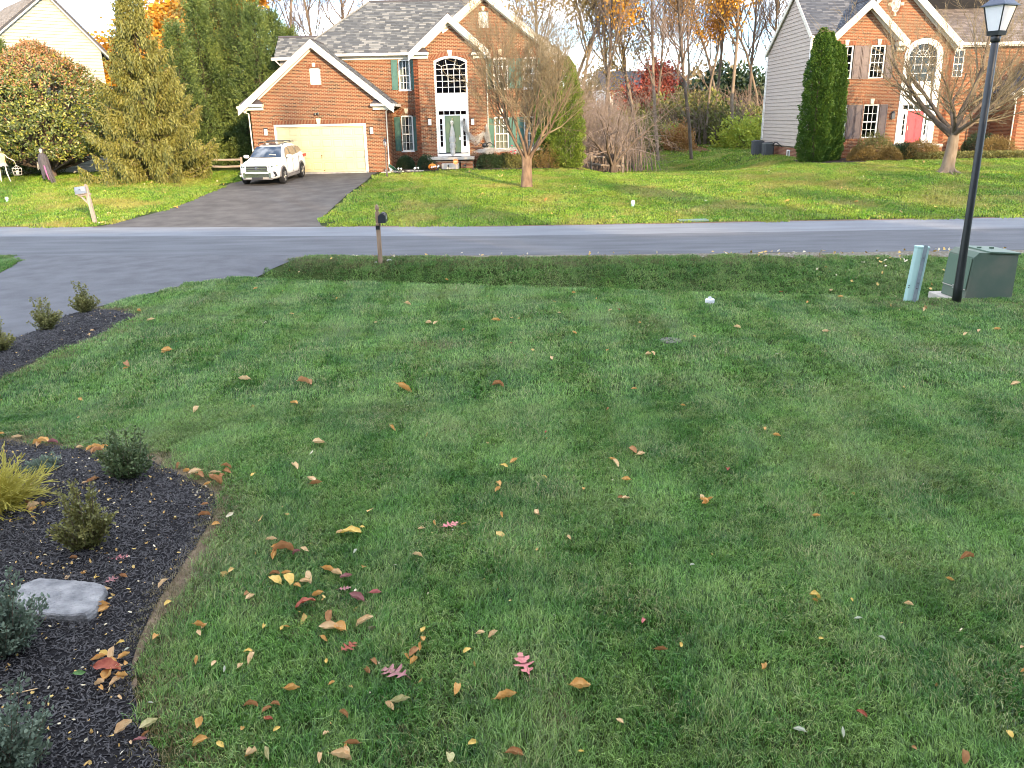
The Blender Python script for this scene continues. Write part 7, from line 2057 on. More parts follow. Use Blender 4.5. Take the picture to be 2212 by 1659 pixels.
# ---- air conditioners
def ac(x, y, z, w, h, lab, tone):
    o = empty('air_conditioner', (x, y, z), 0, lab, 'air conditioner', 'air conditioners on the bracket')
    n = 16
    pr = [(w / 2 * (abs(math.cos(t)) ** .45) * (1 if math.cos(t) > 0 else -1), w / 2 * (abs(math.sin(t)) ** .45) * (1 if math.sin(t) > 0 else -1)) for t in np.linspace(0, 2 * math.pi, n + 1)[:-1]]
    MB().prism_z([(a * .96, b * .96) for a, b in pr], .05, h - .06).build('coil', mat('coil_dark' + str(tone), (.045, .05, .055), (.09, .095, .10), scale=30, rough=.6, stretch=(1, 1, 8)), o)
    MB().prism_z(pr, 0, .05).build('base', M_black, o)
    MB().prism_z([(a * 1.02, b * 1.02) for a, b in pr], h - .06, h).build('top_rim', mat('ac_grey' + str(tone), tone, rough=.5), o)
    MB().lathe([(w * .42, h), (w * .40, h + .03), (.05, h + .045), (0, h + .045)], (0, 0, 0), 16).build('fan_guard', M_black, o)
    for k in range(5): MB().prism_z([(a * 1.0, b * 1.0) for a, b in pr], .12 + k * .11, .125 + k * .11).build('louvre', M_black, o)
ax0 = wy(1652, 350, 49.3).x
ac(14.78, 48.55, 1.02, .62, .72, 'grey air conditioner on the right of the wall bracket', (.16, .17, .17))
ac(14.60, 50.0, 1.02, .66, .80, 'dark air conditioner on the left of the wall bracket', (.07, .075, .08))
o = empty('ac_bracket', (14.7, 49.2, .92), 0, 'dark metal shelf carrying the two air conditioners on the end wall', 'shelf')
MB().box(-.45, -1.5, 0, .58, 1.3, .06).build('shelf', M_black, o); MB().box(-.46, 1.1, -.7, -.42, 1.16, 0).build('leg', M_white, o); MB().box(-.46, -1.4, -.6, -.42, -1.34, 0).build('leg', M_white, o)
MB().tube([(15.25, 47.6, 1.55), (15.0, 47.7, 1.72), (14.95, 48.0, 1.72), (14.9, 48.1, 1.5)], .03, 6).build('refrigerant_pipe', M_black, None, label='black insulated pipe looping from the end wall to the air conditioner', category='pipe') if False else tag(MB().tube([(15.25, 47.6, 1.55), (15.0, 47.7, 1.78), (14.95, 48.0, 1.78), (14.9, 48.1, 1.6)], .03, 6).build('refrigerant_pipe', M_black), 'black insulated pipe looping from the end wall to the air conditioner', 'pipe')

# ---- split rail fences
def rail_fence(pts, lab, h=1.0, rails=2, sag=.03):
    x0, y0 = pts[0]; o = empty('split_rail_fence', (x0, y0, tz(x0, y0)), 0, lab, 'fence')
    rg = random.Random(int(x0 * 10)); z0 = tz(x0, y0)
    for i, (x, y) in enumerate(pts):
        z = tz(x, y) - z0; MB().box(x - x0 - .055, y - y0 - .055, z - .1, x - x0 + .055, y - y0 + .055, z + h).build('post', M_wood2, o, bevel=.01)
        if i < len(pts) - 1:
            x2, y2 = pts[i + 1]; z2 = tz(x2, y2) - z0
            for k in range(rails):
                hh = h * (.42 + .42 * k) if rails == 2 else h * (.3 + .28 * k)
                MB().tube([(x - x0, y - y0, z + hh + rg.uniform(-.02, .02)), ((x + x2) / 2 - x0, (y + y2) / 2 - y0, (z + z2) / 2 + hh - sag), (x2 - x0, y2 - y0, z2 + hh + rg.uniform(-.02, .02))], .055, 5).build('rail', M_wood2, o)
f0, f1, f2, f3 = wy(1246, 375, 50.5), wy(1272, 375, 50.5), wy(1345, 375, 50.3), wy(1200, 375, 51)
rail_fence([(f3.x, 51), (f0.x, 50.6), (f1.x + .15, 50.5), (f2.x, 50.3)], 'weathered split-rail fence at the edge of the back lawn', h=1.05)
g0, g1, g2 = wy(428, 378, 45.8), wy(480, 378, 46.0), wy(540, 378, 46.2)
rail_fence([(g0.x - 1.6, 46.0), (g0.x + .3, 45.9), (g2.x - .35, 46.1)], 'low split-rail fence between the spruce and the garage', h=.85)

# ---- post lamp by the garage
def garden_lamp():
    o = empty('garden_lamp', (-6.04, 42.35, tz(-6.04, 42.35)), 0, 'slim garden lamp post with a small glass lantern by the garage corner', 'lamp post')
    MB().lathe([(.05, 0), (.045, .25), (.03, .3), (.028, 1.42), (.05, 1.45), (.03, 1.48)], (0, 0, 0), 10).build('post', mat('taupe_metal', (.12, .10, .09), rough=.5), o, smooth=True)
    MB().lathe([(.045, 1.49), (.085, 1.55), (.095, 1.68), (.06, 1.75)], (0, 0, 0), 8).build('glass', glass_mat('lantern_glass', tint=(.85, .85, .88), refl=.35), o)
    MB().lathe([(.05, 1.75), (.10, 1.76), (.06, 1.83), (.015, 1.88), (0, 1.92)], (0, 0, 0), 10).build('cap', M_black, o)
    MB().lathe([(.01, 1.5), (.022, 1.58), (.01, 1.66)], (0, 0, 0), 8).build('bulb', M_lampg, o)
    MB().tube([(-.18, 0, 1.16), (.18, 0, 1.16)], .012, 5).build('cross_bar', M_black, o)
garden_lamp()

# ---- halloween things
M_pump = mat('pumpkin_orange', (.85, .26, .03), (.70, .18, .02), scale=6, rough=.5, coords='object')
def pumpkin(x, y, z, r, lab, face=True):
    o = empty('pumpkin', (x, y, z), 0, lab, 'pumpkin'); n = 32; vs = []; m = 9
    for j in range(m + 1):
        ph = math.pi * j / m
        for k in range(n):
            a = 2 * math.pi * k / n; rr_ = r * (1 - .07 * abs(math.sin(a * 4)) ** .6 * math.sin(ph)); vs.append((rr_ * math.sin(ph) * math.cos(a) * 1.08, rr_ * math.sin(ph) * math.sin(a), r * .92 - r * .92 * math.cos(ph) * (1 - .12 * math.sin(ph) ** 0)))
    fs = [(j * n + k, j * n + (k + 1) % n, (j + 1) * n + (k + 1) % n, (j + 1) * n + k) for j in range(m) for k in range(n)]
    b = MB(); b.add(vs, fs); b.build('shell', M_pump, o, smooth=True)
    MB().tube([(0, 0, r * 1.7), (.01, 0, r * 1.95), (.03, 0, r * 2.1)], r * .1, 6).build('stem', mat('pumpkin_stem', (.20, .22, .08)), o)
    if face:
        k_ = mat('carved_dark', (.03, .012, .008), rough=.9)
        def feat(pts, nm):
            q = MB(); out = []
            for u, v in pts:
                zz = v * r; xx = u * r; yy = -math.sqrt(max(.01, 1 - min(.95, (u / 1.08) ** 2 + (v / 1.0 - 0) ** 2))) * r
                out.append((xx, yy - .012, r * .92 + zz))
            q.add(out, [tuple(range(len(pts)))]); q.build(nm, k_, o)
        feat([(-.48, .10), (-.18, .10), (-.33, .48)], 'eye'); feat([(.18, .10), (.48, .10), (.33, .48)], 'eye'); feat([(-.08, -.08), (.08, -.08), (0, .08)], 'nose')
        top = [(-.62, -.12), (-.42, -.28), (-.2, -.34), (-.14, -.26), (-.06, -.36), (.06, -.36), (.14, -.26), (.2, -.34), (.42, -.28), (.62, -.12)]
        bot = [(.52, -.36), (.32, -.52), (.18, -.58), (.12, -.50), (-.04, -.60), (-.2, -.57), (-.34, -.50), (-.52, -.36)]
        feat(top + bot, 'mouth')
    return o
pumpkin(-3.98, 44.9, tz(-3.98, 44.9) + .02, .21, 'orange carved jack-o-lantern left of the front steps')
M_glob = mat('white_globe', (.68, .70, .70), rough=.3)
def globe_light(px, Y, h=.22, r=.05, lab='white globe garden light on a black stake in the bed before the house'):
    p = wy(px, 372, Y); o = empty('garden_light', (p.x, Y, tz(p.x, Y)), 0, lab, 'garden light', 'globe lights in the front bed')
    MB().tube([(0, 0, -.03), (0, 0, h)], .012, 5).build('stake', M_black, o)
    MB().lathe([(0, h - .01), (r * .7, h + r * .3), (r, h + r), (r * .7, h + r * 1.7), (0, h + r * 2)], (0, 0, 0), 8).build('globe', M_glob, o, smooth=True)
for px, Y in ((835, 43.2), (845, 43.3), (861, 44.0), (867, 43.9), (898, 44.2), (904, 44.2), (896, 43.9), (937, 44.4), (941, 44.5), (946, 44.4), (933, 44.2), (948, 44.7)): globe_light(px, Y)
for px in (969, 1005, 1023): 
    p = wy(px, 372, 44.7); o = empty('path_light', (p.x, 44.7, tz(p.x, 44.7)), 0, 'small black capped path light in front of the porch', 'garden light', 'black path lights before the porch')
    MB().tube([(0, 0, -.03), (0, 0, .26)], .012, 5).build('stake', M_black, o); MB().lathe([(.045, .22), (.045, .30), (.02, .32)], (0, 0, 0), 8).build('head', M_black, o)
# orange sign on a stake
p = wy(985, 370, 44.3); o = empty('yard_sign', (p.x, 44.3, tz(p.x, 44.3)), 0, 'small round orange sign on a stake in front of the porch step', 'sign')
MB().tube([(0, 0, -.05), (0, 0, .42)], .012, 5).build('stake', M_wood2, o)
q = MB(); q.prism_y([(.14 * math.cos(t), .52 + .14 * math.sin(t)) for t in np.linspace(0, 2 * math.pi, 17)[:-1]], -.012, .012); q.build('disc', mat('sign_orange', (.80, .24, .08), rough=.5), o)
q = MB(); 
for k in range(5): q.box(-.09 + k * .04, -.015, .505, -.065 + k * .04, -.0125, .535)
q.build('lettering', mat('sign_pale', (.85, .55, .35)), o)
# stepping flags in the garden bed
M_flag = mat('bed_flagstone', (.30, .28, .24), (.42, .39, .33), scale=8, rough=.9)
for i, (x, y, w) in enumerate(((-5.9, 44.75, .42), (-5.1, 44.9, .35), (-4.75, 44.8, .3), (-6.4, 44.5, .35))):
    rg = random.Random(i); b = MB(); b.prism_z([(w * math.cos(t) * rg.uniform(.7, 1.1), w * .55 * math.sin(t) * rg.uniform(.7, 1.1)) for t in np.linspace(0, 5.6, 7)], 0, .06)
    o = b.build('stepping_stone', M_flag); o.location = (x, y, tz(x, y) + .02); tag(o, 'flat pale stepping stone in the bed beside the garage', 'paving stone', 'stepping stones in the garage bed')
# coiled hose reel
p = wy(845, 360, 44.2); b = MB()
for k in range(7): b.tube([(p.x + .35 + k * .03, 44.3, tz(p.x, 44.3) + .1), (p.x + .1, 44.3 + k * .03, tz(p.x, 44.3) + .35 - k * .03), (p.x - .1, 44.2, tz(p.x, 44.3) + .48 - k * .02)], .02, 5)
tag(b.build('garden_hose', mat('hose_green', (.02, .07, .05), rough=.5)), 'dark green garden hose heaped at the corner of the garage', 'hose')

# hanging skeleton wrapped in gauze on the door
M_gauze = mat('gauze_white', (.70, .68, .64), (.48, .46, .42), scale=9, rough=.9, stretch=(1, 1, .5), trans=.3)
M_bone = mat('bone', (.72, .68, .56), (.58, .52, .42), scale=9, rough=.8)
M_boned = mat('bone_hollow', (.05, .04, .035), rough=.9)
def door_ghost():
    x0, y0, z0 = -2.97, PY - .02, 3.16
    o = empty('skeleton_decoration', (x0, y0, z0), 0, 'gauze-wrapped hanging skeleton on the green front door', 'decoration')
    sk = MB().lathe([(0, -.16), (.05, -.15), (.065, -.09), (.09, -.02), (.09, .05), (.05, .10), (0, .11)], (0, 0, 0), 12).build('skull', M_bone, o, smooth=True)
    for s_ in (-1, 1): MB().lathe([(0, -.02), (.022, 0), (0, .02)], (s_ * .035, -.078, .0), 8).build('eye_socket', M_boned, sk)
    prof_ = [(.04, -.14), (.085, -.30), (.12, -.5), (.14, -.64), (.12, -.68), (.15, -.80), (.15, -.98), (.11, -1.04), (.14, -1.12), (.14, -1.30), (.09, -1.36), (.13, -1.42), (.12, -1.6), (.07, -1.72), (.02, -1.80)]
    n = 18; vs = []; rg = random.Random(2)
    for r_, z in prof_:
        for k in range(n): a = 2 * math.pi * k / n; q = r_ * (1 + .18 * math.sin(a * 6 + z * 5)); vs.append((q * math.cos(a), q * .7 * math.sin(a), z))
    m = len(prof_); b = MB(); b.add(vs, [(i * n + k, i * n + (k + 1) % n, (i + 1) * n + (k + 1) % n, (i + 1) * n + k) for i in range(m - 1) for k in range(n)])
    b.build('wrapping', M_gauze, o, smooth=True)
    q = MB()
    for z in (-.66, -1.03, -1.37): q.tube([(.13 * math.cos(t), .10 * math.sin(t), z) for t in np.linspace(0, 2 * math.pi, 13)], .012, 4, cap=False)
    q.build('cord', M_bone, o)
    MB().tube([(0, 0, .1), (0, .04, .22)], .006, 4).build('hanging_string', M_bone, o)
door_ghost()
# stretched web: many fine threads from the door frame along the shrubs, with a big spider
def web():
    o = empty('spider_web', (-1.9, PY - .1, 2.5), 0, 'torn white cobweb netting strung from the door frame down over the shrubs', 'decoration'); O_ = o.location.copy()
    rg = random.Random(8); ls = []
    A = [Vector((-2.42, PY - .05, 3.25)), Vector((-2.35, PY - .05, 2.9))]; Bp = [Vector((-1.95, PY - .3, 2.35)), Vector((-1.65, PY - .35, 2.1)), Vector((-1.25, PY - .1, 2.6))]
    C = [Vector((-1.1, PY - .15, 3.0)), Vector((-.95, PY - .2, 2.0)), Vector((-1.25, PY - .5, 1.85))]
    def strand(a, b_, n, sp):
        for _ in range(n):
            p = a + Vector((rg.gauss(0, .05), 0, rg.gauss(0, .08))); q = b_ + Vector((rg.gauss(0, sp), rg.gauss(0, .05), rg.gauss(0, sp))); mid = p.lerp(q, .5) + Vector((rg.gauss(0, .04), rg.gauss(0, .03), -.06 + rg.gauss(0, .05)))
            ls.append(([p - O_, mid - O_, q - O_], [.0045, .0035, .0045]))
    strand(A[0], Bp[0], 45, .06); strand(Bp[0], Bp[2], 30, .08); strand(A[1], Bp[1], 30, .08); strand(Bp[2], C[1], 45, .07); strand(C[0], C[1], 45, .06); strand(Bp[1], Bp[2], 30, .05)
    strand(C[1], C[2], 30, .1)
    link(tubes_mesh('threads', ls, M_gauze, 3), 'threads', o)
    ls2 = []; 
    for _ in range(900):
        x = rg.uniform(-1.6, 1.6); top = 1.80 + .04 * math.sin(x * 5); dr_ = .10 + .22 * abs(math.sin(x * 2.1 + .5)) ** 2 * rg.random()
        y = PY - 1.35 - .08 * math.sin(x * 3); x2 = x + rg.gauss(0, .16)
        ls2.append(([Vector((x, y + rg.uniform(0, .7), top + rg.uniform(-.02, .04))) - O_, Vector((x2, y - .13, top - dr_ * .5)) - O_, Vector((x2 + rg.gauss(0, .1), y - .16, top - dr_)) - O_], [.004, .004, .004]))
    link(tubes_mesh('shrub_netting', ls2, M_gauze, 3), 'shrub_netting', o)
web()
def spider():
    o = empty('spider_decoration', (-1.22, PY - .75, 1.98), 0, 'big black toy spider on the webbed shrub beside the entrance', 'decoration')
    MB().lathe([(0, -.12), (.10, -.08), (.13, 0), (.10, .09), (0, .12)], (0, 0, 0), 12, sx=1.1).build('abdomen', M_black, o, smooth=True)
    MB().lathe([(0, -.06), (.06, -.03), (.07, 0), (.05, .05), (0, .06)], (.15, -.02, -.03), 10).build('head', M_black, o, smooth=True)
    for k in range(8):
        s_ = -1 if k % 2 else 1; a = (k // 2) * .38 - .55
        MB().tube([(0, 0, 0), (s_ * .30 * math.cos(a), -.12 + .2 * math.sin(a), .16), (s_ * (.62) * math.cos(a * .8), -.16 + .35 * math.sin(a), -.08)], [.018, .014, .006], 5).build('leg', M_black, o)
spider()
# roses
for i, (x, z) in enumerate(((-.02 + .1, 1.96), (.38 - .55 + .2, 1.66), (.62 - .4, 1.58), (.7, 1.7), (.25, 1.72))):
    q = MB().lathe([(0, -.03), (.045, -.01), (.05, .02), (0, .04)], (0, 0, 0), 8); o = q.build('rose_bloom', mat('rose_red', (.55, .03, .05))); o.location = (x + .15, 44.72, z); tag(o, 'red rose bloom on the webbed shrub under the front window', 'flower', 'red roses under the front window')

# figures on the left lawn
def reaper():
    p = at(100, 396); x, y = p.x + .05, p.y + .15
    o = empty('reaper_figure', (x, y, tz(x, y)), 0, 'leaning hooded grim reaper figure in ragged black cloth under the magnolia', 'figure')
    n = 24; prof_ = [(.035, 1.78, 0), (.10, 1.72, 0), (.125, 1.60, 0), (.10, 1.50, 0), (.20, 1.42, .01), (.27, 1.25, .02), (.29, 1.0, .03), (.30, .8, .05), (.27, .62, .08)]
    V, Fc = [], []
    for r_, z, sh in prof_:
        for k in range(n): a = 2 * math.pi * k / n; q = r_ * (1 + .10 * math.sin(a * 7)); V.append((q * math.cos(a) * .85 - .1 + sh, q * .6 * math.sin(a), z * .93))
    for i in range(len(prof_) - 1):
        for k in range(n):
            if i <= 2 and 16 <= k <= 19: continue       # open face of the hood
            Fc.append((i * n + k, i * n + (k + 1) % n, (i + 1) * n + (k + 1) % n, (i + 1) * n + k))
    rg = random.Random(4)
    m_ = mat('reaper_cloth', (.050, .045, .048), (.095, .085, .090), scale=9, rough=.95, stretch=(3, 3, .4), coords='object')
    for k in range(0, n):
        L = rg.uniform(.12, .45); 
        if k in (20, 21, 22, 23, 0): L = rg.uniform(.5, .62)
        b0 = len(V); a0, a1 = (len(prof_) - 1) * n + k, (len(prof_) - 1) * n + (k + 1) % n
        A_, B_ = V[a0], V[a1]; sh = .22 if L > .45 else 0
        V += [((A_[0] * .6 + B_[0] * .4) + sh + rg.gauss(0, .01), (A_[1] + B_[1]) / 2 - (.12 if L > .45 else 0), A_[2] - L), ((A_[0] * .3 + B_[0] * .7) + sh, (A_[1] + B_[1]) / 2 - (.12 if L > .45 else 0), A_[2] - L * .9)]
        Fc.append((a0, a1, b0 + 1, b0))
    b = MB(); b.add(V, Fc); b.build('robe', m_, o, smooth=True)
    sk = MB().lathe([(0, -.12), (.045, -.10), (.055, -.05), (.075, .02), (.07, .08), (0, .11)], (-.10, -.03, 1.50), 10).build('skull', M_bone, o, smooth=True)
    for s_ in (-1, 1): MB().lathe([(0, -.015), (.02, 0), (0, .015)], (-.10 + s_ * .03, -.095, 1.51), 6).build('eye_socket', M_boned, sk)
    # inner staff leaning out to the lower right, and the trailing train
    q = MB(); q.tube([(-.05, .0, 1.1), (.15, -.15, .55), (.42, -.45, .0)], [.06, .075, .05], 7); q.tube([(.0, .0, 1.1), (.22, -.18, .55), (.55, -.45, .0)], [.05, .06, .04], 7); q.build('train', m_, o, smooth=True)
    MB().tube([(-.05, -.10, .95), (.10, -.22, .45), (.24, -.36, .15)], [.05, .04, .03], 6).build('purple_lining', mat('purple_cloth', (.28, .10, .20)), o, smooth=True)
    for s_, h in ((-1, .55), (1, .5)): pass
    q = MB()
    for k in range(4): q.tube([(-.36 + k * .05, -.05, 1.0), (-.36 + k * .05, -.07, .62 + .04 * k)], .009, 4)
    q.build('bony_fingers', M_bone, o)
reaper()
def skel():
    p = at(24, 394); x, y = p.x - .25, p.y
    o = empty('skeleton_figure', (x, y, tz(x, y)), 0, 'standing toy skeleton in a ragged orange shirt at the left edge of the picture', 'figure')
    q = MB(); 
    q.tube([(-.18, 0, .85), (-.20, 0, .45), (-.22, 0, .03), (-.20, -.12, .0)], [.028, .035, .022, .02], 7); q.tube([(.12, 0, .85), (.16, -.03, .45), (.26, -.03, .03), (.30, -.16, .0)], [.028, .036, .022, .02], 7)
    q.tube([(-.15, 0, .86), (0, 0, .90), (.12, 0, .86)], [.04, .06, .04], 7); q.tube([(0, 0, .88), (0, .02, 1.1), (0, 0, 1.40)], .025, 6)
    q.tube([(-.02, 0, 1.36), (.20, 0, 1.33), (.34, -.04, 1.18), (.56, -.08, 1.08), (.66, -.1, 1.03)], [.03, .025, .02, .02, .03], 6); q.tube([(.02, 0, 1.36), (-.22, 0, 1.33), (-.30, 0, 1.1), (-.32, -.05, .9)], [.03, .025, .02, .02], 6)
    q.build('bones', M_bone, o, smooth=True)
    sk = MB().lathe([(0, -.14), (.05, -.12), (.06, -.06), (.09, .02), (.085, .09), (0, .13)], (0, -.01, 1.58), 12).build('skull', M_bone, o, smooth=True)
    for s_ in (-1, 1): MB().lathe([(0, -.02), (.022, 0), (0, .02)], (s_ * .035, -.088, 1.58), 6).build('eye_socket', M_boned, sk)
    n = 16; V, Fc = [], []
    for r_, z in ((.07, 1.44), (.17, 1.38), (.20, 1.22), (.17, 1.04), (.19, .95)):
        for k in range(n): a = 2 * math.pi * k / n; V.append((r_ * math.cos(a), r_ * .6 * math.sin(a), z + (.03 * math.sin(a * 5) if z < 1 else 0)))
    Fc = [(i * n + k, i * n + (k + 1) % n, (i + 1) * n + (k + 1) % n, (i + 1) * n + k) for i in range(4) for k in range(n)]
    b = MB(); b.add(V, Fc); b.build('shirt', mat('shirt_orange', (.72, .33, .14), (.78, .62, .40), scale=9, rough=.9, coords='object'), o, smooth=True)
    V = []
    for r_, z in ((.17, .98), (.22, .86), (.26, .76)):
        for k in range(n): a = 2 * math.pi * k / n; V.append((r_ * math.cos(a), r_ * .6 * math.sin(a), z + (.04 * (k % 2) if z < .8 else 0)))
    b = MB(); b.add(V, [(i * n + k, i * n + (k + 1) % n, (i + 1) * n + (k + 1) % n, (i + 1) * n + k) for i in range(2) for k in range(n)]); b.build('ragged_skirt', mat('skirt_grey', (.25, .24, .24), (.4, .38, .36), scale=20), o, smooth=True)
    return x, y
sx_, sy_ = skel()
def cage_lantern():
    x, y = sx_ + .72, sy_ - .1; z = tz(x, y)
    o = empty('hanging_cage', (x, y, z + .36), 0, 'small white wire cage hanging from the toy skeleton hand', 'decoration')
    q = MB()
    w0, w1 = .12, .15
    for sx in (-1, 1):
        for sy in (-1, 1): q.tube([(sx * w0, sy * w0, 0), (sx * w1, sy * w1, .30), (0, 0, .46)], .012, 4)
    for zz, w in ((0, w0), (.15, .135), (.30, w1)): q.tube([(-w, -w, zz), (w, -w, zz), (w, w, zz), (-w, w, zz), (-w, -w, zz)], .012, 4)
    q.tube([(0, 0, .46), (-.06, 0, .68)], .008, 4); q.build('wires', M_bone, o)
    MB().lathe([(0, .02), (.07, .04), (.08, .1), (.05, .2), (0, .22)], (0, 0, 0), 8).build('skulls_inside', M_bone, o, smooth=True)
cage_lantern()
p = at(67, 372); q = empty('pumpkin_head_decoration', (p.x + .3, p.y - 1.6, tz(p.x, p.y) + .62), 0, 'orange plastic pumpkin head hanging beneath the magnolia beside the reaper', 'decoration')
MB().lathe([(0, -.22), (.05, -.20), (.09, -.12), (.15, -.03), (.15, .06), (.08, .13), (0, .14)], (0, 0, 0), 14).build('head', M_pump, q, smooth=True)
MB().tube([(0, 0, .13), (.0, .05, .9)], .006, 4).build('string', M_black, q)
MB().lathe([(0, -.02), (.05, 0), (0, .02)], (-.02, -.10, .09), 8).build('highlight_patch', M_lampg, q) if False else None
# stump and log by the reaper
b = MB().tube([(0, 0, -.1), (0, 0, .2), (.03, 0, .5)], [.16, .13, .11], 9); o = b.build('tree_stump', B_pale); pp = at(135, 372); o.location = (pp.x, pp.y + .5, tz(pp.x, pp.y) + .02); tag(o, 'pale short tree stump just right of the reaper figure', 'stump')

# wreath-like bits: glimpsed white house deep in the wood
hw = empty('distant_house', (15.3, 96, tz(15.3, 96)), .1, 'white house glimpsed far behind the trunks of the wood', 'house')
MB().box(-4.5, 0, 0, 4.5, 7, 4.6).build('walls', M_white, hw)
MB().slab((-4.8, -.4, 4.5), (4.8, -.4, 4.5), (4.8, 3.5, 6.6), (-4.8, 3.5, 6.6), .15).build('roof', M_roofdark, hw)
for k in range(4): MB().box(-3.6 + k * 2.1, -.05, 2.9, -2.8 + k * 2.1, -.01, 4.1).build('window', M_dark, hw); MB().box(-3.6 + k * 2.1, -.05, .8, -2.8 + k * 2.1, -.01, 2.0).build('window', M_dark, hw)
# ---------------------------------------------------------------- fallen leaves
LM = {}
for k, a, b in (('T', (.68, .45, .23), (.78, .58, .34)), ('O', (.60, .30, .08), (.70, .44, .17)), ('Y', (.66, .42, .09), (.74, .55, .17)), ('B', (.36, .17, .07), (.50, .27, .12)), ('R', (.26, .05, .03), (.40, .12, .06)),
                ('P', (.60, .17, .18), (.70, .30, .27)), ('M', (.30, .12, .12), (.42, .20, .19)), ('W', (.58, .60, .48), (.70, .70, .58)), ('V', (.40, .38, .16), (.60, .52, .28)), ('G', (.10, .22, .07), (.16, .30, .10))):
    LM[k] = mat('fallen_leaf_' + {'T': 'tan', 'O': 'orange', 'Y': 'yellow', 'B': 'brown', 'R': 'dark_red', 'P': 'pink', 'M': 'maroon', 'W': 'pale', 'V': 'olive', 'G': 'green'}[k], a, b, scale=4, rough=.6, spec=.3, coords='object', trans=.25, contrast=.18, bump=.3, bscale=12)
def curl_leaf(seed, material):
    r = random.Random(seed); n, m = 9, 5; V, Fc = [], []
    bend, fold, twist, w = r.choice((-1, 1)) * r.uniform(.2, 1.5), r.uniform(.3, 1.7), r.uniform(-1.1, 1.1), r.uniform(.52, .78)
    x, z, a = 0, 0, -bend * .5; cen = []
    for i in range(n):
        cen.append((x, z, a)); x += math.cos(a) / (n - 1); z += math.sin(a) / (n - 1); a += bend / (n - 1)
    for i in range(n):
        t = i / (n - 1); hw = w * .5 * (math.sin(math.pi * min(1, t * .92 + .05)) ** .75) + (.0 if 0 < i < n - 1 else -.05)
        hw = max(.012, hw); cx_, cz_, aa = cen[i]; tw = twist * (t - .5)
        for j in range(m):
            s = (j - (m - 1) / 2) / ((m - 1) / 2); y = s * hw * math.cos(fold * abs(s) * .8); up = abs(s) * hw * math.sin(fold * abs(s) * .8) + .035 * math.sin(i * 1.9 + j * 1.7 + seed)
            y2 = y * math.cos(tw) - up * math.sin(tw); u2 = y * math.sin(tw) + up * math.cos(tw)
            V.append((cx_ - .5 - u2 * math.sin(aa), y2, cz_ + u2 * math.cos(aa)))
    mz = min(v[2] for v in V); V = [(v[0], v[1], v[2] - mz) for v in V]
    Fc = [(i * m + j, (i + 1) * m + j, (i + 1) * m + j + 1, i * m + j + 1) for i in range(n - 1) for j in range(m - 1)]
    b = MB(); b.add(V, Fc)
    e = V[2]; b.tube([(V[2][0], V[2][1], V[2][2]), (V[2][0] - .14, V[2][1] + .02, V[2][2] + .02)], .012, 3)
    return b.mesh('fallen_leaf', material, True)
def oak_leaf(seed, material):
    r = random.Random(seed)
    half = [(0, .02), (.10, .05), (.16, .20), (.24, .24), (.25, .08), (.36, .07), (.42, .30), (.52, .40), (.50, .20), (.60, .10), (.68, .24), (.80, .30), (.74, .14), (.86, .08), (.94, .12), (1.0, .0)]
    V = [(x - .5, 0, 0) for x, _ in half]
    up = r.uniform(.03, .14)
    def zf_(x, y): return abs(y) * up + .12 * (x) ** 2 * r.choice((1, 1)) + .02 * math.sin(x * 9 + seed)
    n = len(half)
    V = [(x - .5, 0, zf_(x - .5, 0)) for x, _ in half] + [(x - .5, y * r.uniform(.9, 1.1), zf_(x - .5, y)) for x, y in half] + [(x - .5, -y * r.uniform(.85, 1.1), zf_(x - .5, y) * r.uniform(.8, 1.2)) for x, y in half]
    Fc = []
    for i in range(n - 1): Fc.append((i, i + 1, n + i + 1, n + i)); Fc.append((i + 1, i, 2 * n + i, 2 * n + i + 1))
    mz = min(v[2] for v in V); V = [(a, b_, c - mz) for a, b_, c in V]
    b = MB(); b.add(V, Fc); b.tube([(-.48, 0, .03), (-.62, .03, .02), (-.75, .10, .01)], .010, 3)
    return b.mesh('fallen_leaf', material, True)
leafbank = {k: [curl_leaf(300 + 7 * i + ord(k), LM[k]) for i in range(4)] for k in LM}
oakbank = {k: [oak_leaf(400 + i + ord(k), LM[k]) for i in range(2)] for k in 'PRMB'}
cname = {'T': 'tan', 'O': 'orange', 'Y': 'yellow', 'B': 'brown', 'R': 'dark red', 'P': 'pink', 'M': 'maroon', 'W': 'pale', 'V': 'olive', 'G': 'green'}
rl = random.Random(17)
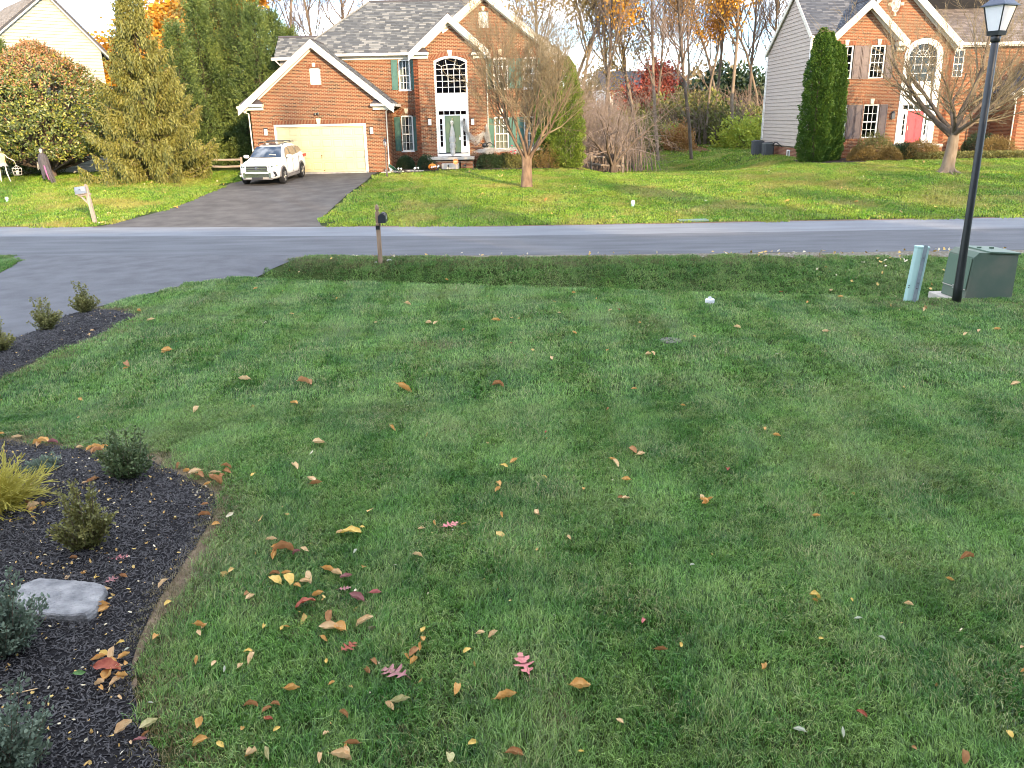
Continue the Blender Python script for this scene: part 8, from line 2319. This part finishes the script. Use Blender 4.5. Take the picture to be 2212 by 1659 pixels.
LANDM = [(1132, 1447, 'large pink oak leaf'), (973, 1145, 'pale pink oak leaf'), (853, 1466, 'dusky purple oak leaf'), (755, 1410, 'dark red oak leaf'), (810, 1294, 'folded pink leaf'), (760, 1163, 'arched yellow-orange leaf'), (663, 1319, 'rolled dark red leaf'), (790, 1355, 'rolled tan leaf'), (1095, 1522, 'golden leaf below the pink one'),
    (895, 1443, 'vertical trail of leaves'), (631, 1505, 'speckled orange leaf'), (866, 1529, 'olive-cream curled leaf'), (738, 1655, 'large tan leaf at the bottom edge'), (1254, 1500, 'tented orange leaf'), (1427, 1417, 'crumpled brown leaf'), (1653, 1457, 'orange and black leaf'), (1756, 1303, 'golden twisted leaf'), (2087, 1218, 'reddish folded leaf'),
    (1570, 1024, 'dark red-brown leaf'), (2193, 837, 'tan leaf at the right edge'), (260, 1217, 'rose-pink oak leaf on the mulch'), (240, 1460, 'leaf pile below the flagstone'), (274, 1588, 'large pale tan leaf on the mulch'), (222, 1324, 'three-part orange leaf by the flagstone'), (1075, 838, 'orange-brown leaf on the centre stripe'), (873, 848, 'wide orange leaf'),
    (1533, 650, 'white cleanout cap'), (1447, 738, 'round valve cover'), (2065, 655, 'lamp post foot'), (1967, 653, 'leaning utility pedestal'), (200, 975, 'top rim of the near bed'), (460, 1040, 'right-hand tip of the near bed'), (50, 1100, 'golden shrub'), (193, 1195, 'box shrub above the flagstone'), (300, 680, 'tip of the driveway bed'), (1138, 405, 'bare multi-stemmed tree'), (2047, 373, 'cherry trunk'), (1367, 447, 'teal pipe'), (206, 482, 'grey mailbox'), (820, 567, 'black mailbox'), (640, 950, 'left middle of the lawn'), (1350, 1010, 'centre of the lawn'), (1450, 1090, 'right middle of the lawn'), (1990, 700, 'worn soil by the pedestal'), (1106, 617, 'crest above the ditch'), (420, 870, 'far left part of the lawn'), (1900, 1560, 'bottom right of the lawn'), (1300, 740, 'far middle of the lawn')]
BEDS = [(BED2, .05), (BED1, .06)]
def put_leaf(px, py, size, kind, lab=None, oak=False, rot=None, group=None):
    p = at(px, py); dep = p.y * math.cos(TH) + (H - p.z) * math.sin(TH)
    s = size * dep / F * 1.12
    onbed = any(bool(in_poly(np.array(p.x), np.array(p.y), b)) for b, _ in BEDS)
    z = p.z + (.055 if onbed else (.046 if p.y < 20 else .06))
    me = rl.choice((oakbank if oak and kind in oakbank else leafbank)[kind])
    if lab is None:
        far = p.y > 26
        dd = [(math.hypot(px - q[0], (py - q[1]) * 1.5), q) for q in LANDM]; q = min(dd)[1]; dx, dy = px - q[0], py - q[1]
        v = 'upper ' if dy < -abs(dx) * .4 else ('lower ' if dy > abs(dx) * .4 else ''); hz = 'left' if dx < 0 else 'right'
        if abs(dx) < abs(dy) * .4: wh = 'above' if dy < 0 else 'below'
        else: wh = (v + hz + ' of').strip() if v else ('left of' if dx < 0 else 'right of')
        adj = 'small ' if size < 16 else ('large ' if size > 34 else '')
        lab = f"{adj}{cname[kind]} {'oak' if oak else 'curled'} leaf lying {wh} the {q[2]}"
        group = lab.replace(' leaf lying', ' leaves lying')
    return link(me, 'fallen_leaf', None, (p.x, p.y, z), (rl.gauss(0, .08 if oak else .24), rl.gauss(0, .08 if oak else .24), rot if rot is not None else rl.uniform(0, 6.28)), (s, s, s * rl.uniform(.8, 1.2)), label=lab, category='leaf', group=group)
def Z4(x, y): return x * .3387 + 493.8, y * .3387 + 1097.2
def Z5(x, y): return x * .4668 + 1179.5, y * .4668 + 1097.2
def Z6(x, y): return x * .6032 + 877.8, y * .6032 + 603.5
def Z2(x, y): return x * .248, y * .248 + 932.6
def Z3(x, y): return x * .256, y * .256 + 1234.3
def Z8(x, y): return x * .4216, y * .4216 + 466.3
def Z0(x, y): return x, y
named = {
    (Z4, 1885, 1035): ('P', 165, 1, 'large pink lobed oak leaf lying flat and alone on the lawn', 1.9),
    (Z4, 1415, 140): ('P', 100, 1, 'pale pink lobed oak leaf beside a small orange one on the lawn', .5),
    (Z4, 1060, 1090): ('M', 180, 1, 'dusky purple-pink oak leaf touching a brown curled leaf', 2.6),
    (Z4, 770, 925): ('R', 115, 1, 'small dark red oak leaf upright in the grass, left of the leaf trail', .9),
    (Z4, 935, 580): ('P', 85, 0, 'folded pink leaf standing on edge in the grass', .6),
    (Z4, 785, 195): ('Y', 115, 0, 'bright yellow-orange arched leaf, topmost of the left-hand lawn leaves', .1),
    (Z4, 745, 550): ('M', 70, 1, 'small mauve leaf next to the folded pink one', .3),
    (Z4, 500, 655): ('R', 125, 0, 'long dark brown-red rolled leaf in the dry grass patch', .1),
    (Z4, 875, 762): ('T', 120, 0, 'tan tightly rolled leaf lying sideways below the pink folded one', .1),
    (Z4, 1775, 1255): ('O', 135, 0, 'golden orange leaf below the large pink oak leaf', .2),
    (Z4, 1455, 1200): ('O', 88, 0, 'pointed orange leaf left of the large pink oak leaf, lower down', 1.4),
    (Z4, 405, 1205): ('O', 105, 0, 'flat orange leaf with dark specks in the lower left lawn', .6),
    (Z4, 1100, 1275): ('V', 120, 0, 'olive-cream curled leaf in the lower middle of the lawn', .3),
    (Z4, 1825, 1615): ('B', 105, 0, 'speckled tan-brown leaf at the bottom edge right of centre', 0),
    (Z4, 720, 1640): ('T', 130, 0, 'large tan leaf cut by the bottom edge of the picture', .1),
    (Z4, 1185, 1020): ('O', 85, 0, 'lowest orange leaf of the vertical trail of leaves', 1.2),
    (Z4, 1245, 820): ('Y', 65, 0, 'topmost yellow leaf of the vertical trail of leaves', 1.3),
    (Z5, 160, 862): ('O', 95, 0, 'tented orange leaf by itself in the lower middle lawn', .2),
    (Z5, 530, 685): ('B', 60, 0, 'crumpled brown leaf with a dark hollow right of the pink oak leaf', 0),
    (Z5, 1015, 770): ('O', 60, 0, 'orange and black crumpled leaf right of the crumpled brown one', 1.0),
    (Z5, 1235, 440): ('Y', 65, 0, 'golden twisted leaf by itself in the right half of the lawn', .5),
    (Z5, 1945, 260): ('B', 62, 0, 'reddish-brown folded leaf near the right edge of the lawn', .1),
    (Z5, 1925, 1185): ('B', 62, 0, 'brown curled leaf in the bottom right corner', 1.2),
    (Z6, 1148, 697): ('R', 32, 0, 'dark red-brown leaf right of the orange pair in the middle lawn', 1.4),
    (Z6, 2180, 388): ('T', 32, 0, 'tan leaf at the right edge of the lawn below the transformer', 0),
    (Z2, 1050, 1150): ('P', 155, 1, 'rose-pink lobed oak leaf on the black mulch above the flagstone', .1),
    (Z2, 480, 790): ('P', 62, 1, 'small pink star-shaped leaf on the black mulch by the golden shrub', .3),
    (Z2, 985, 1345): ('M', 110, 1, 'dull brown-pink oak leaf on the mulch right above the flagstone', 1),
    (Z3, 920, 890): ('R', 210, 0, 'long dark red-brown leaf in the leaf pile below the flagstone', 0),
    (Z3, 690, 925): ('G', 105, 0, 'green leaf poking out left of the leaf pile below the flagstone', .1),
    (Z3, 1070, 1380): ('T', 160, 0, 'large pale tan leaf on the mulch in the lower left, below the leaf pile', .4),
    (Z3, 870, 350): ('O', 120, 0, 'orange three-part leaf touching the right side of the flagstone', .4),
    (Z0, 1075, 838): ('B', 22, 0, 'orange-brown leaf on the light centre stripe of the lawn', 0),
    (Z0, 873, 848): ('O', 38, 0, 'wide orange leaf left of the light centre stripe of the lawn', .1),
}
for (fn, x, y), (k, s, oak, lab, rot) in named.items():
    sc_ = {Z4: .3387, Z5: .4668, Z6: .6032, Z2: .248, Z3: .256, Z8: .4216, Z0: 1}[fn]
    put_leaf(*fn(x, y), s * sc_, k, lab, bool(oak), rot)
lists = [(Z4, .3387, [(715,190,50,'T'),(275,235,60,'T'),(300,280,50,'O'),(355,315,120,'B'),(295,335,90,'O'),(490,300,62,'T'),(440,320,50,'M'),(300,500,100,'Y'),(300,460,62,'B'),(385,500,100,'Y'),(375,450,60,'O'),(520,480,100,'T'),(490,505,62,'T'),(440,535,50,'O'),(640,435,80,'O'),(690,455,70,'T'),(750,475,70,'M'),
    (580,590,82,'O'),(650,735,92,'B'),(640,800,110,'T'),(720,805,112,'O'),(610,878,70,'O'),(1240,880,55,'O'),(1220,925,55,'O'),(1185,960,74,'B'),(1140,990,50,'O'),(900,1090,102,'B'),(930,1025,64,'B'),(820,610,100,'M'),
    (665,1160,50,'O'),(1030,1310,70,'T'),(1690,845,62,'T'),(1610,840,60,'T'),(150,1000,92,'T'),(130,960,52,'Y'),(80,1050,60,'T'),(150,1310,82,'B'),(250,1330,60,'B'),(255,1390,64,'R'),(300,1300,52,'B'),(140,610,62,'T'),(115,585,44,'B'),
    (1970,65,70,'T'),(1740,80,50,'O'),(1315,130,50,'O'),(1230,165,40,'T'),(1205,340,62,'T'),(225,795,40,'Y'),(345,805,40,'Y'),(375,795,35,'O'),(760,1605,92,'T'),(790,1550,92,'B'),(750,1575,50,'O'),(250,1610,102,'V'),(150,1615,92,'T'),(590,1645,92,'T'),(1410,1645,82,'V'),(1555,1545,60,'Y'),(625,1485,50,'T'),(90,1455,45,'O'),(310,1455,45,'Y'),(740,1365,70,'B'),(1525,950,50,'Y'),(630,1020,40,'Y'),(810,310,35,'W'),(855,155,30,'Y'),(1500,135,35,'Y')]),
    (Z5, .4668, [(1250,62,40,'O'),(735,0,60,'O'),(1865,360,35,'O'),(1455,985,50,'R'),(2140,1080,40,'Y'),(1170,1062,50,'W'),(1370,1068,42,'W'),(340,1020,40,'T'),(1675,475,35,'T'),(620,665,30,'Y'),(2200,785,30,'O'),(450,552,30,'P'),(1410,452,20,'Y'),(1270,632,20,'Y'),(110,160,30,'T'),(1440,540,28,'W'),(675,290,24,'W'),(1240,455,30,'O'),(2195,675,26,'T'),(160,1160,25,'Y'),(1700,1145,25,'B'),(1550,630,28,'W')]),
    (Z6, .6032, [(335,390,30,'B'),(810,628,36,'B'),(840,642,30,'T'),(750,675,40,'T'),(740,662,25,'O'),(330,750,30,'O'),(325,770,40,'O'),(1065,812,36,'O'),(1055,800,30,'T'),(1085,805,25,'O'),(470,852,35,'T'),(785,735,30,'O'),(785,802,34,'T'),(765,798,20,'B'),(520,295,28,'T'),(815,405,20,'O'),(865,280,22,'T'),(882,278,22,'T'),(1280,550,22,'O'),(1325,575,26,'O'),(722,478,18,'B'),(2115,190,25,'O'),(2050,195,20,'T'),(2000,208,20,'T'),(1860,115,30,'B'),(1850,118,18,'T'),(1500,198,25,'T'),(600,202,22,'O'),(80,167,24,'T'),(105,167,22,'T'),(320,157,30,'O'),(990,465,18,'O'),(385,668,30,'O'),(350,685,25,'Y'),(290,602,20,'T'),(495,723,15,'Y'),(635,768,20,'O'),(600,57,14,'O'),(547,130,14,'T'),(730,120,12,'T'),(760,118,12,'R'),(835,165,12,'O'),(720,265,15,'O'),(145,10,18,'O'),(680,78,12,'O'),(1185,182,22,'T'),(1030,216,12,'O'),(1435,92,14,'O'),(1520,50,25,'T'),(1555,72,18,'O'),(1340,52,12,'R'),(1765,120,12,'T'),(500,560,12,'R'),(205,192,14,'B'),(375,240,14,'B')]),
    (Z8, .4216, [(715,502,42,'O'),(772,548,36,'T'),(855,708,50,'O'),(835,716,20,'O'),(655,778,56,'B'),(645,798,25,'O'),(1310,385,20,'O'),(1535,300,22,'T'),(1485,292,12,'O'),(1450,397,12,'O'),(1727,435,16,'O'),(2088,465,32,'T'),(1925,560,16,'T'),(475,605,18,'T'),(460,630,20,'T')]),
    (Z0, 1, [(528,828,24,'T'),(658,836,34,'B'),(636,880,18,'O'),(425,893,22,'T'),(175,871,12,'O'),(849,934,20,'O'),(687,966,30,'T'),(548,1035,12,'Y'),(638,1018,28,'T'),(674,1047,26,'T'),(684,1055,24,'B'),(1179,437,14,'O'),(380,452,9,'O'),(1850,440,10,'O'),(2020,452,12,'Y'),(1700,438,9,'O'),(1945,462,10,'T')]),
    (Z2, .248, [(20,55,60,'O'),(150,85,80,'T'),(370,140,140,'O'),(340,150,90,'T'),(470,140,74,'M'),(700,180,50,'T'),(790,190,74,'O'),(850,180,104,'O'),(910,180,74,'O'),(850,222,92,'B'),(1630,390,80,'O'),(1700,395,100,'T'),(1750,430,92,'B'),(1880,470,112,'B'),(1880,395,82,'T'),(1975,350,80,'B'),(1985,390,80,'B'),(1930,440,92,'B'),(1820,495,64,'O'),(1850,430,80,'B'),(1790,685,64,'B'),(1790,780,94,'B'),(1885,850,62,'O'),(390,690,72,'O'),(290,740,112,'O'),(300,705,104,'T'),(250,680,90,'B'),(300,800,40,'O'),(295,860,52,'T'),(740,1295,72,'O'),(850,1335,62,'Y'),(1090,1320,102,'B'),(650,1165,62,'B'),(820,475,110,'B'),(750,495,50,'T'),(1560,335,60,'B'),(600,1335,60,'T')]),
    (Z3, .256, [(880,220,92,'T'),(880,385,92,'O'),(820,360,60,'B'),(1030,665,62,'Y'),(840,800,112,'O'),(890,760,80,'Y'),(960,770,142,'T'),(1060,780,112,'O'),(950,830,102,'O'),(930,940,144,'O'),(1040,960,144,'O'),(1000,980,120,'T'),(860,1010,102,'T'),(870,1050,60,'O'),(1010,870,64,'T'),(1060,840,60,'O'),(1025,1130,72,'T'),(1260,1360,150,'V'),(1240,1440,70,'B'),(1195,1490,92,'M'),(1120,1515,52,'T'),(590,1058,42,'Y'),(260,1180,40,'Y'),(1700,510,112,'O'),(1690,575,70,'T'),(1730,515,60,'T'),(1660,800,92,'O'),(1810,832,82,'T'),(1900,880,70,'W'),(1690,1350,112,'O'),(1700,1500,144,'O'),(1865,1520,72,'Y'),(2105,1610,62,'O'),(1320,610,80,'O'),(1080,720,50,'W'),(1280,1165,40,'W'),(1390,160,90,'T'),(1420,320,70,'Y')])]
for fn, sc_, L in lists:
    for x, y, s, k in L: put_leaf(*fn(x, y), s * sc_ * 1.05, k)
# dried stem on the mulch
p0 = at(20, 1519); tag(MB().tube([(p0.x - .02, p0.y + .05, p0.z + .07), (p0.x, p0.y, p0.z + .065), (p0.x + .05, p0.y - .01, p0.z + .075), (p0.x + .17, p0.y + .03, p0.z + .08)], .004, 5).build('dry_stem', LM['T'], smooth=True), 'pale bent dry stem lying on the mulch in the lower left', 'twig')
# ---------------------------------------------------------------- behind the camera: the houses and trees that shade the near lawn
def plain_house(x0, x1, y0, y1, eave, ridge, lab):
    o = empty('house', (x0, y0, 0), 0, lab, 'house'); b = MB(); w = x1 - x0; d = y1 - y0
    b.prism_x([(0, -.2), (d, -.2), (d, eave), (d / 2, ridge - .1), (0, eave)], 0, w); b.build('walls', M_brick, o)
    MB().slab((-.4, -.5, eave - .1), (w + .4, -.5, eave - .1), (w + .4, d / 2, ridge), (-.4, d / 2, ridge), .15).build('roof', M_roofdark, o)
    MB().slab((w + .4, d + .5, eave - .1), (-.4, d + .5, eave - .1), (-.4, d / 2, ridge), (w + .4, d / 2, ridge), .15).build('roof', M_roofdark, o)
    for k in range(5):
        for z in (1.2, 4.2): 
            f = MB().box(1.5 + k * (w - 3) / 5, d + .01, z, 2.6 + k * (w - 3) / 5, d + .06, z + 1.5).build('window', M_white, o)
            MB().box(1.58 + k * (w - 3) / 5, d + .065, z + .08, 2.52 + k * (w - 3) / 5, d + .07, z + 1.42).build('pane', M_cglass, f)
plain_house(-12.5, 13.0, -11.5, -1.4, 6.4, 10.6, 'brick house the picture is taken from, behind the camera')
plain_house(18.5, 34.5, -13, -3.0, 6.4, 10.0, 'unseen house added behind the camera to the right, extending the shade')  # added out of view to carry the shade past the own house
for i, (x, y, k, s) in enumerate(((15.5, -6, 1, .80), (17, -16, 2, .95), (24, -20, 3, 1.05), (30, -19, 0, 1.0), (37, -8, 4, .95), (43, -14, 1, 1.05), (7, -22, 2, 1.0), (50, -10, 3, 1.0))):
    wood_tree(k, (x, y, 0), i * 1.7, s, None, 'bare street tree behind the camera', 'trees behind the camera')
for i, (x, y, h_) in enumerate(((17.0, -4.5, 11.5), (25, -2, 12.6), (30.5, -3.5, 11.8), (36, -1.5, 12.4), (41, -5, 13.5))):  # evergreens added out of view to throw shadow bands across the lawn
    make_tree('cypress', (x, y, 0), cy[i % 2], i * 2.0, (1.25, 1.25, h_ / (9.0, 11.5)[i % 2]), 'unseen evergreen added behind the camera to shade the far lawn', 'tree', 'added evergreens behind the camera')
